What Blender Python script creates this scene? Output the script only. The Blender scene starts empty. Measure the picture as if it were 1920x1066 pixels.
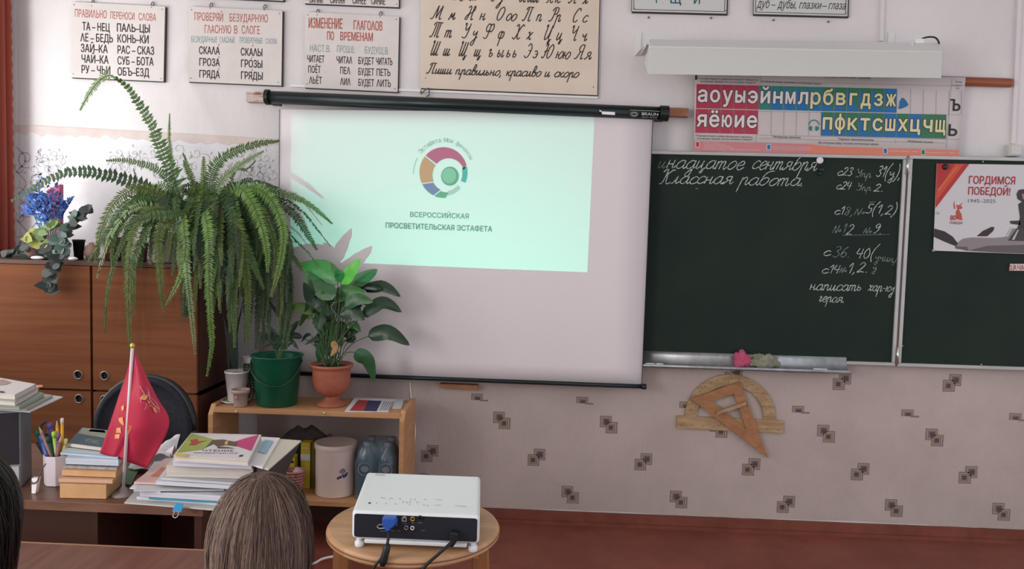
import bpy, bmesh, math, random
from mathutils.geometry import delaunay_2d_cdt
from mathutils import Vector as V, Matrix, noise as mnoise
random.seed(7)
sc = bpy.context.scene
COL = sc.collection
# ------------------------------------------------------------------ camera
FPX = 1450.0
CAM = V((0, -3.87, 1.45))
_yaw, _pit, _rol = math.radians(-2.4), math.radians(3.57), .026
_cy, _sy, _cp, _sp = math.cos(_yaw), math.sin(_yaw), math.cos(_pit), math.sin(_pit)
FW = V((_sy*_cp, _cy*_cp, -_sp)); _r0 = V((_cy, -_sy, 0)); _u0 = _r0.cross(FW)
RT = _r0*math.cos(_rol) + _u0*math.sin(_rol)
UP = _u0*math.cos(_rol) - _r0*math.sin(_rol)
cd = bpy.data.cameras.new('camera'); cam = bpy.data.objects.new('camera', cd); COL.objects.link(cam)
m = Matrix((RT, UP, -FW)).transposed().to_4x4(); m.translation = CAM
cam.matrix_world = m
cd.sensor_width = 36; cd.lens = FPX/1920*36; cd.clip_start = .02
sc.camera = cam
# ------------------------------------------------------------------ world, window light, exposure
w = bpy.data.worlds.new('world'); sc.world = w; w.use_nodes = True
bgn = w.node_tree.nodes['Background']
bgn.inputs[0].default_value = (.93, .94, 1.0, 1); bgn.inputs[1].default_value = .68
def area(name, loc, rot, sx, sy, power, col=(1, 1, 1)):
    l = bpy.data.lights.new(name, 'AREA'); l.shape = 'RECTANGLE'; l.size = sx; l.size_y = sy
    l.energy = power; l.color = col
    o = bpy.data.objects.new(name, l); COL.objects.link(o); o.location = loc; o.rotation_euler = rot
    return o
# daylight behind the two windows of the left wall
area('window_daylight', (-3.05, -1.25, 1.75), (0, math.radians(-90), 0), 1.7, 1.7, 14, (1, .97, .93))
# added fill lamp low outside, aimed up to brighten the front wall corner
_b = area('corner_fill', (-3.75, -4.6, .2), (0, 0, 0), 1.5, .9, 15, (.97, .99, 1))
_b.data.spread = math.radians(60)
_b.rotation_euler = (V((-2.45, 0, 2.1))-_b.location).to_track_quat('-Z', 'Y').to_euler()
area('window_daylight', (-3.05, -4.2, 1.75), (0, math.radians(-90), 0), 1.7, 2.2, 60, (1, .97, .95))
vs = sc.view_settings
sc.display_settings.display_device = 'sRGB'
vs.view_transform = 'Standard'; vs.look = 'None'; vs.gamma = 1; vs.use_curve_mapping = False
vs.exposure = 1.05

# ------------------------------------------------------------------ helpers
def ray(px, py): return FW + RT*((px-960)/FPX) + UP*((533-py)/FPX)
def PL(px, py, p, n):
    d = ray(px, py); return CAM + d*((V(p)-CAM).dot(n)/d.dot(n))
def W(px, py, Y=0.0): return PL(px, py, (0, Y, 0), V((0, 1, 0)))
def H(px, py, Z=0.0): return PL(px, py, (0, 0, Z), V((0, 0, 1)))
def scale_at(p): return (V(p)-CAM).dot(FW)/FPX      # metres per pixel at a point

def lin(h):
    h = h.lstrip('#'); r = []
    for i in (0, 2, 4):
        c = int(h[i:i+2], 16)/255
        r.append(c/12.92 if c <= .04045 else ((c+.055)/1.055)**2.4)
    return (*r, 1)
MATS = {}
def M(name, col, rough=.6, metal=0, col2=None, nscale=8, stretch=(1, 1, 1), detail=3, bump=0, bscale=40,
      alpha=1, trans=0, sss=0, spec=.4, wood=False, lo=.35, hi=.65, bstretch=(1, 1, 1), trl=0, coords='Object'):
    if name in MATS: return MATS[name]
    mt = bpy.data.materials.new(name); MATS[name] = mt; mt.use_nodes = True
    nt = mt.node_tree; N = nt.nodes; L = nt.links
    b = N['Principled BSDF']
    b.inputs['Base Color'].default_value = lin(col); b.inputs['Roughness'].default_value = rough
    b.inputs['Metallic'].default_value = metal; b.inputs['Specular IOR Level'].default_value = spec
    b.inputs['Alpha'].default_value = alpha
    b.inputs['Transmission Weight'].default_value = trans
    tc = N.new('ShaderNodeTexCoord')
    if col2:
        mp = N.new('ShaderNodeMapping'); mp.inputs['Scale'].default_value = stretch
        L.new(tc.outputs[coords], mp.inputs[0])
        nz = N.new('ShaderNodeTexNoise'); nz.inputs['Scale'].default_value = nscale
        nz.inputs['Detail'].default_value = detail; nz.inputs['Roughness'].default_value = .6
        if wood: nz.inputs['Distortion'].default_value = .6
        L.new(mp.outputs[0], nz.inputs['Vector'])
        cr = N.new('ShaderNodeValToRGB'); cr.color_ramp.elements[0].position = lo; cr.color_ramp.elements[1].position = hi
        cr.color_ramp.elements[0].color = lin(col); cr.color_ramp.elements[1].color = lin(col2)
        L.new(nz.outputs[0], cr.inputs[0]); L.new(cr.outputs[0], b.inputs['Base Color'])
    if bump:
        mp2 = N.new('ShaderNodeMapping'); mp2.inputs['Scale'].default_value = bstretch
        L.new(tc.outputs[coords], mp2.inputs[0])
        n2 = N.new('ShaderNodeTexNoise'); n2.inputs['Scale'].default_value = bscale; n2.inputs['Detail'].default_value = 3
        L.new(mp2.outputs[0], n2.inputs['Vector'])
        bp = N.new('ShaderNodeBump'); bp.inputs['Strength'].default_value = bump; bp.inputs['Distance'].default_value = .01
        L.new(n2.outputs[0], bp.inputs['Height']); L.new(bp.outputs[0], b.inputs['Normal'])
    if trl:
        tl = N.new('ShaderNodeBsdfTranslucent'); ms = N.new('ShaderNodeMixShader'); ms.inputs[0].default_value = trl
        if col2: L.new(cr.outputs[0], tl.inputs[0])
        else: tl.inputs[0].default_value = lin(col)
        L.new(b.outputs[0], ms.inputs[1]); L.new(tl.outputs[0], ms.inputs[2])
        L.new(ms.outputs[0], N['Material Output'].inputs[0])
    return mt

class G:
    def __init__(s): s.v = []; s.f = []; s.mi = []; s.sm = []; s.m = 0; s.smooth = False
    def add(s, vs, fs):
        o = len(s.v); s.v += [V(p) for p in vs]
        for f in fs: s.f.append([i+o for i in f]); s.mi.append(s.m); s.sm.append(s.smooth)
        return s
    def hexa(s, a, b):   # a, b: two matching quads
        return s.add(list(a)+list(b), [(0, 1, 2, 3), (7, 6, 5, 4), (0, 4, 5, 1), (1, 5, 6, 2), (2, 6, 7, 3), (3, 7, 4, 0)])
    def box(s, c, sz, rot=0, mtx=None):
        x, y, z = sz[0]/2, sz[1]/2, sz[2]/2
        q = [V(p) for p in ((-x, -y, -z), (x, -y, -z), (x, y, -z), (-x, y, -z), (-x, -y, z), (x, -y, z), (x, y, z), (-x, y, z))]
        R = mtx if mtx is not None else Matrix.Rotation(rot, 3, 'Z')
        q = [R @ p + V(c) for p in q]
        return s.add(q, [(3, 2, 1, 0), (4, 5, 6, 7), (0, 1, 5, 4), (1, 2, 6, 5), (2, 3, 7, 6), (3, 0, 4, 7)])
    def bb(s, lo, hi): return s.box([(lo[i]+hi[i])/2 for i in range(3)], [abs(hi[i]-lo[i]) for i in range(3)])
    def poly(s, pts): return s.add(pts, [tuple(range(len(pts)))])
    def prism(s, pts, off):   # closed outline extruded by vector
        n = len(pts); off = V(off); p2 = [V(p)+off for p in pts]
        fs = [tuple(range(n)), tuple(range(2*n-1, n-1, -1))] + [(i, i+n, (i+1) % n+n, (i+1) % n) for i in range(n)]
        return s.add(list(pts)+p2, fs)
    def lathe(s, prof, c, n=32, axis='Z', mtx=None, cap=True):
        c = V(c); vs = []
        for r, z in prof:
            for i in range(n):
                a = 2*math.pi*i/n; p = V((r*math.cos(a), r*math.sin(a), z))
                if mtx is not None: p = mtx @ p
                vs.append(c+p)
        fs = [(j*n+i, j*n+(i+1) % n, (j+1)*n+(i+1) % n, (j+1)*n+i) for j in range(len(prof)-1) for i in range(n)]
        if cap: fs += [tuple(range(n-1, -1, -1)), tuple((len(prof)-1)*n+i for i in range(n))]
        return s.add(vs, fs)
    def tube(s, pts, r, n=8, cap=True):
        pts = [V(p) for p in pts]; vs = []; k = len(pts)
        rr = r if isinstance(r, (list, tuple)) else [r]*k
        up = V((.13, .2, .97))
        for j, p in enumerate(pts):
            t = (pts[min(j+1, k-1)]-pts[max(j-1, 0)]).normalized()
            a = t.cross(up)
            if a.length < .05: a = t.cross(V((1, 0, 0)))
            a.normalize(); b = a.cross(t)
            up = b if b.dot(up) > 0 else -b
            for i in range(n):
                an = 2*math.pi*i/n; vs.append(p + (a*math.cos(an)+b*math.sin(an))*rr[j])
        fs = [(j*n+i, j*n+(i+1) % n, (j+1)*n+(i+1) % n, (j+1)*n+i) for j in range(k-1) for i in range(n)]
        if cap: fs += [tuple(range(n-1, -1, -1)), tuple((k-1)*n+i for i in range(n))]
        return s.add(vs, fs)
    def ribbon(s, pts, wd, nrm=V((0, -1, 0))):
        pts = [V(p) for p in pts]; k = len(pts); vs = []
        for j, p in enumerate(pts):
            t = (pts[min(j+1, k-1)]-pts[max(j-1, 0)])
            a = nrm.cross(t)
            if a.length < 1e-9: a = V((1, 0, 0))
            a = a.normalized()*(wd/2); vs += [p+a, p-a]
        return s.add(vs, [(2*j, 2*j+1, 2*j+3, 2*j+2) for j in range(k-1)])
    def ball(s, c, r, n=16, sc3=(1, 1, 1), mtx=None):
        m_ = max(6, n//2); vs = []; c = V(c)
        for j in range(1, m_):
            t = math.pi*j/m_
            for i in range(n):
                a = 2*math.pi*i/n
                p = V((r*sc3[0]*math.sin(t)*math.cos(a), r*sc3[1]*math.sin(t)*math.sin(a), r*sc3[2]*math.cos(t)))
                vs.append(c+(mtx @ p if mtx is not None else p))
        top = V((0, 0, r*sc3[2])); top = mtx @ top if mtx is not None else top
        vs += [c+top, c-top]; T = len(vs)-2
        fs = [(j*n+i, (j+1)*n+i, (j+1)*n+(i+1) % n, j*n+(i+1) % n) for j in range(m_-2) for i in range(n)]
        fs += [(T, i, (i+1) % n) for i in range(n)] + [(T+1, (m_-2)*n+(i+1) % n, (m_-2)*n+i) for i in range(n)]
        return s.add(vs, fs)

def spl(pts, n=6):
    """Catmull-Rom through tuples of any length"""
    if len(pts) < 3: return [tuple(p) for p in pts]
    out = []; k = len(pts); D = len(pts[0])
    for i in range(k-1):
        p0, p1, p2, p3 = pts[max(i-1, 0)], pts[i], pts[i+1], pts[min(i+2, k-1)]
        for j in range(n):
            t = j/n
            out.append(tuple(.5*(2*p1[d]+(p2[d]-p0[d])*t+(2*p0[d]-5*p1[d]+4*p2[d]-p3[d])*t*t+(-p0[d]+3*p1[d]-3*p2[d]+p3[d])*t**3) for d in range(D)))
    out.append(tuple(pts[-1])); return out

def thing(name, label, cat, loc, group=None, kind=None):
    o = bpy.data.objects.new(name, None); COL.objects.link(o); o.location = V(loc); o.empty_display_size = .05
    if label: o['label'] = label
    if cat: o['category'] = cat
    if group: o['group'] = group
    if kind: o['kind'] = kind
    o['wl'] = list(V(loc))
    return o
def tag(o, label, cat, group=None):
    o['label'] = label; o['category'] = cat
    if group: o['group'] = group
    return o
def obj(name, g, mats, parent=None, bevel=0, kind=None, label=None, seg=2):
    if not isinstance(mats, (list, tuple)): mats = [mats]
    if parent is not None: org = V(parent['wl'])
    else:
        xs = [p.x for p in g.v]; ys = [p.y for p in g.v]; zs = [p.z for p in g.v]
        org = V(((min(xs)+max(xs))/2, (min(ys)+max(ys))/2, min(zs)))
    me = bpy.data.meshes.new(name)
    me.from_pydata([p-org for p in g.v], [], g.f)
    for mt in mats: me.materials.append(mt)
    me.polygons.foreach_set('material_index', g.mi); me.polygons.foreach_set('use_smooth', g.sm)
    bm = bmesh.new(); bm.from_mesh(me); bmesh.ops.recalc_face_normals(bm, faces=bm.faces)
    bm.to_mesh(me); bm.free()
    me.update()
    o = bpy.data.objects.new(name, me); COL.objects.link(o)
    if parent is not None:
        o.parent = parent; o['wl'] = list(org)
    else: o.location = org; o['wl'] = list(org)
    if bevel:
        b = o.modifiers.new('bevel', 'BEVEL'); b.width = bevel; b.segments = seg; b.limit_method = 'ANGLE'; b.angle_limit = .6
    if kind: o['kind'] = kind
    elif parent is not None and any(k in name for k in ('lettering', 'writing', 'letters', '_lines', 'strokes', 'marks', 'screws', 'outlines', 'caption', 'dates', 'headline', 'border')): o['kind'] = 'stuff'
    if label: o['label'] = label
    return o
def struct(name, g, mats, parent=None, **k): return obj(name, g, mats, parent, kind=None if parent else 'structure', **k)

# ---- type set in the built-in typeface, laid on a vertical plane y=Y between two baseline pixels
_tc = {}
def glyphs(s, off=0.0):
    k = (s, off)
    if k in _tc: return _tc[k]
    cu = bpy.data.curves.new('t', 'FONT'); cu.body = s; cu.resolution_u = 2; cu.offset = off
    o = bpy.data.objects.new('t', cu); COL.objects.link(o)
    dg = bpy.context.evaluated_depsgraph_get(); cv = o.evaluated_get(dg).to_curve(dg)
    loops = []
    for sp in cv.splines:       # every contour on its own: overlapping strokes of a letter must not cancel out
        bp = sp.bezier_points; L_ = []
        for i in range(len(bp)):
            a, b = bp[i], bp[(i+1) % len(bp)]; P0, P1, P2, P3 = a.co, a.handle_right, b.handle_left, b.co
            st = (P3-P0).length > 1e-6 and ((P1-P0).cross(P3-P0)).length+((P2-P0).cross(P3-P0)).length < 1e-5
            for t in ([0] if st else [0, .34, .67]): L_.append(((1-t)**3*P0+3*(1-t)**2*t*P1+3*(1-t)*t*t*P2+t**3*P3).copy())
        if not len(bp): L_ = [V(p.co[:3]) for p in sp.points]
        if len(L_) > 2: loops.append(L_)
    vs = []; fs = []
    if loops:       # non-zero winding fill, so overlapping strokes of a letter join into one flat shape
        allp = []; ed = []
        for L_ in loops:
            b0 = len(allp); allp += [V((p.x, p.y)) for p in L_]; ed += [(b0+i, b0+(i+1) % len(L_)) for i in range(len(L_))]
        ov, oe, of, *_x = delaunay_2d_cdt(allp, ed, [], 0, 1e-5)
        def wind(x, y):
            w_ = 0
            for L_ in loops:
                for i in range(len(L_)):
                    p, q = L_[i-1], L_[i]
                    if (p.y <= y) != (q.y <= y):
                        if x < p.x+(y-p.y)*(q.x-p.x)/(q.y-p.y): w_ += 1 if q.y > p.y else -1
            return w_
        vs = [(p.x, p.y) for p in ov]
        fs = [tuple(f) for f in of if wind(sum(ov[i].x for i in f)/3, sum(ov[i].y for i in f)/3) != 0]
    o.to_curve_clear(); bpy.data.objects.remove(o); bpy.data.curves.remove(cu)
    _tc[k] = (vs, fs); return vs, fs
def T(g, s, x0, y0, x1, y1, h, Y, off=0.0, proj=None, slant=0):
    vs, fs = glyphs(s)
    if not vs: return
    rv = vs
    mn = min(p[0] for p in rv); mx = max(p[0] for p in rv)
    pr = proj or (lambda a, b: W(a, b, Y))
    A = pr(x0, y0); B = pr(x1, y1)
    if proj: upv = pr(x0, y0-h)-A
    else: upv = V((0, 0, 1))*(h*scale_at(A))
    e1 = (B-A).normalized(); e2 = upv.normalized(); em_ = upv.length/.729
    for k in (range(8) if off > .02 else range(0, 8, 2)) if off else (None,):       # heavier weight: the letter struck again around itself
        d = V() if k is None else (e1*math.cos(k*math.pi/4)+e2*math.sin(k*math.pi/4))*off*em_
        nn = e1.cross(e2).normalized(); nn = nn if nn.dot(CAM-A) > 0 else -nn
        g.add([A+d+(B-A)*((q[0]-mn)/(mx-mn))+upv*(q[1]/.729)+e1*(q[1]/.729*slant*upv.length)+nn*((k or 0)*.00006) for q in vs], fs)

# ---- handwriting: school cursive drawn as strokes (x right, y up, x-height 1)
OV = [(.85, .85), (.5, 1), (.12, .6), (.15, .12), (.5, 0), (.82, .4), (.85, .85)]
TL = lambda x: [(x, 1), (x, .2), (x+.15, 0), (x+.38, .3)]
LP = lambda x: [(x, 1), (x, .25), (x+.15, 0), (x+.3, -.1), (x+.22, -.5), (x+.05, -.45), (x+.15, -.15), (x+.5, .15)]
CT = lambda x: [(x, 2), (x, .3), (x+.15, 0), (x+.38, .2)]
def sh(st, dx, sx=1, sy=1): return [(x*sx+dx, y*sy) for x, y in st]
GL = {
'а': (1.1, [OV, TL(.85)]), 'о': (.95, [OV]), 'с': (.85, [[(.85, .8), (.5, 1), (.12, .6), (.15, .12), (.5, 0), (.9, .25)]]),
'е': (.85, [[(.12, .42), (.7, .6), (.7, .92), (.42, 1), (.1, .5), (.3, 0), (.6, 0), (.9, .3)]]),
'ё': (.85, [[(.12, .42), (.7, .6), (.7, .92), (.42, 1), (.1, .5), (.3, 0), (.6, 0), (.9, .3)]]),
'и': (1.0, [[(.1, 1), (.1, .2), (.25, 0), (.55, .4), (.65, 1)], TL(.65)]),
'й': (1.0, [[(.1, 1), (.1, .2), (.25, 0), (.55, .4), (.65, 1)], TL(.65), [(.3, 1.5), (.5, 1.35), (.75, 1.55)]]),
'н': (1.0, [[(.1, 1), (.1, 0)], [(.1, .5), (.65, .5)], TL(.65)]),
'д': (1.1, [OV, [(.85, 1), (.85, -.6), (.6, -1), (.35, -.75), (.6, -.3), (1.1, .2)]]),
'ц': (1.1, [[(.1, 1), (.1, .2), (.25, 0), (.55, .4), (.65, 1)], LP(.65)]),
'т': (1.25, [[(.05, 1), (.05, 0)], [(.05, .7), (.3, 1), (.45, .85), (.45, 0)], [(.45, .7), (.7, 1), (.85, .85), (.85, .2), (1.0, 0), (1.2, .3)]]),
'я': (1.1, [[(.8, 1), (.4, 1), (.25, .75), (.45, .5), (.8, .5)], [(.5, .5), (.1, 0), (-.05, .1)], TL(.8)]),
'б': (1.0, [OV, [(.12, .6), (.2, 1.3), (.5, 1.75), (1.0, 1.9)]]),
'р': (.95, [[(.15, 1), (.15, -1)], [(.15, .6), (.45, 1), (.65, .85), (.65, .2), (.8, 0), (1.0, .3)]]),
'к': (.9, [[(.1, 1), (.1, 0)], [(.75, 1), (.35, .6), (.1, .5)], [(.3, .55), (.5, .1), (.7, 0), (.95, .25)]]),
'л': (.9, [[(0, .1), (.15, 0), (.38, .5), (.5, 1), (.5, 1)], TL(.5)]),
'м': (1.2, [[(0, .1), (.12, 0), (.3, .9)], [(.3, .95), (.5, .2)], [(.5, .2), (.82, 1)], TL(.82)]),
'п': (1.0, [[(.1, 1), (.1, 0)], [(.1, .65), (.4, 1), (.62, .85), (.62, .2), (.77, 0), (1, .3)]]),
'в': (.85, [[(.1, .5), (.5, 1.4), (.42, 2), (.2, 1.8), (.12, .4), (.3, 0), (.62, .12), (.68, .6), (.4, .85), (.85, .75)]]),
'ь': (.8, [[(.1, 1), (.1, .15), (.35, 0), (.6, .25), (.45, .5), (.1, .45)]]),
'ъ': (.9, [[(0, .8), (.12, 1), (.3, 1), (.28, .15), (.5, 0), (.78, .25), (.62, .5), (.3, .45)]]),
'ы': (1.2, [[(.1, 1), (.1, .15), (.35, 0), (.55, .25), (.4, .5), (.1, .45)], TL(.85)]),
'ш': (1.25, [[(.05, 1), (.05, .2), (.2, 0), (.4, .4), (.45, 1)], [(.45, 1), (.45, .2), (.6, 0), (.8, .4), (.85, 1)], TL(.85)]),
'щ': (1.35, [[(.05, 1), (.05, .2), (.2, 0), (.4, .4), (.45, 1)], [(.45, 1), (.45, .2), (.6, 0), (.8, .4), (.85, 1)], LP(.85)]),
'э': (.85, [[(.1, .85), (.4, 1), (.75, .6), (.65, .1), (.35, 0), (.05, .2)], [(.35, .52), (.72, .52)]]),
'ю': (1.3, [[(.1, 1), (.1, 0)], [(.1, .5), (.5, .5)], sh(OV, .42, .9)]),
'ч': (.9, [[(.05, .9), (.1, .6), (.28, .48), (.58, .75)], TL(.6)]),
'у': (.95, [[(.1, 1), (.1, .6), (.3, .4), (.62, .8)], [(.68, 1), (.68, -.6), (.45, -1), (.2, -.75), (.45, -.3), (.95, .2)]]),
'х': (.9, [[(.1, .85), (.28, 1), (.42, .5), (.58, 0), (.85, .15)], [(.8, 1), (.45, .5), (.1, 0)]]),
'ф': (1.1, [[(.5, 1.1), (.5, -1)], [(.5, .8), (.2, .95), (.05, .5), (.25, .05), (.5, .2)], [(.5, .8), (.8, .95), (.95, .5), (.75, .05), (.5, .2)]]),
'г': (.65, [[(.08, .85), (.25, 1), (.42, .85), (.22, .25), (.38, 0), (.65, .25)]]),
'з': (.8, [[(.1, .85), (.4, 1), (.6, .75), (.3, .52), (.6, .3), (.5, -.6), (.2, -1), (.08, -.7), (.75, .15)]]),
'ж': (1.3, [[(.0, .2), (.2, 0), (.6, .9), (1.0, .9)], [(.6, 1), (.6, 0)], [(.1, .9), (.6, .5), (1.1, 0)]]),
'М': (1.9, [[(-.1, .15), (.1, 0), (.35, .3), (.7, 2)], [(.7, 2), (.85, .15)], [(.85, .15), (1.45, 2)], CT(1.45)]),
'Н': (1.6, [[(.05, 1.7), (.25, 2), (.5, 1.75), (.4, .3), (.15, 0), (0, .25), (.3, .75), (1.0, 1.15), (1.25, 1.6), (1.15, 2), (1.0, 1.8), (1.05, .3), (1.2, 0), (1.45, .2)]]),
'О': (1.3, [[(.7, 2), (.2, 1.6), (.1, .5), (.45, 0), (.95, .5), (1.05, 1.5), (.7, 2)]]),
'П': (1.5, [[(-.1, .2), (.1, 0), (.35, .4), (.5, 1.9)], [(.1, 1.6), (.35, 2), (1.3, 2)], CT(1.0)]),
'Р': (1.2, [[(-.1, .2), (.1, 0), (.4, .4), (.55, 1.9)], [(.05, 1.5), (.35, 2), (.9, 2), (1.05, 1.5), (.8, 1.05), (.5, 1.2)]]),
'С': (1.1, [[(.95, 1.6), (.8, 2), (.4, 1.8), (.1, .9), (.25, .1), (.6, 0), (.95, .3)]]),
'Т': (1.7, [[(-.1, .2), (.1, 0), (.35, .4), (.45, 1.9)], [(.05, 1.6), (.3, 2), (1.5, 2)], [(.8, 2), (.8, .05)], CT(1.15)]),
'У': (1.2, [[(.05, 1.8), (.25, 2), (.35, 1.3), (.55, 1.05), (.95, 1.5)], [(1.0, 2), (.9, .4), (.6, 0), (.15, .15)]]),
'Ф': (1.5, [[(.7, 2), (.65, .3), (.4, 0), (0, .15)], [(.7, 1.75), (.3, 2), (.05, 1.4), (.35, .9), (.7, 1.15)], [(.7, 1.75), (1.1, 2), (1.3, 1.4), (1.0, .9), (.7, 1.15)]]),
'Х': (1.5, [[(.1, 1.7), (.3, 2), (.55, 1.6), (.75, .4), (1.0, 0), (1.3, .25)], [(1.4, 1.75), (1.15, 2), (.8, 1.4), (.55, .4), (.3, 0), (-.1, .25)]]),
'Ц': (1.5, [[(.0, 1.75), (.2, 2), (.25, .5), (.45, 0), (.85, .6), (1, 2)], sh(LP(1), 0, 1, 1), [(1, 2), (1, .9)]]),
'Ч': (1.4, [[(.0, 1.75), (.2, 2), (.3, 1.25), (.5, 1), (.95, 1.5)], CT(1)]),
'Ш': (1.7, [[(.0, 1.75), (.18, 2), (.22, .3), (.4, 0), (.65, .6), (.7, 2)], [(.7, 2), (.7, .3), (.85, 0), (1.1, .6), (1.15, 2)], CT(1.15)]),
'Щ': (1.8, [[(.0, 1.75), (.18, 2), (.22, .3), (.4, 0), (.65, .6), (.7, 2)], [(.7, 2), (.7, .3), (.85, 0), (1.1, .6), (1.15, 2)], LP(1.15), [(1.15, 2), (1.15, .9)]]),
'Э': (1.1, [[(.2, 1.6), (.5, 2), (.95, 1.4), (.8, .3), (.4, 0), (.0, .3)], [(.5, 1), (.93, 1)]]),
'Ю': (1.8, [[(.0, 1.7), (.25, 2), (.4, 1.8), (.3, .3), (.05, 0), (-.15, .25)], [(.1, .8), (.4, 1.1), (.75, 1)], [(1.2, 2), (.8, 1.5), (.75, .5), (1.05, 0), (1.45, .5), (1.5, 1.5), (1.2, 2)]]),
'Я': (1.5, [[(1.1, 2), (.6, 2), (.35, 1.5), (.6, 1.05), (1.1, 1.1)], [(.7, 1.1), (.3, .1), (-.1, .1)], CT(1.1)]),
'К': (1.4, [[(0, 1.6), (.25, 2), (.45, 1.8), (.4, .2), (.1, 0)], [(1.25, 1.8), (1.0, 1.9), (.45, 1.1)], [(.6, 1.2), (.8, .2), (1.05, 0), (1.3, .25)]]),
'И': (1.6, [[(.0, 1.75), (.2, 2), (.25, .5), (.45, 0), (.85, .6), (1, 2)], CT(1)]),
'Л': (1.6, [[(-.1, .2), (.1, 0), (.5, .6), (.9, 2)], CT(.9)]),
'Е': (1.2, [[(1, 1.7), (.6, 2), (.35, 1.5), (.7, 1.1), (.15, .8), (.3, .05), (1, .3)]]),
'З': (1.2, [[(.3, 1.7), (.7, 2), (.95, 1.5), (.5, 1.1), (.9, .7), (.5, 0), (.1, .2)]]),
'Ж': (2.0, [[(.1, 1.7), (.5, 2), (.9, 1), (1.0, 0)], [(1.7, 1.8), (1.0, 1.1), (.3, 0)], [(.9, 1.1), (1.8, 0)]]),
'1': (.6, [[(.05, 1.3), (.4, 1.9), (.35, 0)]]), '2': (.9, [[(.1, 1.5), (.4, 1.9), (.7, 1.5), (.4, .7), (0, .05), (.4, .15), (.8, 0)]]),
'3': (.8, [[(.1, 1.7), (.5, 1.9), (.6, 1.4), (.3, 1.05), (.65, .6), (.4, 0), (0, .2)]]),
'4': (.8, [[(.2, 1.9), (.05, .9), (.7, .9)], [(.6, 1.8), (.5, 0)]]),
'5': (.8, [[(.7, 1.85), (.25, 1.85), (.2, 1.1), (.6, 1), (.6, .3), (.3, 0), (0, .15)]]),
'6': (.8, [[(.6, 1.8), (.2, 1.2), (.1, .3), (.4, 0), (.65, .5), (.4, .9), (.15, .5)]]),
'8': (.8, [[(.6, 1.6), (.3, 1.9), (.15, 1.5), (.55, .8), (.4, 0), (.1, .3), (.6, 1.2), (.6, 1.6)]]),
'9': (.8, [[(.6, 1.5), (.3, 1.1), (.1, 1.5), (.4, 1.9), (.65, 1.5), (.5, .5), (.1, 0)]]),
'0': (.8, [[(.4, 1.9), (.1, 1.2), (.15, .2), (.45, 0), (.65, .8), (.4, 1.9)]]),
'(': (.6, [[(.6, 2.6), (.2, 1.5), (.1, .3), (.3, -.7)]]), ')': (.6, [[(.1, 2.6), (.4, 1.5), (.35, .3), (.0, -.7)]]),
'.': (.5, [[(.1, .05), (.2, 0), (.18, .12)]]), ',': (.5, [[(.2, .15), (.2, -.1), (.05, -.4)]]),
'-': (.8, [[(.1, .6), (.65, .6)]]), '№': (1.4, [[(0, 0), (.2, 1.4), (.5, 0), (.75, 1.6)], [(1.0, .7), (.85, .4), (1.1, .3), (1.2, .6), (1, .7)]]),
' ': (.8, [])}
def SC(g, s, x0, y0, x1, y1, xh, Y, wd, slant=.35, jit=0):
    tot = sum(GL[c][0] for c in s)*1.0
    A = W(x0, y0, Y); B = W(x1, y1, Y); ux = (B-A)/tot; uz = V((0, 0, 1))*(xh*scale_at(A))
    cx = 0
    for c in s:
        wc, sts = GL[c]; dy = random.uniform(-jit, jit)
        for st in sts:
            pts = spl(st, 5); lay = V((0, -random.random()*.0008, 0))
            g.ribbon([A+lay+ux*(cx+x)+uz*(y+dy)+ux.normalized()*(y*slant*uz.length) for x, y in pts], wd)
        cx += wc
def SCp(g, items, cap, Y, wd, crop, slant=.35, sx=1.0):
    """glyphs at individual pixel positions"""
    for s, x, y in items:
        px, py = crop(x, y); A = W(px, py, Y); k = cap*scale_at(A)/2; cx = 0
        for c in s:
            wc, sts = GL[c]
            for st in sts:
                lay = V((0, -random.random()*.0006, 0))
                g.ribbon([A+lay+V(((cx+a)*k*sx+b*slant*k, 0, b*k-.037*(cx+a)*k)) for a, b in spl(st, 6)], wd)
            cx += wc
def slabW(g, px4, Y0, Y1, grow=0):
    """box from four photo corners (tl,tr,br,bl) on plane Y0, straight back to plane Y1"""
    a = [W(x, y, Y0) for x, y in px4]; b = [V((p.x, Y1, p.z)) for p in a]
    return g.hexa(a, b)
def quadW(g, px4, Y): return g.poly([W(x, y, Y) for x, y in px4])
def frameW(g, px4, wdt, Y0, Y1):
    """hollow rectangular frame (metres wide) inside four photo corners"""
    a = [W(x, y, Y0) for x, y in px4]; tl, tr, br, bl = a
    ux = (tr-tl).normalized(); uz = (tl-bl).normalized()
    i = [tl+ux*wdt-uz*wdt, tr-ux*wdt-uz*wdt, br-ux*wdt+uz*wdt, bl+ux*wdt+uz*wdt]
    for k in range(4):
        q = [a[k], a[(k+1) % 4], i[(k+1) % 4], i[k]]
        g.hexa(q, [V((p.x, Y1, p.z)) for p in q])
    return i
# ------------------------------------------------------------------ materials
m_wall = M('wall_paint', '#cfcbcb', .75, col2='#dad6d6', nscale=1.2, bump=.22, bscale=26, bstretch=(1, 1, .5), detail=5)
m_lowpaper = M('patterned_wallpaper', '#ad9f98', .8, col2='#b6a8a1', nscale=3, bump=.35, bscale=240, bstretch=(1, 1, .15))
m_oldpaper = M('ornament_wallpaper', '#d2d0d3', .6, col2='#dddbde', nscale=2.5, bump=.2, bscale=90)
m_scroll = M('wallpaper_scroll', '#a3a4aa', .45, col2='#bdbcbf', nscale=5)
m_border = M('wallpaper_border', '#c9bab5', .8, col2='#d2c5c1', nscale=12)
m_white = M('white_plastic', '#e2e2e0', .4)
m_offw = M('board_paint', '#c9c3bf', .6, col2='#d3cdc9', nscale=4)
m_cream = M('cream_board', '#cdbfae', .65, col2='#d5c8b8', nscale=4)
m_edge = M('board_edge', '#3a3432', .7)
m_red = M('red_lettering', '#a8392f', .6, col2='#b8604f', nscale=60)
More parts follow.
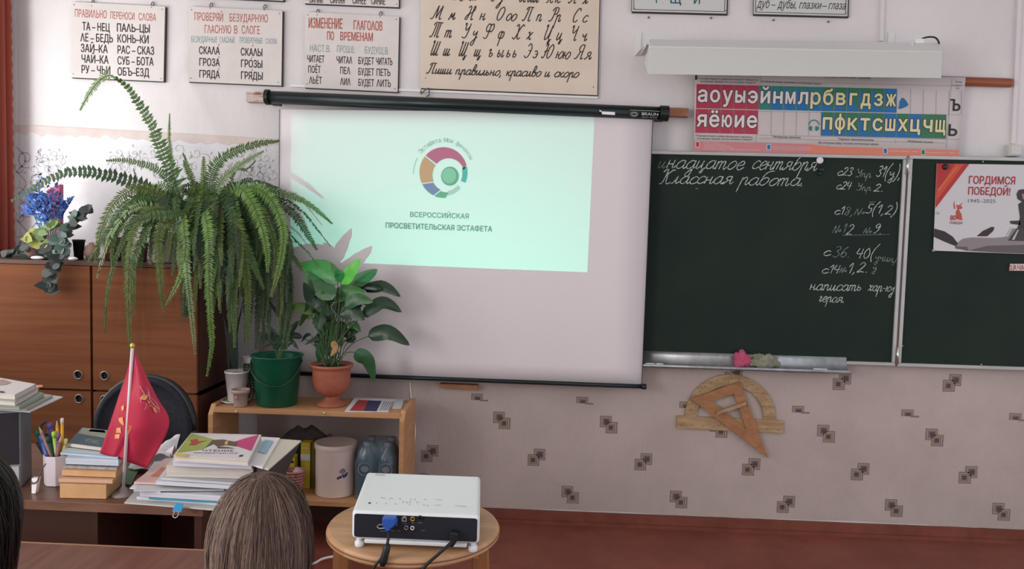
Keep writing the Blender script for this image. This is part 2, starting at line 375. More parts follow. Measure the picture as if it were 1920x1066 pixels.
m_black = M('black_lettering', '#221e20', .6)
m_blue = M('faded_blue_lettering', '#6d8c94', .7, col2='#8aa3a6', nscale=60)
m_teal = M('teal_lettering', '#1d5a66', .6)
m_ink = M('brown_ink', '#2b221f', .6)
m_metal = M('grey_metal', '#8f9294', .38, .75, col2='#a3a6a8', nscale=20)
m_nail = M('hook_steel', '#6e6662', .5, .6)
m_alu = M('aluminium_trim', '#b4b5b2', .42, .45, col2='#a2a3a1', nscale=6, stretch=(.3, 1, 1))
m_board = M('chalkboard_green', '#1c2824', .75, col2='#243029', nscale=2.5, detail=6, spec=.15)
m_chalk = M('chalk', '#b9c0b6', .95, col2='#7d8a80', nscale=130, lo=.45, hi=.6)
m_chalk2 = M('faint_chalk', '#7f8c82', .95, col2='#4e5f54', nscale=110, lo=.4, hi=.65)
m_floor = M('painted_floor', '#854a3c', .55, col2='#733c31', nscale=5, detail=6, bump=.2, bscale=60)
m_base = M('painted_baseboard', '#7d4433', .5, col2='#6c3829', nscale=8)
m_dark = M('black_plastic', '#17191b', .45)
m_house = M('screen_housing', '#1c2628', .32, .3)
m_screen = M('screen_cloth', '#d6d0d2', .8, spec=.2)
m_wood = M('raw_wood', '#b07a52', .6, col2='#9a6440', nscale=7, stretch=(1, 1, 8), wood=True)
m_woodr = M('varnished_rod', '#7a3e22', .4, col2='#8c4b2b', nscale=8, stretch=(.3, 3, 3), wood=True)
m_batten = M('batten_wood', '#94634a', .6, col2='#a67253', nscale=9, stretch=(.4, 3, 3), wood=True)
m_ply = M('old_plywood', '#ad9472', .6, col2='#937452', nscale=14, stretch=(.6, 1, 3), wood=True, bump=.2)
m_ply2 = M('set_square_wood', '#a4754f', .55, col2='#8e613e', nscale=14, stretch=(1, 1, 2), wood=True)

# ------------------------------------------------------------------ room shell
XL, XR, YB, ZC = -2.75, 4.2, -7.0, 3.1
g = G(); g.bb((XL-.15, 0, 0), (XR, .15, ZC)); wall = struct('wall_front', g, m_wall)
g = G(); g.bb((XL-.15, YB, -.1), (XR, .15, 0)); struct('floor', g, m_floor)
g = G(); g.bb((XL-.15, YB, ZC), (XR, .15, ZC+.1)); struct('ceiling', g, M('ceiling_paint', '#e4e2e0', .8))
g = G()
ys = [(-.27, -2.1), (-3.1, -5.2)]; z0, z1 = .85, 2.6
g.bb((XL-.15, YB, 0), (XL, 0, z0)); g.bb((XL-.15, YB, z1), (XL, 0, ZC))
g.bb((XL-.15, -.27, z0), (XL, 0, z1)); g.bb((XL-.15, -3.1, z0), (XL, -2.1, z1)); g.bb((XL-.15, YB, z0), (XL, -5.2, z1))
struct('wall_left', g, M('left_wall_paint', '#e6e0da', .7))
for k, (a, b) in enumerate(ys):
    g = G()
    for y in (a-.03, (a+b)/2, b+.03): g.bb((XL-.12, y-.03, z0), (XL-.06, y+.03, z1))
    for z in (z0+.03, z1-.03): g.bb((XL-.12, b, z-.03), (XL-.06, a, z+.03))
    struct('window_%d' % (k+1), g, m_white)
# wallpapers on the front wall (thin paper sheets with their own edges)
zt_old = 1.90
g = G(); g.prism([(XL, -.004, .9), (-1.0, -.004, .9), (-1.0, -.004, zt_old-.01), (XL, -.004, zt_old+.04)], (0, .004, 0)); old = obj('ornament_wallpaper', g, m_oldpaper, wall)
ztilt = lambda x: -.0316*(x+2.74)+.052
g = G()
pts = []
for i in range(61):
    x = XL + i*(1.75/60); pts.append((x, zt_old+ztilt(x), zt_old+ztilt(x)-.04+.008*math.sin(i*1.9)+random.uniform(-.007, .007)))
for (x0, a0, b0), (x1, a1, b1) in zip(pts, pts[1:]):
    g.hexa([V((x0, -.006, a0)), V((x1, -.006, a1)), V((x1, -.006, b1)), V((x0, -.006, b0))],
           [V((x0, 0, a0)), V((x1, 0, a1)), V((x1, 0, b1)), V((x0, 0, b0))])
obj('wallpaper_border', g, m_border, wall)
g = G()
def spiral(cx, cz, r, a0, turns, hand, wd=.0045, Y=-.0055):
    p = []
    if cz+r*.9 > zt_old-.0316*(cx+2.74)+.005: return
    for i in range(22):
        t = i/21; a = a0+hand*turns*2*math.pi*t; rr = r*(1-t*.85)
        p.append((cx+rr*math.cos(a), Y, cz+rr*math.sin(a)))
    g.ribbon(p, wd)
def leaf2(x, z, a, l):
    if z > zt_old-.0316*(x+2.74)-.01: return
    d = V((math.cos(a), 0, math.sin(a))); n = V((-d.z, 0, d.x)); c = V((x, -.0055, z))
    g.poly([c, c+d*l*.5+n*l*.22, c+d*l, c+d*l*.5-n*l*.22])
for k in range(7):      # scroll band by the corner
    z = zt_old-.12-.125*k; hd = 1 if k % 2 else -1
    spiral(XL+.12+.03*hd, z, .048, 1.2*hd, 1.3, hd, .006); spiral(XL+.06, z-.05, .03, 2.4, 1.1, -hd, .005)
    for q in range(4): leaf2(XL+.15+.02*q, z+.03-.02*q, .8+q*1.3, .035)
    g.ribbon(spl([(XL+.04, -.0055, z+.06), (XL+.09, -.0055, z), (XL+.05, -.0055, z-.06)]), .006)
for cx, cz in ((85, 330), (100, 305), (235, 300), (352, 302), (480, 306), (500, 345), (300, 300), (440, 300)):
    c = W(cx, cz, 0)
    for q in range(8):
        a = q*math.pi/4+random.uniform(-.25, .25); rd = random.uniform(.7, 1.3); spiral(c.x+.07*rd*math.cos(a), c.z+.055*rd*math.sin(a), .03*rd, a+2, 1.15, 1 if q % 2 else -1, .0024)
        if q % 2: leaf2(c.x+.012*math.cos(a), c.z+.012*math.sin(a), a, .03*rd)
        leaf2(c.x+.1*rd*math.cos(a+.3), c.z+.08*rd*math.sin(a+.3), a+1.2, .02)
obj('wallpaper_scrollwork', g, m_scroll, wall, kind='stuff')
# lower patterned wallpaper with a slightly wavy bottom edge
g = G(); zlt = .93
for i in range(50):
    xs = [-1.45+(XR+1.45)*k/50 for k in (i, i+1)]
    zb = [.068+.004*math.sin(x*5)+.002*math.sin(x*17) for x in xs]
    q = [V((xs[0], -.005, zlt)), V((xs[1], -.005, zlt)), V((xs[1], -.005, zb[1])), V((xs[0], -.005, zb[0]))]
    g.hexa(q, [V((p.x, 0, p.z)) for p in q])
obj('patterned_wallpaper', g, m_lowpaper, wall)
m_sq = M('motif_brown', '#7a6c65', .7); m_sq2 = M('motif_light', '#b3a297', .7); m_sq3 = M('motif_dark', '#56403a', .7)
def motif(cx, cz, kind, cut=None):
    g = G(); s = .0295; o = .0147
    sq = ([(-o, o), (o, -o)] if kind == '\\' else [(o, o), (-o, -o)])
    if cut is None and kind == 'half': sq = [(-o, 0)]
    for k, (dx, dz) in enumerate(sq):
        Y = -.0056-.0004*k
        for f, mm in ((1, 0), (.78, 1), (.7, 0), (.45, 1 if k else 0), (.4, 2)):
            g.m = mm; h = s*f; ox = o*.35*(1-f)*(1 if k else -1)*-1
            x, z = cx+dx+ox, cz+dz
            zb = z-h
            if kind == 'half': zb = z-h*.15
            g.poly([(x-h, Y, z+h), (x+h, Y, z+h), (x+h, Y, zb), (x-h, Y, zb)]); Y -= .0002
    if kind == 'half':
        g.m = 0; g.poly([(cx, -.0065, cz-.0), (cx+.042, -.0065, cz-.0), (cx+.042, -.0065, cz-.008), (cx, -.0065, cz-.008)])
    obj('wallpaper_motif', g, [m_sq, m_sq2, m_sq3], wall)
for k, L_ in {'\\': [(941, 787), (1141, 795), (1069, 926), (1548, 812), (1751, 819), (1675, 951), (1876, 958), (1272, 935), (1347, 803)],
              '/': [(806, 849), (1006, 856), (1206, 864.5), (1408, 874), (1612, 883), (1814, 889), (1578, 714), (1784, 717), (1473, 944), (1375, 702), (872, 919)],
              'half': [(900, 748), (1097, 754), (1501, 771), (1706, 778), (1908, 785), (1290, 763)]}.items():
    for x, y in L_:
        p = W(x, y, 0); motif(p.x, p.z, '/' if (k == '/') else k)
g = G(); g.bb((XL, -.022, 0), (XR, 0, .062)); g.bb((XL, -.035, 0), (XR, 0, .018)); struct('baseboard_front', g, m_base)
# conduits with their junction box
def conduit(name, pts, wpx, extra=None):
    g = G(); a = W(*pts[0]); b = W(*pts[1]); r = .009
    g.prism([(a.x-r, 0, a.z), (a.x+r, 0, a.z), (b.x+r, 0, b.z), (b.x-r, 0, b.z)], (0, -.014, 0))
    o = struct(name, g, m_wall)
    return o
conduit('trim_1', [(1655, -80), (1651, 78)], 8)
c2 = conduit('trim_2', [(1913, -80), (1897, 270)], 8)
g = G(); p = W(1896, 283); g.box((p.x, -.018, p.z), (.062, .036, .056)); g.box((p.x, -.038, p.z), (.05, .006, .044))
obj('junction_box', g, M('box_plastic', '#c4c4c0', .5), c2, bevel=.003)
# wall nail plugs
for x, y in ((1216, 33), (1333, 34), (1450, 38), (1553, 41)):
    g = G(); p = W(x, y); g.lathe([(.005, 0), (.004, .008)], p, 8, mtx=Matrix.Rotation(math.pi/2, 3, 'X'))
    o = obj('nail', g, m_nail, wall)

# ------------------------------------------------------------------ lesson boards
def board(name, label, px4, mats, hooks=(), thick=.018, group=None, border=None):
    c = [W(x, y, -thick) for x, y in px4]
    root = thing(name, label, 'board', ((c[2].x+c[3].x)/2, 0, (c[2].z+c[3].z)/2), group)
    Y = -.008
    g = G(); a = [W(x, y, -thick) for x, y in px4]
    g.hexa(a, [V((p.x, -thick+.003, p.z)) for p in a]); obj('panel', g, mats, root, bevel=.001)
    e = [V((p.x+.004, -thick+.003, p.z-.003)) for p in a]
    g = G(); g.hexa(e, [V((p.x, -.001, p.z)) for p in e]); obj('wooden_backing', g, m_edge, root)
    for hx, hy in hooks:
        p = W(hx, hy, -.01); g = G()
        g.tube(spl([(p.x, -.018, p.z-.02), (p.x-.006, -.012, p.z), (p.x, -.008, p.z+.012), (p.x+.008, -.01, p.z+.004), (p.x+.002, -.014, p.z-.008)]), .0022, 6)
        obj('hook', g, m_nail, root)
    for i, (ux, uz) in enumerate(((.03, .04), (.97, .04), (.97, .95), (.03, .95))):
        tl, tr, br, bl = a; p = tl+(tr-tl)*ux+(bl-tl)*uz
        g = G(); g.lathe([(.003, 0), (.002, .0015)], (p.x, -thick-.0001, p.z), 8, mtx=Matrix.Rotation(math.pi/2, 3, 'X')); obj('nail_head', g, m_nail, root)
    return root
def letters(root, name, mat, rows, Y, off=0.0):
    g = G()
    for r in rows: T(g, r[0], *r[1:], Y, off)
    return obj(name, g, mat, root)
BY = -.0188
r = board('syllable_board', 'white board on how to hyphenate words, behind the tall fern frond at upper left', [(134, 3), (309.5, 12), (306.5, 152.5), (132.5, 145)], m_offw, ((174, 5), (286, 8)))
letters(r, 'red_lettering', m_red, [('ПРАВИΛЬНО', 140.5, 31.5, 200, 34.5, 14.5), ('ПЕРЕНОСИ', 207, 35, 252, 37.5, 13.5), ('СΛОВА', 260, 37.8, 292.5, 39.4, 13.5)], BY)
letters(r, 'black_lettering', m_black, [
    ('ТА – НЕЦ', 154.6, 56.3, 205.6, 59.2, 15), ('ПАΛЬ–ЦЫ', 219.3, 59, 280.6, 61.2, 15),
    ('ΛЕ – БЕДЬ', 151, 77.3, 211.5, 79.6, 15), ('КОНЬ–КИ', 220.5, 79.3, 278.5, 81.6, 15),
    ('ЗАЙ–КА', 151.7, 97.1, 201.8, 99.5, 15), ('РАС – СКАЗ', 220.5, 100.3, 288.7, 102.7, 15),
    ('ЧАЙ–КА', 153, 117.2, 203.3, 119.6, 15), ('СУБ – БОТА', 220.5, 120.7, 287.6, 123, 15),
    ('РУ – ЧЬИ', 153, 137, 206.5, 139.4, 15), ('ОБЪ–ЕЗД', 220.5, 141.2, 279.4, 143.5, 15)], BY, .012)
r = board('vowel_board', 'white board on checking unstressed vowels, second from the left', [(354, 12), (529.5, 20), (527.5, 160.5), (352.5, 153)], m_offw, ((396, 10), (497, 13)))
letters(r, 'red_lettering', m_red, [('ПРОВЕРЯЙ', 364.6, 38, 418, 40.2, 15), ('БЕЗУДАРНУЮ', 430.2, 40.2, 502.2, 42, 14.5), ('ГΛАСНУЮ', 383.5, 61.8, 433, 62.8, 15), ('В', 439, 62.9, 445, 63, 15), ('СΛОГЕ', 453, 63, 487, 64, 15)], BY)
letters(r, 'blue_lettering', m_blue, [('БЕЗУДАРНЫЕ', 358.5, 78.8, 407.5, 80, 11), ('ГΛАСНЫЕ', 412, 80, 440.4, 80.6, 11), ('ПРОВЕРОЧНЫЕ', 449.2, 80.5, 492, 81.8, 11), ('СΛОВА', 498, 82, 519.2, 82.5, 10)], BY)
letters(r, 'black_lettering', m_black, [('СКАΛА', 373.3, 101, 411.8, 102, 14), ('СКАΛЫ', 451.5, 103.8, 491.5, 105.3, 14),
    ('ГРОЗА', 373.9, 122.8, 411.8, 124.2, 14), ('ГРОЗЫ', 452, 125.7, 491.5, 127.2, 14),
    ('ГРЯДА', 373.9, 145.2, 411.8, 146.4, 14), ('ГРЯДЫ', 452, 147.9, 492.3, 149.6, 14)], BY, .012)
g = G()
for x, y in ((409, 86), (473, 87.5), (409, 109), (471, 110.5), (409, 131), (472, 133)): g.ribbon([W(x, y, BY), W(x+2, y-4, BY)], .003)
obj('accent_marks', g, m_red, r)
r = board('verb_board', 'white board on changing verbs by tense, just above the left end of the projection screen', [(572, 22), (748.5, 31), (745.5, 172.5), (570.5, 164)], m_offw, ((596, 22), (714, 26)))
letters(r, 'red_lettering', m_red, [('ИЗМЕНЕНИЕ', 578.7, 52, 641.8, 54.2, 19), ('ГΛАГОΛОВ', 663.1, 55.2, 716.6, 57.4, 17), ('ПО', 613.2, 74.5, 626, 75, 15.5), ('ВРЕМЕНАМ', 638, 75.4, 698.8, 77.3, 15.5)], BY, .008)
letters(r, 'blue_lettering', m_blue, [('НАСТ.В.', 581.2, 96.2, 619.3, 98, 13), ('ПРОШ.В.', 631.8, 98, 665, 99.4, 13), ('БУДУЩ.В.', 683.8, 100.1, 729, 102, 13)], BY)
letters(r, 'black_lettering', m_black, [('ЧИТАЕТ', 575.8, 116.2, 608, 117.3, 13), ('ЧИТАΛ', 631, 118.3, 660.3, 119.4, 13), ('БУДЕТ', 672, 120, 701, 121, 13), ('ЧИТАТЬ', 705, 121.1, 735.5, 122.2, 13),
    ('ПОЁТ', 578, 136.1, 601, 136.9, 13), ('ПЕΛ', 637.8, 138.3, 656.4, 139, 13), ('БУДЕТ', 672, 140.4, 701, 141.6, 13), ('ПЕТЬ', 706, 141.8, 731.6, 142.6, 13),
    ('ΛЬЁТ', 579.7, 156.5, 603.3, 157.2, 13), ('ΛИΛ', 637.8, 159, 657, 159.7, 13), ('БУДЕТ', 672, 160.7, 701, 161.9, 13), ('ΛИТЬ', 706, 162, 732.6, 162.9, 13)], BY, .008)
r = board('upper_lesson_board', 'white board cut by the photo top above the verb tense board', [(570, -125), (750, -117), (747.5, 13.5), (570, 6)], m_offw)
letters(r, 'black_lettering', m_black, [('СИНИЙ', 580, 5, 605, 6, 13), ('СИНЯЯ', 619, 6, 646, 7, 13), ('СИНЕЕ', 661, 7, 686, 8, 13), ('СИНИЕ', 696, 8, 722, 9, 13)], BY, .008)
board('upper_lesson_board', 'white board cut by the photo top above the unstressed vowel board', [(354, -137), (533, -129), (531, 1.5), (352, -7)], m_offw)
# handwriting alphabet board
r = board('alphabet_board', 'large cream board showing the cursive alphabet in black', [(789, -230), (1129, -215), (1120, 178.5), (788, 165)], m_cream)
cr = lambda x, y: (x/5.189+770, y/5.189)
def row(items, yl, x0, sl): return [(s, x, yl+(x-x0)*sl) for s, x in items]
g = G(); sl = .021
SCp(g, row([('М', 195), ('м', 365), ('Н', 525), ('н', 665), ('О', 825), ('оо', 920), ('П', 1085), ('п', 1215), ('Р', 1345), ('р', 1400), ('С', 1565), ('с', 1665)], 183, 195, sl), 25, BY, .0048, cr, sx=.82)
SCp(g, row([('Т', 185), ('т', 325), ('У', 485), ('у', 590), ('Ф', 700), ('ф', 840), ('Х', 985), ('х', 1120), ('Ц', 1280), ('ц', 1410), ('Ч', 1530), ('ч', 1655)], 360, 185, .023), 27, BY, .0048, cr, sx=.78)
SCp(g, row([('Ш', 180), ('ш', 310), ('Щ', 455), ('щ', 610), ('ъ', 745), ('ы', 835), ('ь', 925), ('ь', 985), ('Э', 1095), ('э', 1180), ('Ю', 1275), ('юю', 1405), ('Я', 1590), ('я', 1690)], 535, 180, .026), 26, BY, .0048, cr, sx=.78)
SCp(g, row([('Ее', 400), ('ж', 570), ('З', 770), ('з', 850), ('И', 1040), ('ий', 1130), ('К', 1310), ('к', 1400), ('Л', 1535), ('л', 1670)], 0, 400, .026), 26, BY, .0048, cr, sx=.8)
SC(g, 'Пиши', 800, 137.5, 846, 139, 9.5, BY, .0048); SC(g, 'правильно,', 853, 139.5, 941, 142, 9.5, BY, .0048)
SC(g, 'красиво', 948, 142, 1013, 143.5, 9.5, BY, .0048); SC(g, 'и', 1020, 143.6, 1030, 144, 9.5, BY, .0048); SC(g, 'скоро', 1038, 144, 1084, 145.5, 9.5, BY, .0048)
obj('cursive_lettering', g, m_ink, r)
# two bordered boards cut by the frame
for nm, lb, px, txt in (('consonant_board', 'bordered white board with teal capital letters, cut by the photo top', [(1184, -110), (1367, -106), (1363, 26.5), (1184, 22)], 0),
                        ('spelling_board', 'bordered white board with slanted black word pairs, cut by the photo top', [(1413, -110), (1594, -106), (1590, 31.5), (1412, 27)], 1)):
    r = board(nm, lb, px, M('pale_board', '#c3c6c2', .6))
    g = G(); ins = [(px[0][0]+4, px[0][1]+4), (px[1][0]-4, px[1][1]+4), (px[2][0]-4, px[2][1]-4), (px[3][0]+4, px[3][1]-4)]
    frameW(g, ins, .0028, BY, BY+.001); frameW(g, px, .0025, BY, BY+.001); obj('painted_border', g, m_edge, r)
    g = G()
    if txt == 0:
        for s_, a, b in (('Г', 1230, 1237), ('.', 1241, 1244), ('Щ', 1257, 1277), ('.', 1284, 1287), ('И', 1301, 1312)): T(g, s_, a, 5.6+(a-1230)*.02, b, 5.7+(b-1230)*.02, 3 if s_ == '.' else 17, BY, .01)
        obj('teal_lettering', g, m_teal, r)
    else:
        T(g, 'дуб', 1419, 14.5, 1441, 15, 17, BY, slant=.2); T(g, '–', 1446, 15, 1454, 15, 15, BY); T(g, 'дубы,', 1458, 15.5, 1492, 16, 17, BY, slant=.2)
        T(g, 'глазки', 1498, 16, 1538, 17, 15, BY, slant=.2); T(g, '–', 1541, 17, 1550, 17, 15, BY); T(g, 'глаза', 1553, 17, 1584, 18, 15, BY, slant=.2)
        obj('slanted_lettering', g, m_black, r)
# white curtain rail strip under the boards
g = G(); a = W(545, 158.5, -.006); b = W(1121, 181, -.006)
g.prism([(a.x, -.002, a.z), (b.x, -.002, b.z), (b.x, -.002, b.z-.011), (a.x, -.002, a.z-.011)], (0, -.009, 0))
tag(obj('wall_rail', g, m_white), 'thin white plastic rail on the wall above the screen housing', 'rail')
g = G(); p = W(797, 168, -.02)
g.tube(spl([(p.x-.02, -.004, p.z+.01), (p.x-.02, -.02, p.z-.02), (p.x, -.03, p.z-.005), (p.x+.02, -.03, p.z+.004), (p.x+.02, -.02, p.z-.025), (p.x+.005, -.01, p.z-.03)]), .003, 6)
tag(obj('wall_hook', g, m_nail), 'twisted wire hook at lower left corner of the cursive alphabet board', 'hook')

# ------------------------------------------------------------------ projection screen
SY = -.12
g = G(); slabW(g, [(462, 172), (1291, 202.5), (1291, 218.5), (462, 190)], -.045, 0)
_r = thing('wooden_batten', None, None, W(877, 200, -.02)); obj('batten', g, m_batten, _r, bevel=.002)
g = G(); slabW(g, [(461.5, 171.5), (505, 173.1), (505, 191.9), (461.5, 190.4)], -.0465, -.001); obj('whitewashed_end', g, M('flaking_whitewash', '#c4b3ab', .8, col2='#8a6152', nscale=30, stretch=(.4, 1, 3), lo=.52, hi=.62), _r)
tag(_r, 'wooden batten on the wall carrying the projection screen', 'batten')
g = G(); g.smooth = False
a = W(500, 182, SY); b = W(1250, 213, SY)
root = thing('projection_screen', 'pull-down white projection screen with black housing showing a pale green slide', 'screen', ((a.x+b.x)/2, SY, .73))
ax = (b-a).normalized(); side = V((0, -1, 0)); upz = ax.cross(side)*-1
if upz.z < 0: upz = -upz
def hprof(r): return [side*r*math.cos(t)*1.15+upz*r*math.sin(t) for t in [math.pi*2*k/20 for k in range(20)]]
g.smooth = True; g.prism([a+q for q in hprof(.031)], b-a); obj('housing', g, m_house, root)
for p, q, nm in ((a, a+ax*.02, 'end_cap'), (b-ax*.03, b+ax*.012, 'end_cap')):
    g = G(); g.prism([p-ax*.004+v for v in hprof(.037)], q-p); obj(nm, g, m_dark, root, bevel=.002)
g = G(); g.prism([a+ax*.01+V((0, .03, .01)), a+ax*.05+V((0, .03, .01)), a+ax*.05+V((0, .03, -.03)), a+ax*.01+V((0, .03, -.03))], (0, .045, 0))
g.prism([b-ax*.05+V((0, .03, .01)), b-ax*.01+V((0, .03, .01)), b-ax*.01+V((0, .03, -.03)), b-ax*.05+V((0, .03, -.03))], (0, .045, 0))
obj('wall_bracket', g, m_dark, root)
cl = [W(524, 205, SY), W(1224.5, 212, SY), W(1203, 722, SY), W(524, 697, SY)]
cl[0].x = cl[3].x = W(524, 300, SY).x
g = G(); nx, nz = 12, 16; vs_ = []
for j in range(nz+1):
    for i in range(nx+1):
        u, v = i/nx, j/nz; p = cl[0].lerp(cl[1], u).lerp(cl[3].lerp(cl[2], u), v)
        vs_.append(p+V((0, .002*math.sin(u*9)+.004*v, 0)))
g.smooth = True
g.add(vs_, [(j*(nx+1)+i, j*(nx+1)+i+1, (j+1)*(nx+1)+i+1, (j+1)*(nx+1)+i) for j in range(nz) for i in range(nx)])
o = obj('screen_fabric', g, m_screen, root); so = o.modifiers.new('t', 'SOLIDIFY'); so.thickness = .0012; so.offset = -1
for i in (0, 1):
    A, B = (cl[0], cl[3]) if i == 0 else (cl[1], cl[2])
    g = G(); g.ribbon([A+V((0, -.004, 0)), B+V((0, -.0005, 0))], .003); obj('screen_edge', g, m_dark, root)
g = G(); A = W(515, 698, SY); B = W(1211, 724.5, SY); g.smooth = True
g.tube([A, B], .0105, 12); obj('bottom_bar', g, m_house, root)
g = G(); g.smooth = True; d = (B-A).normalized(); g.tube([B-d*.02, B+d*.002], .0135, 12); g.tube([A-d*.002, A+d*.02], .0135, 12); obj('bar_cap', g, m_dark, root)
# maker's plate and marks on the housing
HY = SY-.037
g = G(); T(g, 'BRAUN', 1203.5, 215.8, 1234, 217, 5.5, HY, .015); T(g, 'photo technik', 1204, 219.6, 1233, 220.5, 1.6, HY)
c = W(1189, 214, HY)
g.ribbon([c+V((.017*math.cos(t), 0, .010*math.sin(t))) for t in [k*math.pi/10 for k in range(21)]], .0015)
g.ribbon([c+V((.010*math.cos(t), 0, .006*math.sin(t))) for t in [k*math.pi/10 for k in range(21)]], .0015)
g.ribbon([W(1181, 206, HY), W(1237, 208.5, HY)], .0015)
obj('maker_marks', g, M('grey_print', '#b5b7b5', .5), root)
g = G(); g.prism([W(1127, 208.5, HY), W(1153, 210, HY), W(1153, 215.5, HY), W(1129, 214, HY)], (0, .002, 0)); g.ribbon([W(1124, 207, HY), W(1129, 209.5, HY)], .006)
obj('sticker', g, m_white, root)

# slide content thrown by the projector: flat print at the screen surface
SP = SY-.0035
slide = []
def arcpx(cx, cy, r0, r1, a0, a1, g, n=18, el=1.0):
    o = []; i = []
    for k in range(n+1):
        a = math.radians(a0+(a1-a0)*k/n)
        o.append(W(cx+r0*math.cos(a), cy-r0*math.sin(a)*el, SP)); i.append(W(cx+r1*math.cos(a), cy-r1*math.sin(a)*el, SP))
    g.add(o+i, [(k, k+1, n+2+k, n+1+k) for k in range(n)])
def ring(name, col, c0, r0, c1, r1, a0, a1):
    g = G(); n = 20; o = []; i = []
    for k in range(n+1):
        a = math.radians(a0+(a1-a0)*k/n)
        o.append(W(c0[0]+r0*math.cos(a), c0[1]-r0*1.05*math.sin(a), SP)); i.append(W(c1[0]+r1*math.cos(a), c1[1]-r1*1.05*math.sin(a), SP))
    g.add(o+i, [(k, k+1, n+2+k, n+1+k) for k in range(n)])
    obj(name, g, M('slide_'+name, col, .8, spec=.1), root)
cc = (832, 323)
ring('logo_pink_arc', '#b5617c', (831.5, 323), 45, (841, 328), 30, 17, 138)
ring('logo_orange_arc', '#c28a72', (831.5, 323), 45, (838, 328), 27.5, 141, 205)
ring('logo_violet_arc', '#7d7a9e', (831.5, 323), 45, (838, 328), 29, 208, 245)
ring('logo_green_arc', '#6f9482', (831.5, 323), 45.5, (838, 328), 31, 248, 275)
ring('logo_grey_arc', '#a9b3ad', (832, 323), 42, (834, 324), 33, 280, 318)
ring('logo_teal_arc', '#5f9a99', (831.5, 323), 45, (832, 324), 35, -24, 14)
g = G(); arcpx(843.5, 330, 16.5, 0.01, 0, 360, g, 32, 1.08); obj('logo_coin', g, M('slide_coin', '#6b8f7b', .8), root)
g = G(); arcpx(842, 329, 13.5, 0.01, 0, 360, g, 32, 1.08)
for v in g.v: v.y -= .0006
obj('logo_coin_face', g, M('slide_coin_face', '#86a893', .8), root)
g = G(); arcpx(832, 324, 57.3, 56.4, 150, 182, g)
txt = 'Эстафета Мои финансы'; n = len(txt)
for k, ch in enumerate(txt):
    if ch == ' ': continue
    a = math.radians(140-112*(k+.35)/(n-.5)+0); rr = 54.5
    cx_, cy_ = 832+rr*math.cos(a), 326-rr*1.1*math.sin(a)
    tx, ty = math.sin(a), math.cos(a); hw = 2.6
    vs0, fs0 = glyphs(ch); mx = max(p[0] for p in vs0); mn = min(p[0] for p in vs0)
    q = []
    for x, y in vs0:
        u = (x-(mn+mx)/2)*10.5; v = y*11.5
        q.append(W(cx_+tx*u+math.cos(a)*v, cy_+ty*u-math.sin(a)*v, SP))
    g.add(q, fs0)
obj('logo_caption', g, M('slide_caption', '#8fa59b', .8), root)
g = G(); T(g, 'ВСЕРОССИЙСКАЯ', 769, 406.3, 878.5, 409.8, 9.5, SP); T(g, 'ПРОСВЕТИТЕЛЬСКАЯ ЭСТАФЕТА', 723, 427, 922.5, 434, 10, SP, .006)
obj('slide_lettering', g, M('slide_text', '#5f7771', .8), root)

# ------------------------------------------------------------------ chalkboard
root = thing('chalkboard', 'green chalkboard with chalk homework list and aluminium frame, right of the screen', 'chalkboard', (1.5, 0, .88))
CY = -.05
zb0, zb1 = .886, 1.862
def panel(x0, x1, z0, z1, nm):
    g = G(); g.bb((x0, CY+.002, z0), (x1, -.002, z1)); obj(nm, g, m_board, root)
    g = G(); t = .017
    for lo, hi in (((x0, z0), (x1, z0+t)), ((x0, z1-t), (x1, z1)), ((x0, z0+t), (x0+t, z1-t)), ((x1-t, z0+t), (x1, z1-t))):
        g.bb((lo[0], CY-.008, lo[1]), (hi[0], CY+.004, hi[1]))
    return obj(nm.replace('panel', 'frame'), g, m_alu, root, bevel=.002)
xh = W(1691, 490, CY).x
zt = W(1450, 288.5, CY).z; zb = W(1600, 683, CY).z
panel(.30, xh-.006, zb, zt+.004, 'board_panel'); panel(xh+.004, 3.3, zb-.001, W(1800, 293, CY).z, 'board_panel')
g = G(); g.bb((xh-.006, CY-.002, zb), (xh+.004, 0, zt)); obj('hinge_gap', g, M('hinge_shadow', '#6a5a56', .8), root)
for y0_, y1_ in ((294, 327), (650, 682)):
    g = G(); g.smooth = True; g.tube([W((1703 if y0_ < 400 else 1683.5), y0_, CY-.012), W((1701 if y0_ < 400 else 1682.5), y1_, CY-.012)], .006, 10); obj('hinge_pin', g, M('bright_steel', '#d0d0ce', .2, .9), root)
g = G()
for x, y in ((1709, 333), (1692, 648), (1843, 303), (1840, 683)):
    g.lathe([(.004, 0), (.003, .002)], W(x, y, CY-.009), 8, mtx=Matrix.Rotation(math.pi/2, 3, 'X'))
obj('frame_screws', g, m_alu, root)
# tray : curved aluminium gutter
x0 = .36; x1 = W(1585, 690, CY).x; ztop = W(1400, 664, CY).z
g = G(); g.smooth = True
prof = [(-.058, 0), (-.060, -.012), (-.066, -.026), (-.078, -.038), (-.094, -.044), (-.11, -.044), (-.112, -.038), (-.115, -.038), (-.115, -.050), (-.09, -.052), (-.07, -.045), (-.05, -.03), (-.045, 0)]
vs_ = [(x, y, ztop+.002+z*1.45) for x in (x0, x1) for y, z in prof]; k = len(prof)
g.add(vs_, [(i, (i+1) % k, k+(i+1) % k, k+i) for i in range(k)]+[tuple(range(k)), tuple(range(2*k-1, k-1, -1))])
obj('chalk_tray', g, m_metal, root)
ztray = ztop-.0625
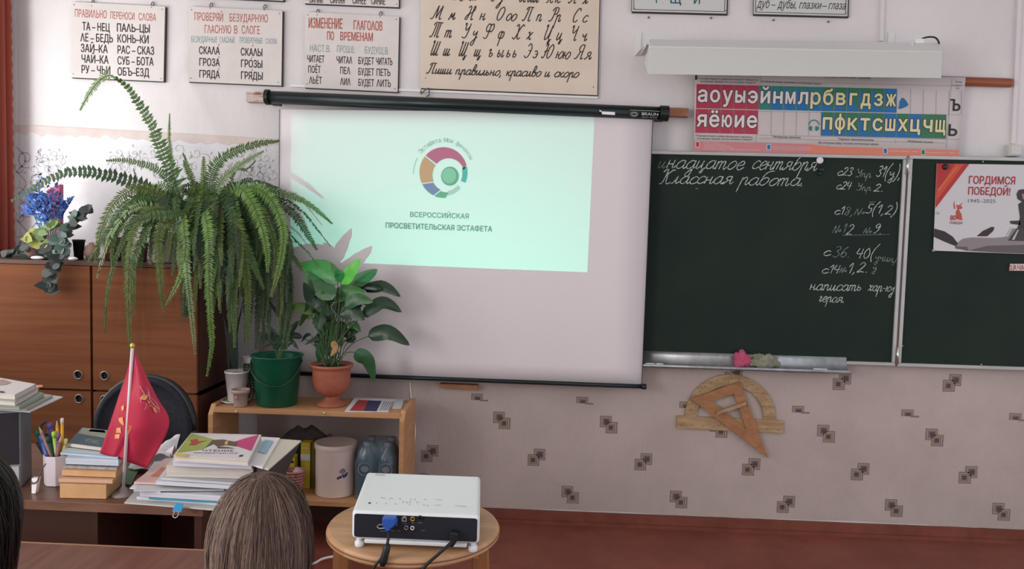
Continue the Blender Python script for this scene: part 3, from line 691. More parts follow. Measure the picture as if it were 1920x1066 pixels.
# chalk writing, as a flat print of chalk on the board
KY = CY+.0005
g = G()
for y, wd in ((0, .0042),):
    SC(g, 'надцатое', 1248, 315, 1392, 317, 15, KY, wd, .45, .05); SC(g, 'сентября', 1408, 316.5, 1529, 319, 15, KY, wd, .45, .05)
    SC(g, 'Классная', 1234, 343.5, 1372, 345, 13.5, KY, wd, .45, .05); SC(g, 'работа.', 1384, 346.5, 1508, 348, 14, KY, wd, .45, .05)
    cb = lambda x, y: (x/3.5545+1500, y/3.5545+290)
    def L(s, x0, y0, x1, y1, xh): a, b = cb(x0, y0), cb(x1, y1); SC(g, s, *a, *b, xh/3.5545, KY, .0038, .3, .06)
    L('с23', 245, 138, 345, 138, 28); L('31(у),', 505, 142, 672, 160, 38); L('с24', 238, 228, 335, 232, 28); L('2.', 490, 243, 560, 243, 26)
    L('5(1,2)', 435, 388, 640, 400, 32); L('с1', 225, 395, 290, 400, 28); L('2', 305, 532, 350, 532, 36); L('9.', 485, 525, 550, 528, 34)
    L('40(', 365, 690, 500, 690, 36); L('с', 150, 670, 200, 670, 32); L('с14', 140, 788, 260, 790, 30); L('1,2.', 310, 790, 460, 780, 34)
    L('написать', 60, 900, 410, 905, 38); L('хар-ку', 450, 905, 625, 915, 36); L('героя.', 120, 975, 300, 985, 34)
obj('chalk_writing', g, m_chalk, root)
g = G()
SC(g, 'и', 1232, 314, 1246, 315, 12, KY, .003, .45)
L = lambda s, x0, y0, x1, y1, xh: SC(g, s, *cb(x0, y0), *cb(x1, y1), xh/3.5545, KY, .0036, .3, .06)
L('Упр', 365, 145, 470, 152, 26); L('Упр', 370, 235, 470, 240, 24) if 'У' in GL else 0
L('8,№', 290, 400, 435, 400, 28); L('№1', 215, 522, 300, 525, 34); L('№', 420, 525, 480, 525, 26); L('36.', 215, 680, 340, 685, 38); L('учин)', 495, 700, 640, 720, 30); L('№', 262, 785, 312, 785, 24); L('у', 480, 770, 510, 770, 24)
obj('faint_chalk_writing', g, m_chalk2, root)
g = G(); g.ribbon([W(1580, 441, KY), W(1668, 439, KY)], .002); g.ribbon([W(1630, 379, KY), W(1642, 378, KY)], .003); g.ribbon([W(1304, 353, KY), W(1309, 353.5, KY)], .004)
obj('chalk_strokes', g, m_chalk2, root)
# magnets
def magnet(px, py, r, mat, lab, Y=CY, cat='magnet'):
    g = G(); g.smooth = True; p = W(px, py, Y)
    g.lathe([(r, 0), (r, .004), (r*.85, .008), (r*.4, .0095), (.0005, .010)], p, 20, mtx=Matrix.Rotation(math.pi/2, 3, 'X'))
    return tag(obj('round_magnet', g, mat), lab, cat)
magnet(1537, 300.5, .0165, M('magnet_white', '#d8d8da', .4), 'round white magnet at the top edge of the left chalkboard panel', CY-.007)
magnet(1540, 318, .013, m_dark, 'round black magnet just below the white magnet', CY)
magnet(1537, 325, .010, m_dark, 'small black magnet lowest under the white magnet', CY)
magnet(1772.5, 312.5, .0145, M('magnet_black', '#241719', .4), 'round black magnet holding the red corner of the victory poster', CY-.005)
# chalk sticks and rags on the tray
g = G()
def chalk(x, y, l, lab, r=.006, yaw=0, Y=-.1):
    p = W(x, y, Y); g = G(); g.smooth = True; z = ztray+r+.001
    d = V((math.cos(yaw), math.sin(yaw), 0))*l/2; c = V((p.x, Y, z)); g.tube([c-d, c+d], [r, r*.9], 10)
    tag(obj('chalk_stick', g, M('white_chalk', '#dededa', .9)), lab, 'chalk')
chalk(1219, 683, .045, 'leftmost white chalk stick on the tray, beside the screen edge')
chalk(1237, 684, .035, 'second white chalk stick on the tray, from the screen edge', yaw=.1)
chalk(1538, 695, .065, 'white chalk stick at the right end of the tray', yaw=.02)
def rag(x, y, w_, h_, mat, lab, seed, cat='rag'):
    h_ *= 1.45
    p = W(x, y, -.09); g = G(); g.smooth = True; n = 40; mm = 20
    c = V((p.x, -.088, ztray+h_*.9)); vs_ = []
    g.ball(c, 1, 72, (w_, .022, h_))
    for i, v in enumerate(g.v):
        q = v-c; nn = mnoise.noise(V((q.x*38+seed, q.y*38, q.z*38)))*.4+abs(mnoise.noise(V((q.x*75+seed, q.y*75, q.z*75))))*.32-.08
        g.v[i] = c+q*(1+nn); g.v[i].z = max(g.v[i].z, ztray+.001)
    return tag(obj('chalk_rag', g, mat), lab, cat)
rag(1391, 682, .043, .030, M('pink_rag', '#b3506e', .9, col2='#9c4460', nscale=20), 'crumpled pink rag on the chalk tray', 1)
rag(1434, 684, .072, .026, M('khaki_rag', '#8a8a76', .9, col2='#6b6d5e', nscale=24), 'crumpled grey-green rag on the chalk tray', 5)
# victory poster on the right panel
PY = CY-.004
root = thing('victory_poster', 'victory anniversary poster with red corner stripes and grey aeroplane, on the chalkboard', 'poster', W(1840, 470, PY))
def q2(x, y): return (x/4.636+1700, y/4.636+290)
px4 = [q2(262, 75), (1990, 310), (1978, 478), q2(232, 832)]
g = G(); slabW(g, px4, PY, PY+.002); obj('paper', g, M('poster_paper', '#c4c3c6', .5), root)
def pp(name, col, polys, dy=.0006, rough=.5):
    g = G()
    for pl in polys: quadW(g, [q2(*q) for q in pl], PY-dy)
    return obj(name, g, M('poster_'+name, col, rough), root)
pp('red_corner', '#a92a2a', [[(262, 75), (545, 80), (250, 465)]])
pp('orange_stripe', '#c4472c', [[(420, 78), (500, 79), (258, 400), (259, 330)]], .001)
pp('orange_highlight', '#c9603a', [[(430, 100), (455, 100), (265, 335), (268, 300)]], .0014)
g = G(); pj = lambda a, b: W(a, b, PY-.001)
for s_, a, b, c_, d_, h in (('ГОРДИМСЯ', 540, 250, 940, 258, 66), ('ПОБЕДОЙ!', 535, 345, 898, 353, 66)):
    T(g, s_, *q2(a, b), *q2(c_, d_), h/4.636, PY-.001, .018)
obj('red_headline', g, M('poster_headline', '#a01f2e', .5), root)
g = G(); T(g, '1945–2025', *q2(533, 415), *q2(772, 418), 33/4.636, PY-.001); obj('grey_dates', g, M('poster_grey', '#5a585a', .5), root)
g = G(); T(g, '80', *q2(378, 566), *q2(430, 568), 44/4.636, PY-.0012, .015); T(g, 'ПОБЕДА!', *q2(374, 600), *q2(485, 602), 22/4.636, PY-.0012, .01)
obj('emblem_lettering', g, M('poster_headline', '#a01f2e'), root)
pp('emblem_figure', '#b04a3a', [[(435, 560), (425, 500), (440, 470), (428, 430), (450, 440), (492, 412), (468, 445), (486, 450), (480, 468), (455, 475), (478, 520), (486, 570)], [(412, 470), (405, 430), (418, 395), (416, 430), (424, 470)]])
pp('aeroplane_body', '#857c7e', [[(425, 790), (450, 755), (490, 728), (560, 718), (760, 722), (860, 712), (905, 640), (1100, 640), (1300, 700), (1300, 870), (800, 850), (520, 835), (430, 810)]])
pp('aeroplane_shade', '#5c5254', [[(540, 832), (700, 790), (1100, 780), (1300, 820), (1300, 870), (800, 850)], [(420, 795), (530, 800), (535, 832), (425, 815)]], .001)
pp('propeller_blade', '#2a2325', [[(240, 640), (330, 665), (400, 710), (445, 768), (430, 795), (340, 760), (235, 712)]], .001)
pp('propeller_blade', '#2a2325', [[(608, 708), (660, 662), (740, 625), (765, 630), (750, 665), (700, 708)]], .001)
pp('cockpit_window', '#3a3435', [[(880, 745), (955, 640), (1040, 640), (1060, 750)]], .0014)
pp('cockpit_glass', '#aeb0b3', [[(862, 710), (905, 632), (925, 632), (880, 712)], [(915, 735), (965, 650), (975, 652), (935, 740)]], .0018)
pp('pilot', '#332b2c', [[(975, 600), (985, 540), (970, 430), (1010, 400), (1100, 420), (1120, 640), (960, 640)], [(895, 575), (985, 570), (990, 610), (905, 600)], [(955, 340), (975, 305), (1010, 298), (1060, 310), (1060, 400), (1000, 405), (965, 385)]], .0016)
pp('pilot_face', '#8b8082', [[(1000, 340), (1040, 335), (1045, 390), (1010, 385)]], .002)
g = G(); g.smooth = True
for x, y in ((232, 832), (270, 505)): g.ball(W(*q2(x, y), PY-.003), .0055, 10, (1.4, .5, 1))
obj('pin_magnet', g, m_chalk, root)
# magnet letters below the poster
for k, (ch, x) in enumerate((('Д', 1891.5), ('А', 1899.5), ('Ч', 1907), ('А', 1913.5))):
    g = G(); g.m = 0; p = W(x, 507, CY); g.prism([p+V((0, 0, 0)), p+V((.017, 0, 0)), p+V((.02, 0, .033)), p+V((.003, 0, .033))], (0, -.003, 0))
    g.m = 1; T(g, ch, x+.5, 505.5, x+6, 505.7, 9, CY-.0036, .02)
    tag(obj('magnetic_letter', g, [M('letter_card', '#cfc4c4', .6), m_red]), ('leftmost', 'second', 'third', 'rightmost')[k]+' small magnetic letter below the victory poster', 'letter')

# ------------------------------------------------------------------ wooden drawing tools on the wall
pcn = W(1369.5, 784, -.02); kk = scale_at(pcn); R1, R0 = 84.5*kk, 62*kk; rt = lambda x, z, Y: V((pcn.x+x, Y, pcn.z+z-.012*x))
root = thing('wooden_protractor', 'large worn wooden board protractor hanging under the chalk tray', 'protractor', pcn)
g = G(); n = 40
for k in range(n):
    a0, a1 = math.pi*k/n, math.pi*(k+1)/n
    q = [rt(r*math.cos(a), r*math.sin(a)*.985, -.016) for r, a in ((R1, a0), (R1, a1), (R0, a1), (R0, a0))]; g.hexa(q, [V((p.x, -.007, p.z)) for p in q])
obj('arc', g, m_ply, root, bevel=.0008)
g = G(); q = [rt(-99*kk, .001, -.018), rt(99.5*kk, .001, -.018), rt(99.5*kk, -24*kk, -.018), rt(-99*kk, -24*kk, -.018)]; g.hexa(q, [V((p.x, -.006, p.z)) for p in q]); obj('base_bar', g, m_ply, root, bevel=.0015)
g = G()
for k in range(1, 18):
    a = math.pi*k/18; g.lathe([(.0028, 0), (.0005, .0004)], rt(76*kk*math.cos(a), 76*kk*math.sin(a), -.0162), 8, mtx=Matrix.Rotation(math.pi/2, 3, 'X'))
for x in range(-90, 95, 20): g.lathe([(.0026, 0), (.0005, .0004)], rt(x*kk, -17*kk, -.0182), 8, mtx=Matrix.Rotation(math.pi/2, 3, 'X'))
for k in range(1, 36):
    a = math.pi*k/36; g.ribbon([rt(R0*1.03*math.cos(a), R0*1.03*math.sin(a), -.0164), rt(R0*(1.12 if k % 2 else 1.07)*math.cos(a), R0*(1.12 if k % 2 else 1.07)*math.sin(a), -.0164)], .0012)
obj('degree_marks', g, M('pencil_marks', '#5b4230', .7), root)
g = G(); g.smooth = True; g.ribbon([rt(72*kk*.86*math.cos(math.pi*k/40)*1.0, 72*kk*.86*math.sin(math.pi*k/40)+.0, -.0163) for k in range(2, 39)], .0015); obj('scribed_line', g, M('pencil_marks', '#5b4230'), root)
root = thing('wooden_set_square', 'brown wooden set square with handle hanging over the protractor', 'set square', W(1400, 800, -.03))
oo = [W(x, y, -.030) for x, y in ((1295.7, 747.7), (1387.5, 714.7), (1441.2, 859.1))]; ii = [W(x, y, -.030) for x, y in ((1336, 751.8), (1376.2, 738.4), (1398.9, 804.4))]
g = G()
for k in range(3):
    q = [oo[k], oo[(k+1) % 3], ii[(k+1) % 3], ii[k]]; g.hexa(q, [V((p.x, -.020, p.z)) for p in q])
obj('triangle', g, m_ply2, root, bevel=.001)
g = G(); a, b = W(1344, 775, -.05), W(1400, 756, -.05); up_ = V((0, 0, .009)); g.hexa([a+up_, b+up_, b-up_, a-up_], [V((p.x, -.028, p.z)) for p in (a+up_, b+up_, b-up_, a-up_)]); obj('handle', g, m_ply, root, bevel=.002)
g = G(); g.tube([W(1385, 719, -.045), W(1385, 719, -.001)], .002, 8); obj('nail', g, m_nail, root)

# ------------------------------------------------------------------ phonics chart with its rod, board lamp
g = G(); g.smooth = True; a = W(1310, 136, -.02); b = W(1897, 155.5, -.02)
g.tube([a, b-V((.01, 0, 0)), b-V((.003, 0, 0)), b], [.0215, .0215, .02, .015], 16)
tag(obj('wooden_rod', g, m_woodr), 'brown varnished wooden rod behind the phonics chart, ending at right', 'rod')
CHY = -.046
TLc, TRc, BRc, BLc = (1303.5, 134), (1810.5, 145), (1797.5, 296), (1300.5, 283)
root = thing('phonics_chart', 'colourful paper chart of vowel and consonant letters above the chalkboard', 'chart', W(1550, 290, CHY))
g = G(); n = 24; vs_ = []
def cpt(u, v):
    x = (TLc[0]+(TRc[0]-TLc[0])*u)*(1-v)+(BLc[0]+(BRc[0]-BLc[0])*u)*v
    y = (TLc[1]+(TRc[1]-TLc[1])*u)*(1-v)+(BLc[1]+(BRc[1]-BLc[1])*u)*v
    return x, y
for j in (0, 1, 2, 3):
    for i in range(n+1): vs_.append(W(*cpt(i/n, j/3), CHY+.001+.0005*math.sin(i*1.3)))
g.smooth = True; g.add(vs_, [(j*(n+1)+i, j*(n+1)+i+1, (j+1)*(n+1)+i+1, (j+1)*(n+1)+i) for j in range(3) for i in range(n)])
o = obj('paper', g, M('chart_paper', '#c3bbba', .55), root); so = o.modifiers.new('t', 'SOLIDIFY'); so.thickness = .001; so.offset = 1
c_red = M('chart_crimson', '#a63048', .5); c_gr = M('chart_green', '#2c7050', .5); c_bl = M('chart_blue', '#1668a0', .5)
c_te = M('chart_teal', '#257a74', .5); c_let = M('chart_letter', '#d9cf9f', .5); c_letw = M('chart_letter_white', '#dcd3d2', .5); c_ol = M('chart_outline', '#2a3a3c', .5)
c_dk = M('chart_black', '#211d20', .5); c_ln = M('chart_line', '#7f8788', .5); c_pk = M('chart_pink', '#c07d80', .5); c_or = M('chart_salmon', '#cf7c66', .5)
def yline(v0, x): return v0+(x-1303)*.0235     # horizontal chart lines slope with the sheet
ROW = [(157.5, 203), (204, 249.3)]
colw = 23.55
def lx(x, y): return x-(y-158)*.021
gl = G(); gw = G(); go = G(); gk = G(); gln = G()
def cell(k, i, row_, split=None):
    xa = (1306 if row_ == 0 else 1304.5)+i*colw; xb = xa+colw-.9
    y0, y1 = ROW[row_]
    c4 = [(xa-0, yline(y0, xa)), (xb, yline(y0, xb)), (xb-.9, yline(y1, xb)-.6), (xa-.9, yline(y1, xa)-.6)]
    g = G()
    if split: quadW(g, [c4[0], c4[1], c4[2]], CHY-.0012); g.m = 1; quadW(g, [c4[0], c4[2], c4[3]], CHY-.0012)
    else: quadW(g, c4, CHY-.0012)
    mm = {'r': c_red, 'g': c_gr, 'b': c_bl, 't': c_te}
    obj('letter_cell', g, [mm[k], mm[split or k]], root)
    return xa, xb, y0, y1
def clet(gx, ch, xa, xb, y0, y1, out=True, frac=1):
    h = 21 if ch not in 'б' else 22; base = yline(y1, xa)-13
    hh = {'ё': 29/1.0, 'й': 29}.get(ch, 29)
    vs0 = glyphs(ch)[0]; mn = min(p[0] for p in vs0); mx = max(p[0] for p in vs0)
    wdt = min((mx-mn)*hh/.729*1.0*.95, colw-6); mid = (xa+xb)/2-.5
    if out: T(go, ch, mid-wdt/2, base, mid+wdt/2, base+wdt*.023, hh, CHY-.0018, .05)
    T(gx, ch, mid-wdt/2, base, mid+wdt/2, base+wdt*.023, hh, CHY-.0028, .02)
for i, ch in enumerate('аоуыэ'): clet(gw, ch, *cell('r', i, 0))
for i, ch in enumerate('яёюие'):
    q = cell('r', i, 1); gln.ribbon([W(q[0]+1, yline(204, q[0])+2, CHY-.0014), W(q[1]-2, yline(249, q[1])-2, CHY-.0014)], .0012); clet(gw, ch, *q)
for i, ch in enumerate('йнмлрбвгдзж'):
    k, s_ = ('t', None) if ch == 'й' else ('b', None) if ch == 'ж' else ('t', 'b') if ch in 'нмлр' else ('g', 'b')
    clet(gl if i > 3 else gw, ch, *cell(k, 5+i, 0, s_))
for i, ch in enumerate('пфктсшхцчщ'):
    k, s_ = ('b', None) if ch in 'шц' else ('g', None) if ch in 'чщ' else ('g', 'b')
    clet(gl, ch, *cell(k, 10+i, 1, s_))
T(gk, 'Ъ', 1781.5, 207, 1800, 207.5, 21, CHY-.002, .02); T(gk, 'Ь', 1778.5, 254, 1794, 254.4, 21, CHY-.002, .02)
obj('letter_outlines', go, c_ol, root); obj('yellow_letters', gl, c_let, root); obj('white_letters', gw, c_letw, root)
obj('diagonal_lines', gln, c_pk, root)
# blank cell lines
g = G()
def ln(x0, y0, x1, y1, wd=.0014): g.ribbon([W(x0, y0, CHY-.001), W(x1, y1, CHY-.001)], wd)
for k in range(1, 5): x = 1423+k*colw; ln(x, yline(204, x), x-.9, yline(249, x))
for k in range(1, 6): x = 1684+k*23.9; ln(x, yline(157.5, x), x-.9, yline(203, x))
for v in (149.5, 203.5, 250, 256.5): ln(1425 if v != 203.5 else 1304, yline(v, 1425), 1800 if v < 256 else 1772, yline(v, 1795))
ln(1427, 143, 1425, 160); ln(1419, 252, 1417, 268); ln(1785, 147, 1774, 280); ln(1679, 262, 1679, 268); ln(1304, 142, 1427, 145)
obj('table_lines', g, c_ln, root)
def tx(s, x0, y0, x1, y1, h=3.4, gg=gk): T(gg, s, x0, y0, x1, y1, h, CHY-.002)
tx('Гласные первого ряда обозначают твёрдость', 1308, 148.5, 1422, 151.5); tx('согласных звуков, после которых следуют', 1312, 154, 1418, 156.5)
tx('В первом ряду звонкие согласные звуки', 1428, 154, 1539, 158.5); tx('Буквы согласных звуков', 1546, 145, 1632, 148, 4)
tx('Гласные второго ряда обозначают мягкость', 1305, 255.5, 1411, 258.5); tx('согласных звуков, после которых следуют', 1307, 261, 1411, 263)
tx('Непарные звонкие', 1449, 258, 1501, 259.5, 4); tx('Парные звонкие/глухие', 1572, 262, 1638, 264, 3.8); tx('Непарные глухие', 1702, 266, 1749, 268.3, 3.8)
tx('Во втором ряду глухие согласные звуки', 1535, 269, 1647, 272, 3.8); tx('Буквы', 1792, 154.5, 1804, 155, 3); tx('не обозначают', 1785, 160.5, 1806, 161, 2.4); tx('звук', 1792, 166, 1799, 166.3, 2.4)
quadW(gk, [(1303.5, 140.5), (1306.8, 140.6), (1306.8, 149.5), (1303.3, 149.5)], CHY-.002)
obj('black_lettering', gk, c_dk, root)
g = G(); quadW(g, [(1301, 264), (1514, 269.8), (1514, 289), (1300.5, 283)], CHY-.0012); obj('pink_band', g, c_pk, root)
g = G(); quadW(g, [(1514, 269.8), (1560, 275), (1799, 281.5), (1797.5, 296), (1514, 288.7)], CHY-.0012); obj('salmon_band', g, c_or, root)
for nm, x, y, mt in (('crimson_key', 1308, 270, c_red), ('blue_key', 1441.5, 275, c_bl), ('blue_key', 1660, 282.3, c_bl), ('green_key', 1731, 284.5, c_gr)):
    g = G(); g.m = 0; quadW(g, [(x-4, y-5), (x+4, y-5), (x+4, y+6), (x-4, y+6)], CHY-.0018); g.m = 1; quadW(g, [(x-3, y-4), (x+3, y-4), (x+3, y+5), (x-3, y+5)], CHY-.0022)
    obj(nm, g, [c_letw, mt], root)
g = G()
for k in range(5): tx('Обозначают согласные звуки', 1319, 267.5+k*3.1, 1350+9*k+(40 if k == 4 else 0), 268.5+k*3.2, 1.6, g)
for k in range(2): tx('Парные по звонкости и глухости согласные звуки речи', 1449, 275+k*4, 1520, 277+k*4, 1.8, g)
tx('Обозначает согласные', 1666, 283.5, 1704, 284.6, 2.2, g); tx('Твёрдые', 1709, 284.6, 1722, 285, 2, g); tx('Всегда мягкие согласные', 1738, 286.3, 1773, 287.4, 2.2, g); tx('Ч Щ Й', 1778, 287, 1789, 287.5, 2.4, g)
obj('pale_lettering', g, c_letw, root)
# bell and headphones pictures
g = G(); bc = (1694, 195)
quadW(g, [(1686, 199), (1687, 190), (1691, 183), (1695, 184), (1700, 190), (1703, 195), (1690, 203)], CHY-.002); quadW(g, [(1684, 201), (1688, 197), (1704, 195), (1701, 199), (1689, 204), (1686, 204)], CHY-.0022)
obj('bell_picture', g, c_bl, root)
g = G(); c = W(1526, 236, CHY-.002)
g.ribbon([c+V((.024*math.cos(t), 0, .024*math.sin(t)+.004)) for t in [k*math.pi/12 for k in range(13)]], .005)
for s_ in (-1, 1): g.poly([c+V((s_*x, 0, z)) for x, z in ((.008, -.002), (.014, .0), (.024, -.004), (.024, -.016), (.013, -.024), (.008, -.022))])
obj('headphones_picture', g, c_te, root)

# lamp over the board
LY = -.30
a = W(1215, 101, LY)
def lampx(px, Y): return W(px, 100, Y)
root = thing('board_lamp', 'long white metal lamp fixed above the chalkboard', 'lamp', (W(1490, 100, -.15).x, -.15, W(1490, 130, LY).z))
tl, tr = W(1216, 73, -.16), W(1764, 80, -.16)
f1l, f1r = W(1217, 86.5, -.24), W(1766, 96.5, -.24)
f2l, f2r = W(1215, 139, LY), W(1765, 146.5, LY)
g = G()
# top box section
g.hexa([tl, tr, f1r, f1l], [tl+V((0, .03, -.05)), tr+V((0, .03, -.05)), f1r+V((0, .02, -.045)), f1l+V((0, .02, -.045))])
obj('ballast_box', g, M('lamp_white', '#d4d6d2', .4), root, bevel=.004)
g = G(); s0 = V((0, -.006, -.006))
A, B = f1l+s0, f1r+s0
g.hexa([A, B, f2r, f2l], [A+V((0, .012, -.004)), B+V((0, .012, -.004)), f2r+V((0, .012, .002)), f2l+V((0, .012, .002))])
C1, C2 = f2l+V((0, .13, .07)), f2r+V((0, .13, .07))
g.hexa([A+V((0, .12, -.01)), B+V((0, .12, -.01)), C2+V((0, 0, .0)), C1], [A+V((0, .13, -.01)), B+V((0, .13, -.01)), C2+V((0, .012, 0)), C1+V((0, .012, 0))])
for e in (A, B):
    c4 = [e, e+V((0, .12, -.01)), (C1 if e is A else C2), (f2l if e is A else f2r)]
    g.prism(c4, (.004 if e is A else -.004, 0, 0))
obj('reflector_shade', g, M('lamp_shade_white', '#c8cbc7', .45), root, bevel=.002)
g = G(); g.smooth = True; mid1, mid2 = A+V((.03, .07, -.06)), B+V((-.03, .07, -.06)); g.tube([mid1, mid2], .013, 12); obj('fluorescent_tube', g, m_white, root)
for px in (1196, 1670):
    g = G(); q = W(px, 85, 0)
    g.bb((q.x-.016, -.005, q.z-.05), (q.x+.016, 0, q.z+.06)); qa = W(px+10, 88, -.2)
    g.prism([(q.x+.012, 0, q.z-.02), (q.x+.012, 0, q.z-.05), (q.x+.012, -.2, q.z-.055), (q.x+.012, -.2, q.z-.035)], (.004, 0, 0))
    g.prism([(q.x-.016, 0, q.z-.052), (q.x+.016, 0, q.z-.052), (q.x+.05, -.17, q.z-.04), (q.x+.012, -.17, q.z-.04)], (0, 0, .004))
    obj('wall_bracket', g, M('lamp_white', '#d4d6d2'), root, bevel=.001)
g = G(); g.smooth = True; q = W(1757, 78, -.17)
g.tube(spl([tuple(q+V((-.09, .02, .0))), tuple(q+V((-.05, .01, .02))), tuple(q+V((-.01, 0, .018))), tuple(q+V((.01, .0, -.01))), tuple(q+V((.012, .02, -.04)))]), .004, 8)
obj('lamp_cable', g, m_dark, root)
g = G(); g.box(q+V((-.075, .02, .004)), (.04, .03, .022)); obj('terminal_block', g, m_white, root, bevel=.003)

# ------------------------------------------------------------------ furniture materials
m_cab = M('cabinet_veneer', '#774b32', .75, spec=.08, col2='#683f2a', nscale=5, stretch=(.25, 1, 5), wood=True, detail=6)
m_cabs = M('cabinet_carcass', '#4a2a20', .6)
m_bkc = M('bookcase_veneer', '#bd8f66', .5, col2='#aa7e57', nscale=5, stretch=(.3, 1, 6), wood=True, detail=5)
m_desk = M('desk_veneer', '#6a4a3c', .35, col2='#573a2f', nscale=6, stretch=(.3, 4, 4), wood=True, detail=5)
m_stud = M('student_desk_top', '#6b4334', .45, col2='#573427', nscale=9, stretch=(5, .5, 1), wood=True, detail=6)
m_rim = M('desk_rim', '#8f6a52', .5)
m_stool = M('stool_wood', '#c39a76', .45, col2='#ad845f', nscale=7, stretch=(.4, 3, 1), wood=True, detail=5)
m_stoolleg = M('stool_leg_wood', '#a9744a', .5, col2='#93613b', nscale=7, stretch=(3, 3, .4), wood=True)
m_paper = M('white_paper', '#d2d0d4', .7); m_paper2 = M('grey_paper', '#b9bcc0', .7); m_kraft = M('kraft_paper', '#cfa578', .75, col2='#c09468', nscale=10)
m_pages = M('book_pages', '#cfc7bb', .8, col2='#b9b0a4', nscale=60, stretch=(.1, .1, 6))
# ---- curtain at the left edge
root = thing('window_curtain', 'red curtain with scalloped edge hanging at the far left window', 'curtain', (XL+.06, -.2, .9))
g = G(); ny, nz = 24, 60; vs_ = []
for j in range(nz+1):
    z = 1.18+(2.85-1.18)*j/nz
    for i in range(ny+1):
        t = i/ny; y = -.05-.014*abs(math.sin(j*math.pi*.5))*(1-t)**6*1.0-t*.16
        vs_.append(V((XL+.05+.018*math.sin(t*18), y, z)))
g.smooth = True; g.add(vs_, [(j*(ny+1)+i, j*(ny+1)+i+1, (j+1)*(ny+1)+i+1, (j+1)*(ny+1)+i) for j in range(nz) for i in range(ny)])
o = obj('cloth', g, M('curtain_red', '#b8604f', .8, trl=.35), root); so = o.modifiers.new('t', 'SOLIDIFY'); so.thickness = .002
g = G(); g.smooth = True; g.tube([(XL+.05, -.03, 2.87), (XL+.05, -2.3, 2.87)], .012, 10); obj('curtain_rod', g, m_woodr, root)

# ---- cabinet
CX1 = W(370, 600, -.45).x; CF = -.45; CT_ = W(300, 494, CF).z
root = thing('wall_cabinet', 'wide brown veneer cabinet with four round-hole doors under the ferns', 'cabinet', ((CX1-2.7)/2, CF/2-.02, 0))
g = G(); t = .018
g.bb((-2.70, CF+.02, .06), (-2.70+t, -.02, CT_-t)); g.bb((CX1-t, CF+.02, .0), (CX1, -.02, CT_-t)); g.bb((-2.70, CF, CT_-t), (CX1, -.02, CT_))
g.bb((-2.70, -.03, .06), (CX1, -.02, CT_-t)); g.bb((-2.70, CF+.02, .02), (CX1, -.02, .06))
xd = W(171.5, 600, CF).x; g.bb((xd-.012, CF+.02, .06), (xd+.012, -.03, CT_-t))
zd = W(250, 735, CF).z; g.bb((-2.70, CF+.02, zd-.01), (CX1, -.03, zd+.01)); obj('carcass', g, m_cabs, root)
def door_cab(x0, x1, z0, z1, hx, hz):
    g = G(); n = 24; r = .017; c = V((hx, CF, hz)); y0, y1 = CF-.001, CF+.016
    # panel with a round finger hole: ring fan to rectangle
    ring_ = [(hx+r*math.cos(2*math.pi*k/n), hz+r*math.sin(2*math.pi*k/n)) for k in range(n)]
    out = []
    for k in range(n):
        a = 2*math.pi*k/n; dx, dz = math.cos(a), math.sin(a)
        tt = min(((x1-hx)/dx if dx > 1e-6 else (x0-hx)/dx if dx < -1e-6 else 9), ((z1-hz)/dz if dz > 1e-6 else (z0-hz)/dz if dz < -1e-6 else 9))
        out.append((hx+dx*tt, hz+dz*tt))
    for cx_, cz_ in ((x0, z0), (x1, z0), (x1, z1), (x0, z1)):
        k = min(range(n), key=lambda q: (out[q][0]-cx_)**2+(out[q][1]-cz_)**2); out[k] = (cx_, cz_)
    vs_ = [V((x, y, z)) for y in (y0, y1) for x, z in ring_+out]
    fs = []
    for k in range(n):
        q = (k+1) % n; fs += [(k, q, n+q, n+k), (2*n+k, 3*n+k, 3*n+q, 2*n+q), (k, 2*n+k, 2*n+q, q), (n+k, n+q, 3*n+q, 3*n+k)]
    g.add(vs_, fs); d = obj('door', g, m_cab, root)
    g = G(); g.smooth = True; R = Matrix.Rotation(math.pi/2, 3, 'X')
    g.lathe([(r+.005, 0), (r+.005, .003), (r+.001, .004), (r-.001, .002), (r-.001, -.014), (r+.0005, -.014), (r+.0005, 0)], (hx, y0, hz), 24, mtx=R, cap=False)
    obj('ring_handle', g, M('ring_metal', '#8d8078', .35, .7), d)
    g = G(); g.lathe([(r-.001, -.012), (r-.001, -.0125)], (hx, y0, hz), 20, mtx=R); obj('hole_lining', g, m_dark, d)
hz1 = W(200, 704, CF).z; hz0 = W(148, 747, CF).z
door_cab(-2.695, xd-.006, zd+.006, CT_-t-.003, W(147, 702, CF).x, hz1)
door_cab(xd+.006, CX1-.003, zd+.006, CT_-t-.003, W(196.5, 704, CF).x, hz1)
door_cab(-2.695, xd-.006, .065, zd-.004, W(148.5, 747, CF).x, hz0)
door_cab(xd+.006, CX1-.003, .065, zd-.004, W(196.5, 749, CF).x, hz0)

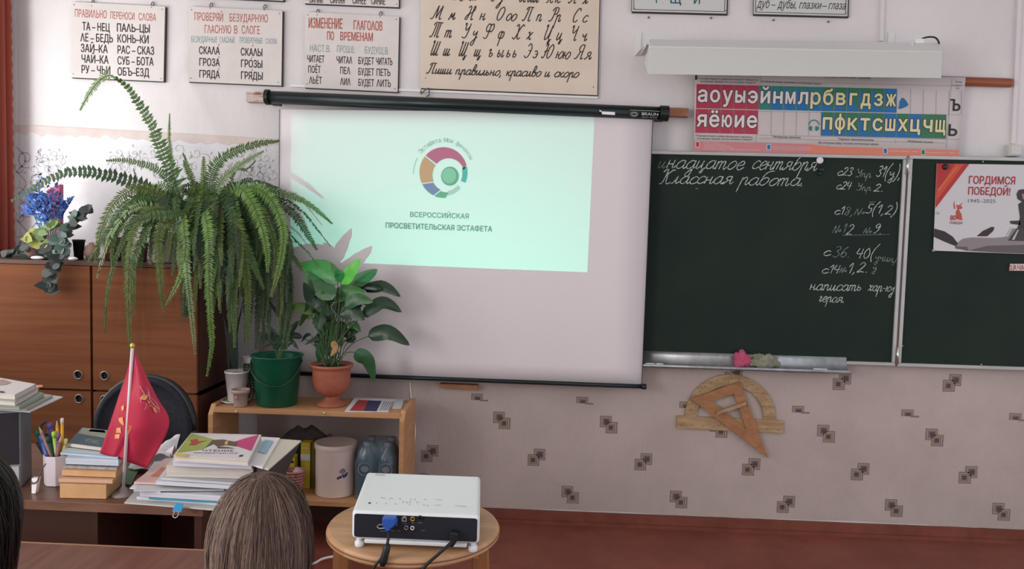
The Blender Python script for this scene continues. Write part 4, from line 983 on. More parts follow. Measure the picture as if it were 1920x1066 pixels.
# ---- bookcase
BF, BB = -.47, -.17
bx0 = W(390, 790, BF).x; bx1 = W(758, 790, BF).x; zt_ = W(570, 773, BF).z+.006; zs = W(650, 942, BF).z
root = thing('low_bookcase', 'low light-brown open bookcase holding flowerpots on its top', 'bookcase', ((bx0+bx1)/2, (BF+BB)/2, 0))
t = .022
g = G(); g.bb((bx0+t, BF+.012, zt_-t), (bx1-t, BB, zt_)); obj('top_board', g, m_bkc, root, bevel=.001)
g = G(); g.bb((bx0+t, BF+.005, zs-t), (bx1-t, BB, zs)); obj('shelf', g, m_bkc, root, bevel=.001)
for x in (bx0, bx1-t):
    g = G(); g.prism([(x, BF, 0), (x, BB, 0), (x, BB, zt_+.012), (x, BF+.035, zt_+.012), (x, BF, zt_-.03)], (t, 0, 0)); obj('side_panel', g, m_bkc, root, bevel=.001)
for px, py in ((443, 771), (608, 774)):
    g = G(); g.smooth = True; g.ball(W(px, py, BF+.011), .006, 10); obj('screw_cover', g, M('screw_cap', '#c9b49c', .3), root)
g = G(); g.bb((bx0+t, BB-.012, .02), (bx1-t, BB-.008, zs-t)); obj('back_sheet', g, m_cabs, root)

# ---- teacher's desk
DF, DB, DZ = -2.0, -1.5, .75
dx0, dx1 = -2.3, -.84
root = thing('teacher_desk', 'dark brown wooden teacher desk covered with papers and books', 'desk', ((dx0+dx1)/2, (DF+DB)/2, 0))
g = G(); g.bb((dx0, DF, DZ-.022), (dx1, DB, DZ)); obj('desktop', g, m_desk, root, bevel=.002)
g = G(); g.bb((dx0, DF-.003, DZ-.022), (dx1, DF, DZ-.001)); obj('edge_strip', g, M('worn_edge', '#7d5743', .5, col2='#5c3d2f', nscale=12, stretch=(.4, 1, 1)), root)
for x in (dx0+.02, -1.18, dx1-.06):
    g = G(); g.bb((x, DF+.08, 0), (x+.02, DB-.04, DZ-.022)); obj('side_panel', g, m_cabs, root)
g = G(); g.bb((-1.18, DB-.08, .25), (dx1-.06, DB-.06, DZ-.022)); obj('back_panel', g, m_cabs, root)
g = G(); g.bb((dx0+.04, DF+.09, .05), (-1.18, DF+.105, DZ-.022)); obj('pedestal_front', g, m_cabs, root)
# ---- student's desk
SZ = .72; SF = W
sy1 = H(200, 1022, SZ).y; 
root = thing('student_desk', 'reddish brown school desk in front of the seated children', 'desk', (-1.0, sy1-.25, 0))
g = G(); g.bb((-1.75, sy1-.43, SZ-.018), (-.60, sy1-.006, SZ)); obj('desktop', g, m_stud, root)
g = G(); g.bb((-1.75, sy1-.006, SZ-.018), (-.60, sy1, SZ+.001)); obj('rim_strip', g, m_rim, root)
for x in (-1.7, -.66):
    for y in (sy1-.06, sy1-.38):
        g = G(); g.smooth = True; g.tube([(x, y, 0), (x, y, SZ-.018)], .013, 10); obj('leg', g, M('desk_steel', '#3f4348', .4, .5), root)
g = G(); g.bb((-1.68, sy1-.07, .45), (-.67, sy1-.05, SZ-.02)); obj('front_panel', g, m_stud, root)
# ---- round-backed office chair
root = thing('office_chair', 'black chair with round padded back behind the teacher desk', 'chair', (-1.455, -1.05, 0))
g = G(); cz = W(277, 800, -1.1).z; rx = .185; rz = W(277, 706, -1.1).z-cz; n = 40
for y_, k in ((-1.10, 1), ):
    c = V((-1.455, -1.09, cz))
    def el(f, dy): return [c+V((rx*f*math.cos(2*math.pi*i/n), dy-.03*math.cos(2*math.pi*i/n)**2, rz*1.0*f*math.sin(2*math.pi*i/n))) for i in range(n)]
    rings = [el(1, .03), el(1.0, .0), el(.97, -.018), el(.90, -.024), el(.88, -.014), el(.6, -.022), el(.3, -.026)]
    vs_ = [p for r_ in rings for p in r_]+[c+V((0, -.028, 0))]
    fs = [(j*n+i, j*n+(i+1) % n, (j+1)*n+(i+1) % n, (j+1)*n+i) for j in range(len(rings)-1) for i in range(n)]
    fs += [((len(rings)-1)*n+i, (len(rings)-1)*n+(i+1) % n, len(vs_)-1) for i in range(n)]+[tuple(range(n))]
    g.smooth = True; g.add(vs_, fs); obj('backrest', g, M('chair_fabric', '#2e2f36', .95, col2='#25262c', nscale=120, spec=.1), root)
g = G(); g.smooth = True; g.tube([c+V((rx*1.0*math.cos(2*math.pi*i/n), .0-.03*math.cos(2*math.pi*i/n)**2, rz*math.sin(2*math.pi*i/n))) for i in range(n+1)], .009, 8); obj('rim_piping', g, m_dark, root)
g = G(); g.smooth = True; g.lathe([(.1, .43), (.21, .44), (.22, .47), (.2, .5), (.05, .51)], (-1.455, -1.1+.22, 0), 28); obj('seat', g, M('chair_fabric', '#2e2f36'), root)
g = G(); g.smooth = True; g.tube([(-1.455, -1.05, cz-.05), (-1.455, -1.03, .5), (-1.455, -.95, .42)], .015, 8); obj('back_support', g, m_dark, root)
g = G(); g.smooth = True; g.tube([(-1.455, -.88, .08), (-1.455, -.88, .43)], .025, 12)
obj('gas_column', g, m_dark, root)
for k in range(5):
    a = 2*math.pi*k/5+.3; g = G(); e = V((-1.455+.26*math.cos(a), -.88+.26*math.sin(a), .055)); g.tube([(-1.455, -.88, .09), e], [.02, .012], 8); g.ball(e-V((0, 0, .028)), .027, 10); obj('leg', g, m_dark, root)

# ---- stool
ZST = .70; scx, scy = -.32, -1.918
root = thing('round_stool', 'round light wooden stool carrying the projector', 'stool', (scx, scy, 0))
g = G(); R_ = .222; g.lathe([(R_-.03, ZST-.026), (R_-.006, ZST-.026), (R_, ZST-.02), (R_, ZST-.008), (R_-.004, ZST-.002), (R_-.010, ZST)], (scx, scy, 0), 72); o = obj('seat', g, m_stool, root)
g = G(); g.smooth = True; g.lathe([(R_+.0006, ZST-.0135), (R_+.0012, ZST-.012), (R_+.0006, ZST-.0105)], (scx, scy, 0), 72, cap=False); obj('edge_groove', g, M('groove_brown', '#7c5236', .6), root)
for k, (px, yy) in enumerate(((645, -1.93), (776, -2.09), (899, -1.90), (0, 0))):
    if k < 3: x = W(px, 1050, yy).x; y = yy
    else: x, y = scx-.0, scy+.17
    g = G(); s_ = .021; d = V((x-scx, y-scy, 0)).normalized()*.03
    a = [V((x+sx*s_, y+sy*s_, ZST-.026)) for sx, sy in ((-1, -1), (1, -1), (1, 1), (-1, 1))]
    g.hexa([V((p.x, p.y, 0))+d for p in a], a); obj('leg', g, m_stoolleg, root, bevel=.003)
for k in range(4):
    pts = []; a0 = [math.pi, -math.pi/2, 0.05, math.pi/2][k]; a1 = [1.5*math.pi, 0, math.pi/2, math.pi][k]
    A = V((scx+.165*math.cos(a0), scy+.165*math.sin(a0), ZST-.05)); B = V((scx+.165*math.cos(a1), scy+.165*math.sin(a1), ZST-.05))
    g = G(); n = 14; nrm = (B-A).cross(V((0, 0, 1))).normalized()*.009; up_ = []; dn = []
    for i in range(n+1):
        t = i/n; p = A.lerp(B, t); arch = math.sin(math.pi*t); up_.append(p+V((0, 0, .024))); dn.append(p+V((0, 0, -.035+.034*arch)))
    for i in range(n): g.hexa([up_[i]+nrm, up_[i+1]+nrm, dn[i+1]+nrm, dn[i]+nrm], [up_[i]-nrm, up_[i+1]-nrm, dn[i+1]-nrm, dn[i]-nrm])
    obj('apron', g, m_stoolleg, root)
for k in range(2):
    g = G(); g.smooth = True; a = (0, math.pi/2)[k]; g.tube([(scx+.165*math.cos(a), scy+.165*math.sin(a), ZST-.42), (scx-.165*math.cos(a), scy-.165*math.sin(a), ZST-.42)], .011, 10); obj('stretcher', g, m_stoolleg, root)

# ---- projector
ZP = .79; foot = ZST
rl, rr_, fr, fl = H(660, 957, ZP), H(900, 967, ZP), H(901, 892, ZP), H(688, 884, ZP)
rl.z = rr_.z = fr.z = fl.z = 0
zb_, zt2 = .722, ZP
root = thing('projector', 'white video projector with black rear panel on the round stool', 'projector', ((rl+rr_+fr+fl)/4)+V((0, 0, ZST)))
g = G(); g.hexa([p+V((0, 0, zb_)) for p in (rl, rr_, fr, fl)], [p+V((0, 0, zt2)) for p in (rl, rr_, fr, fl)])
m_pw = M('projector_white', '#d9dfe1', .35)
obj('casing', g, m_pw, root, bevel=.009, seg=4)
ux = (rr_-rl).normalized(); un = V((0, 0, 1)).cross(ux)*-1
if un.y > 0: un = -un
wd_ = (rr_-rl).length
def rp(u, v, d=0): return rl+ux*u+V((0, 0, zb_+v))+un*d     # point on the rear panel
def rpx(px, py, d=.002): 
    q = PL(px, py, rp(0, 0, d), un); return q
g = G(); hh = zt2-zb_; cs = []
for cx_, cy_, a0 in ((.012, .012, 180), (wd_-.012, .012, 270), (wd_-.012, hh-.012, 0), (.012, hh-.012, 90)):
    for k in range(5): a = math.radians(a0+k*22.5); cs.append((cx_+.006*math.cos(a), cy_+.006*math.sin(a)))
g.prism([rp(u, v, .0) for u, v in cs], un*.0015); obj('rear_panel', g, M('panel_navy', '#161c26', .5), root)
g = G(); g.hexa([rp(.03, 0), rp(wd_-.03, 0), rp(wd_-.03, 0, -.2), rp(.03, 0, -.2)], [rp(.03, -.010), rp(wd_-.03, -.010), rp(wd_-.03, -.010, -.2), rp(.03, -.010, -.2)]); obj('underside', g, m_pw, root, bevel=.003)
for u, d in ((.016, -.012), (wd_-.016, -.012), (wd_/2, -.25)):
    g = G(); g.smooth = True; p = rp(u, 0, d); h_ = p.z-ZST; g.lathe([(.006, 0), (.008, -.004), (.005, -.007), (.011, -.009), (.011, -h_+.002), (.009, -h_)], p, 20); obj('foot', g, m_pw, root)
g = G(); g.smooth = True; fc = (fl+fr)/2; fcc = fc+ux*.0+V((0, 0, .757)); ldir = -un
Rl = ldir.to_track_quat('Z', 'Y').to_matrix(); g.lathe([(.032, -.01), (.032, .012), (.026, .014), (.022, .006), (.001, .004)], fcc, 28, mtx=Rl); obj('lens_ring', g, m_dark, root)
lens_pt = fcc+ldir*.02
# sockets
def socket(name, px, py, r, mt, mt2):
    g = G(); g.smooth = True; q = rpx(px, py, .0015); R = un.to_track_quat('Z', 'Y').to_matrix()
    g.m = 0; g.lathe([(r, 0), (r, .004), (r*.75, .005), (r*.7, .001)], q, 16, mtx=R); g.m = 1; g.lathe([(r*.68, .001), (r*.35, .0015)], q, 14, mtx=R)
    obj(name, g, [mt, mt2], root)
m_gold = M('socket_gold', '#c8a24a', .3, .6); m_sil = M('socket_silver', '#c8c8c8', .3, .7)
socket('yellow_socket', 774, 971.5, .0052, m_gold, m_dark); socket('red_socket', 762, 988, .0052, M('socket_grey', '#8d8588', .4), m_dark); socket('white_socket', 773.5, 988.5, .0048, m_white, m_dark)
socket('round_socket', 788, 970, .006, m_dark, m_dark)
g = G(); g.m = 0; a = rpx(754, 968); g.prism([rpx(753.5, 969), rpx(756, 969), rpx(756, 967), rpx(761, 967), rpx(761, 969), rpx(762.5, 969), rpx(762.5, 977), rpx(753.5, 976.5)], un*.002); g.m = 1; g.prism([rpx(756, 971, .0042), rpx(760.5, 971, .0042), rpx(760.5, 975, .0042), rpx(756, 975, .0042)], un*.0005); obj('square_socket', g, [m_sil, m_dark], root)
g = G(); q = [rpx(x, y, .004) for x, y in ((707, 987), (710, 983), (724, 983), (724, 989), (711, 990), (707, 987))]; g.tube(q, .0012, 6); obj('data_port_rim', g, m_sil, root)
g = G()
for a, b, s_ in ((755, 763, 'USB'), (771, 777, 'VIDEO'), (783, 792, 'S-VIDEO'), (713, 722, 'HDMI'), (734, 740, 'PC IN'), (745, 751, 'RS232'), (790, 796, 'LAN')):
    y = {755: 981.5, 771: 980, 783: 980, 713: 995.5, 734: 995, 745: 995.5, 790: 994.5}[a]; T(g, s_, a, y, b, y+.2, 1.6, 0, proj=lambda x, yy: rpx(x, yy, .0022))
obj('port_lettering', g, M('port_print', '#8c939c', .6), root)
tp = lambda x, y: H(x, y, zt2+.0006)
g = G()
for x, y, w_ in ((708, 937.5, 0), (714, 932, 8), (730, 933, 7), (748, 934, 5)):
    if w_: g.poly([tp(x, y), tp(x+w_, y+.2), tp(x+w_, y+1), tp(x, y+.8)])
for x, y in ((706, 942), (724, 943), (741, 944), (756, 940), (763, 941), (769, 940), (770, 935), (778, 935.5), (797, 935.5), (782, 941), (768, 945), (795, 946), (802, 947)): g.poly([tp(x-.7, y-1.3), tp(x+.7, y-1.3), tp(x+.7, y+1.3), tp(x-.7, y+1.3)])
T(g, 'COMPUTER', 816, 936.5, 829, 937, 1.6, 0, proj=tp); T(g, 'MONITOR', 817, 947, 827, 947.5, 2, 0, proj=tp); T(g, 'CP SERIES', 853, 948, 875, 950, 2, 0, proj=tp)
obj('button_marks', g, M('button_grey', '#8e979b', .6), root)
g = G(); g.poly([tp(691, 941), tp(695.5, 941), tp(695, 943.5), tp(690.5, 943.5)]); obj('indicator_window', g, m_dark, root)
g = G(); g.poly([tp(705, 886.8), tp(722, 887.5), tp(721, 891), tp(704, 890.3)]); obj('top_label_plate', g, M('label_plate', '#b8c2bd', .5), root)
# blue plug with cable, power plug with cable
root = thing('monitor_cable', 'blue monitor plug with black cable at the projector rear', 'cable', rpx(730, 1010, .04))
g = G(); A = rpx(731, 975, .004); 
g.prism([rpx(x, y, .003) for x, y in ((720, 964), (745, 965), (744.5, 976), (741, 982), (736, 984), (734, 990), (726, 990), (724, 983), (719.5, 979))], un*.022); obj('plug', g, M('plug_blue', '#2a55a8', .4), root, bevel=.003)
for px in (721.5, 742.5):
    g = G(); q = rpx(px, 977, .014); g.smooth = True; g.tube([q+V((0, 0, .008)), q-V((0, 0, .01))], .0035, 8); obj('thumb_screw', g, M('plug_blue', '#2a55a8'), root)
g = G(); g.smooth = True
p0 = rpx(730, 990, .012); path = spl([tuple(p0), tuple(rpx(729, 1000, .03)), tuple(rpx(727, 1015, .045)), tuple(rpx(722, 1030, .05)), tuple(rpx(714, 1047, .055)), tuple(rpx(700, 1066, .06)), tuple(rpx(690, 1110, .06)), tuple(rpx(690, 1400, .03)), (-.5, -2.1, .01), (-.55, -2.2, .008)], 6)
g.tube(path, .0034, 8); obj('cord', g, m_dark, root)
g = G(); g.smooth = True; b0, b1 = rpx(725, 1028, .05), rpx(719, 1052, .055); d = (b1-b0).normalized(); g.tube([b0-d*.012, b0-d*.006, b0, b1, b1+d*.01], [.004, .0075, .0085, .0085, .006], 14); obj('ferrite_bead', g, m_dark, root)
root = thing('power_cable', 'black power plug and cable curving left from the projector rear', 'cable', rpx(850, 1010, .04))
g = G(); g.prism([rpx(x, y, .003) for x, y in ((846, 992), (858, 992.5), (861, 996), (859, 1008), (851, 1020), (843, 1018), (846, 1006))], un*.02); obj('plug', g, m_dark, root, bevel=.004)
g = G(); g.smooth = True
g.tube(spl([tuple(rpx(851, 1012, .014)), tuple(rpx(838, 1024, .03)), tuple(rpx(820, 1040, .04)), tuple(rpx(795, 1064, .05)), tuple(rpx(770, 1110, .05)), tuple(rpx(760, 1400, .03)), (-.3, -1.9, .008), (.5, -1.5, .008)], 6), .0037, 8); obj('cord', g, m_dark, root)
# white cable on the floor side and the wall cable
g = G(); g.smooth = True
g.tube(spl([tuple(W(628, 1042, -1.75)), tuple(W(605, 1047, -1.75)), tuple(W(588, 1056, -1.78)), tuple(W(565, 1062, -1.8)), tuple(W(520, 1075, -1.8)), tuple(V((-1.2, -1.7, .3)))], 6), .0035, 8)
tag(obj('white_cable', g, m_white), 'thin white cable between the girl and the stool', 'cable')
g = G(); g.smooth = True
g.tube(spl([tuple(W(768, 716, -.01)), tuple(W(773, 760, -.01)), tuple(W(778, 800, -.012)), tuple(W(777, 825, -.012)), tuple(W(766, 865, -.012)), tuple(W(764, 890, -.012)), tuple(W(766, 950, -.012))], 6), .0042, 8)
tag(obj('wall_cable', g, M('ivory_cable', '#e6dcd4', .5)), 'thin ivory cable hanging on the wall right of the bookcase', 'cable')
g = G(); a = W(824, 719, -.05); b = W(896, 722, -.05); g.hexa([a, b, W(895, 731, -.05), W(824, 727, -.05)], [V((p.x, -.005, p.z)) for p in (a, b, W(895, 731, -.05), W(824, 727, -.05))])
root = thing('wooden_peg_strip', 'short wooden strip with nails fixed to wall below the projection screen', 'strip', ((a.x+b.x)/2, -.02, a.z-.03))
obj('block', g, m_batten, root, bevel=.002)
for px in (840, 858, 884):
    g = G(); q = W(px, 722, -.05); g.tube([q, q+V((0, -.012, .003))], .0018, 6); obj('nail', g, m_nail, root)
g = G(); A = W(600, 703, -.14); 
# projector light: a real lamp at the lens, masked to the frame of its picture
q4 = [W(546, 196.5, SY), W(1114.5, 219, SY), W(1101, 510.5, SY), W(544, 488, SY)]
lt = bpy.data.lights.new('projector_lamp', 'POINT'); lt.shadow_soft_size = .0; lt.energy = 1.0; lt.use_nodes = True
lo_ = bpy.data.objects.new('projector_lamp', lt); COL.objects.link(lo_); lo_.location = lens_pt
nt = lt.node_tree; N = nt.nodes; Lk = nt.links; em = N['Emission']
tc = N.new('ShaderNodeTexCoord'); prev = None
def mth(op, a, b=None):
    n_ = N.new('ShaderNodeMath'); n_.operation = op; n_.use_clamp = False
    for i, v in enumerate((a, b)):
        if v is None: continue
        if isinstance(v, (int, float)): n_.inputs[i].default_value = v
        else: Lk.new(v, n_.inputs[i])
    return n_.outputs[0]
cen = sum(q4, V())/4-lens_pt
for k in range(4):
    nr = (q4[k]-lens_pt).cross(q4[(k+1) % 4]-lens_pt).normalized()
    if nr.dot(cen) < 0: nr = -nr
    dp = N.new('ShaderNodeVectorMath'); dp.operation = 'DOT_PRODUCT'; Lk.new(tc.outputs['Normal'], dp.inputs[0]); dp.inputs[1].default_value = nr
    s_ = mth('GREATER_THAN', dp.outputs['Value'], 0.0)
    prev = s_ if prev is None else mth('MULTIPLY', prev, s_)
PROJ_W = 46.0
Lk.new(mth('MULTIPLY', prev, PROJ_W), em.inputs['Strength'])
em.inputs['Color'].default_value = (.12, 1.0, .66, 1)
# ------------------------------------------------------------------ end of part two
# ------------------------------------------------------------------ plants
f_light = M('fern_light', '#6f9446', .55, col2='#5a7d38', nscale=9, trl=.3)  # frond greens vary; lit and shaded fronds also painted brighter and darker
f_mid = M('fern_mid', '#4c6f35', .55, col2='#3b5b2c', nscale=9, trl=.3)
f_dark = M('fern_dark', '#2f4c2b', .6, col2='#243d24', nscale=9, trl=.25)
f_pale = M('fern_pale', '#9db887', .6, col2='#86a46f', nscale=9, trl=.4)
f_olive = M('fern_olive', '#667b3c', .6, col2='#566a33', nscale=9, trl=.3)
m_stem = M('stem_brown', '#4a4a2c', .6)
def frond(root, pts, hl, mt, dens=.0085, thin=1.0, name='frond'):
    P3 = [W(x, y, Y) for x, y, Y in pts]
    cur = [V(p) for p in spl([tuple(p) for p in P3], 14)]
    L_ = [0]
    for a, b in zip(cur, cur[1:]): L_.append(L_[-1]+(b-a).length)
    tot = L_[-1]; n = int(tot/dens); g = G(); k = 0
    sc_ = scale_at(cur[len(cur)//2]); hl = hl*sc_*1.12; dens = dens*1.12; n = int(tot/dens)
    g.m = 1; g.tube(cur[::5]+[cur[-1]], [.0018]*(len(cur[::5]))+[.0005], 4); g.m = 0
    tw = random.uniform(-.5, .5)
    for i in range(n):
        s = (i+.5)/n*tot
        while k < len(L_)-2 and L_[k+1] < s: k += 1
        t = (s-L_[k])/max(1e-6, L_[k+1]-L_[k]); p = cur[k].lerp(cur[k+1], t); tan = (cur[k+1]-cur[k]).normalized()
        fr_ = s/tot; env = min(1, .35+fr_*4)*(1-fr_)**.45 if fr_ < .97 else .2
        nn = V((tw*.6, -1, .25+tw*.4)).normalized()
        sd = tan.cross(nn)
        if sd.length < .1: sd = tan.cross(V((1, 0, 0)))
        sd.normalize(); nrm = sd.cross(tan).normalized()
        for s2 in (-1, 1):
            if thin < 1 and random.random() > thin: continue
            l = hl*env*random.uniform(.8, 1.12)
            d = (sd*s2+tan*random.uniform(.15, .4)+nrm*random.uniform(-.35, .25)+V((0, 0, -.15))).normalized()
            wv = tan*(dens*.5); q0 = p; 
            g.add([q0-wv*.5, q0+d*l*.45-wv*1.05+nrm*.0008, q0+d*l+tan*.002, q0+d*l*.5+wv*.95-nrm*.0008, q0+wv*.6], [(0, 1, 2, 3, 4)])
    return obj(name, g, [mt, m_stem], root)
def pot(root, c, prof, mt, name='pot', soil=None, n=36):
    g = G(); g.smooth = True; g.lathe(prof, c, n, cap=False); o = obj(name, g, mt, root)
    if soil:
        g = G(); g.lathe([(.001, soil[1]+.004), (soil[0], soil[1])], c, 24, cap=False); obj('soil', g, M('potting_soil', '#2a211c', .9, col2='#3a2e26', nscale=90), root)
    return o
CTZ = CT_
# fern in the pale pot on the cabinet
pc = V((W(308, 480, -.36).x, -.36, CTZ+.001))
rA = thing('boston_fern', 'big arching fern in a pale ribbed pot on the cabinet top', 'plant', pc, 'arching ferns on the cabinet')
pot(rA, pc, [(.001, 0), (.045, 0), (.048, .004), (.062, .12), (.068, .122), (.068, .14), (.064, .14), (.056, .12), (.001, .118)], M('pale_pot', '#b7a9a2', .5), soil=(.058, .12))
FA = [
 ([(340, 400, -.34), (330, 340, -.3), (307, 290, -.28), (285, 235, -.28), (262, 195, -.28), (236, 160, -.3), (215, 146, -.34)], 21, f_mid, .0165, 1),
 ([(217, 146, -.34), (205, 141, -.38), (185, 152, -.4), (166, 178, -.42), (150, 207, -.42)], 11, f_pale, .009, 1),
 ([(330, 390, -.34), (300, 368, -.36), (263, 347, -.38), (213, 330, -.4), (157, 322, -.42), (110, 328, -.42), (68, 350, -.4), (20, 377, -.36)], 17, f_dark, .0195, 1),
 ([(335, 385, -.3), (317, 338, -.3), (290, 315, -.3), (262, 306, -.3), (233, 300, -.3), (199, 301, -.3)], 12, f_mid, .0095, 1),
 ([(340, 390, -.3), (326, 330, -.26), (318, 270, -.24), (318, 212, -.22)], 8, f_pale, .008, 1),
 ([(345, 390, -.28), (362, 345, -.26), (352, 310, -.26), (343, 287, -.26)], 8, f_light, .008, 1),
 ([(350, 395, -.28), (300, 370, -.26), (262, 345, -.24), (250, 315, -.24)], 9, f_pale, .009, 1),
 ([(335, 390, -.36), (270, 352, -.42), (222, 372, -.46), (193, 420, -.49), (178, 492, -.5)], 17, f_olive, .0085, 1),
 ([(335, 390, -.36), (275, 365, -.42), (228, 390, -.47), (200, 440, -.5), (165, 490, -.5)], 15, f_mid, .0085, 1),
 ([(335, 395, -.38), (280, 395, -.45), (248, 440, -.5), (240, 540, -.51), (244, 655, -.51)], 15, f_olive, .009, 1),
 ([(330, 395, -.38), (262, 405, -.45), (222, 470, -.5), (202, 545, -.51), (196, 625, -.51)], 9, f_mid, .009, 1),
 ([(330, 400, -.38), (285, 410, -.45), (262, 460, -.5), (250, 500, -.51), (252, 590, -.51)], 14, f_mid, .009, 1),
 ([(325, 400, -.38), (262, 385, -.45), (218, 420, -.5), (196, 470, -.51), (182, 520, -.51)], 12, f_pale, .009, .8),
 ([(340, 400, -.4), (300, 430, -.47), (299, 500, -.51), (307, 585, -.51)], 14, f_olive, .0085, 1),
 ([(345, 400, -.4), (345, 430, -.48), (348, 465, -.51), (337, 520, -.52), (311, 572, -.52)], 13, f_light, .0095, 1),
 ([(350, 395, -.4), (325, 400, -.46), (268, 410, -.48), (215, 440, -.5), (210, 500, -.51)], 14, f_mid, .0085, 1),
 ([(340, 385, -.3), (290, 385, -.3), (250, 395, -.32), (225, 425, -.36)], 13, f_dark, .0085, 1),
 ([(350, 390, -.3), (310, 350, -.25), (290, 350, -.24), (265, 380, -.24)], 13, f_light, .009, 1),
]
for pts, hl, mt, dn, th in FA: frond(rA, pts, hl, mt, dn, th)
for k in range(16):
    ex = random.uniform(190, 330); ey = random.uniform(440, 520); mx_ = (335+ex)/2
    frond(rA, [(random.uniform(320, 360), 398, -.34), (mx_, random.uniform(360, 385), -.38), (ex+6, (380+ey)/2, -.45), (ex, ey, -.49)], random.uniform(10, 15), random.choice([f_mid, f_olive, f_dark]), .009)
# second fern towards the right end of the cabinet
pc = V((-1.66, -.17, CTZ+.001))
rB = thing('boston_fern', 'large trailing fern at the right end of the cabinet, hanging over the green bucket', 'plant', pc, 'arching ferns on the cabinet')
pot(rB, pc, [(.001, 0), (.07, 0), (.075, .004), (.092, .15), (.1, .152), (.1, .175), (.094, .175), (.085, .15), (.001, .15)], M('brown_pot', '#5a3a30', .5), soil=(.088, .155))
FB = [
 ([(430, 385, -.25), (445, 352, -.32), (468, 372, -.4), (488, 418, -.45), (500, 465, -.47), (502, 510, -.47)], 18, f_light, .0095, 1),
 ([(440, 385, -.25), (472, 352, -.32), (508, 374, -.38), (530, 425, -.42), (527, 485, -.44), (508, 556, -.45)], 17, f_light, .0085, 1),
 ([(410, 390, -.25), (426, 388, -.35), (448, 428, -.42), (472, 488, -.45), (495, 542, -.46)], 16, f_mid, .0085, 1),
 ([(390, 395, -.3), (384, 400, -.42), (391, 447, -.5), (392, 554, -.53), (397, 640, -.53), (388, 705, -.53)], 15, f_light, .0095, 1),
 ([(380, 400, -.3), (355, 440, -.45), (350, 500, -.52), (356, 560, -.53), (366, 664, -.53)], 11, f_pale, .0105, 1),
 ([(430, 375, -.22), (424, 400, -.3), (418, 430, -.36), (407, 463, -.38)], 10, f_light, .0085, 1),
 ([(430, 390, -.3), (445, 420, -.42), (458, 483, -.46), (465, 554, -.47), (463, 648, -.47)], 15, f_olive, .0085, 1),
 ([(440, 380, -.22), (480, 352, -.26), (526, 361, -.3), (575, 380, -.34), (623, 419, -.36)], 12, f_mid, .0085, 1),
 ([(450, 385, -.22), (500, 372, -.26), (544, 395, -.3), (568, 425, -.33), (594, 468, -.34)], 15, f_dark, .0095, 1),
 ([(450, 390, -.22), (520, 370, -.26), (565, 395, -.3), (595, 430, -.33), (620, 462, -.34)], 5, f_dark, .008, .7),
 ([(455, 395, -.22), (510, 405, -.26), (548, 445, -.3), (575, 470, -.32), (597, 500, -.34)], 5, f_mid, .008, .6),
 ([(455, 400, -.22), (505, 410, -.28), (540, 468, -.33), (570, 510, -.36), (585, 545, -.37)], 10, f_mid, .0095, 1),
 ([(440, 395, -.25), (470, 430, -.32), (490, 500, -.36), (494, 580, -.37), (495, 655, -.37)], 10, f_dark, .0085, 1),
 ([(450, 395, -.25), (500, 420, -.32), (526, 500, -.36), (532, 590, -.38), (536, 650, -.38)], 12, f_dark, .0085, 1),
 ([(400, 385, -.25), (392, 345, -.24), (412, 300, -.24), (465, 274, -.24), (524, 264, -.24)], 17, f_mid, .0085, 1),
 ([(405, 385, -.25), (410, 345, -.22), (445, 312, -.2), (495, 283, -.2)], 13, f_pale, .0095, 1),
 ([(385, 390, -.25), (382, 350, -.24), (382, 320, -.24), (382, 293, -.24)], 11, f_light, .0085, 1),
 ([(420, 385, -.22), (440, 350, -.2), (470, 338, -.2), (522, 352, -.22)], 9, f_dark, .0095, .9),
 ([(400, 390, -.25), (372, 362, -.24), (355, 330, -.24), (344, 300, -.24)], 10, f_light, .009, 1),
 ([(420, 390, -.25), (440, 320, -.2), (462, 318, -.2), (480, 300, -.18)], 7, f_mid, .009, .8),
]
for pts, hl, mt, dn, th in FB: frond(rB, pts, hl, mt, dn, th)
for k in range(78):
    t = random.random(); ex = 340+t*200; ey = random.uniform(455, 610) if ex < 430 else random.uniform(470, 665)
    sx_ = 380+t*80; yb_ = -.5 if ex < 450 else -.38
    frond(rB, [(sx_, 392, -.25), (sx_+(ex-sx_)*.5, random.uniform(365, 395), -.3), (ex+random.uniform(-5, 8), (390+ey)/2, yb_+.03), (ex, ey, yb_-random.uniform(0, .04))], random.uniform(10, 16), random.choice([f_mid, f_dark, f_dark, f_olive]), .009)
for k in range(14):
    ex = random.uniform(300, 500); frond(rB, [(400, 395, -.25), ((400+ex)/2, random.uniform(340, 360), -.22), (ex, random.uniform(350, 400), -.24)], 12, random.choice([f_mid, f_light, f_pale, f_dark]), .0095)

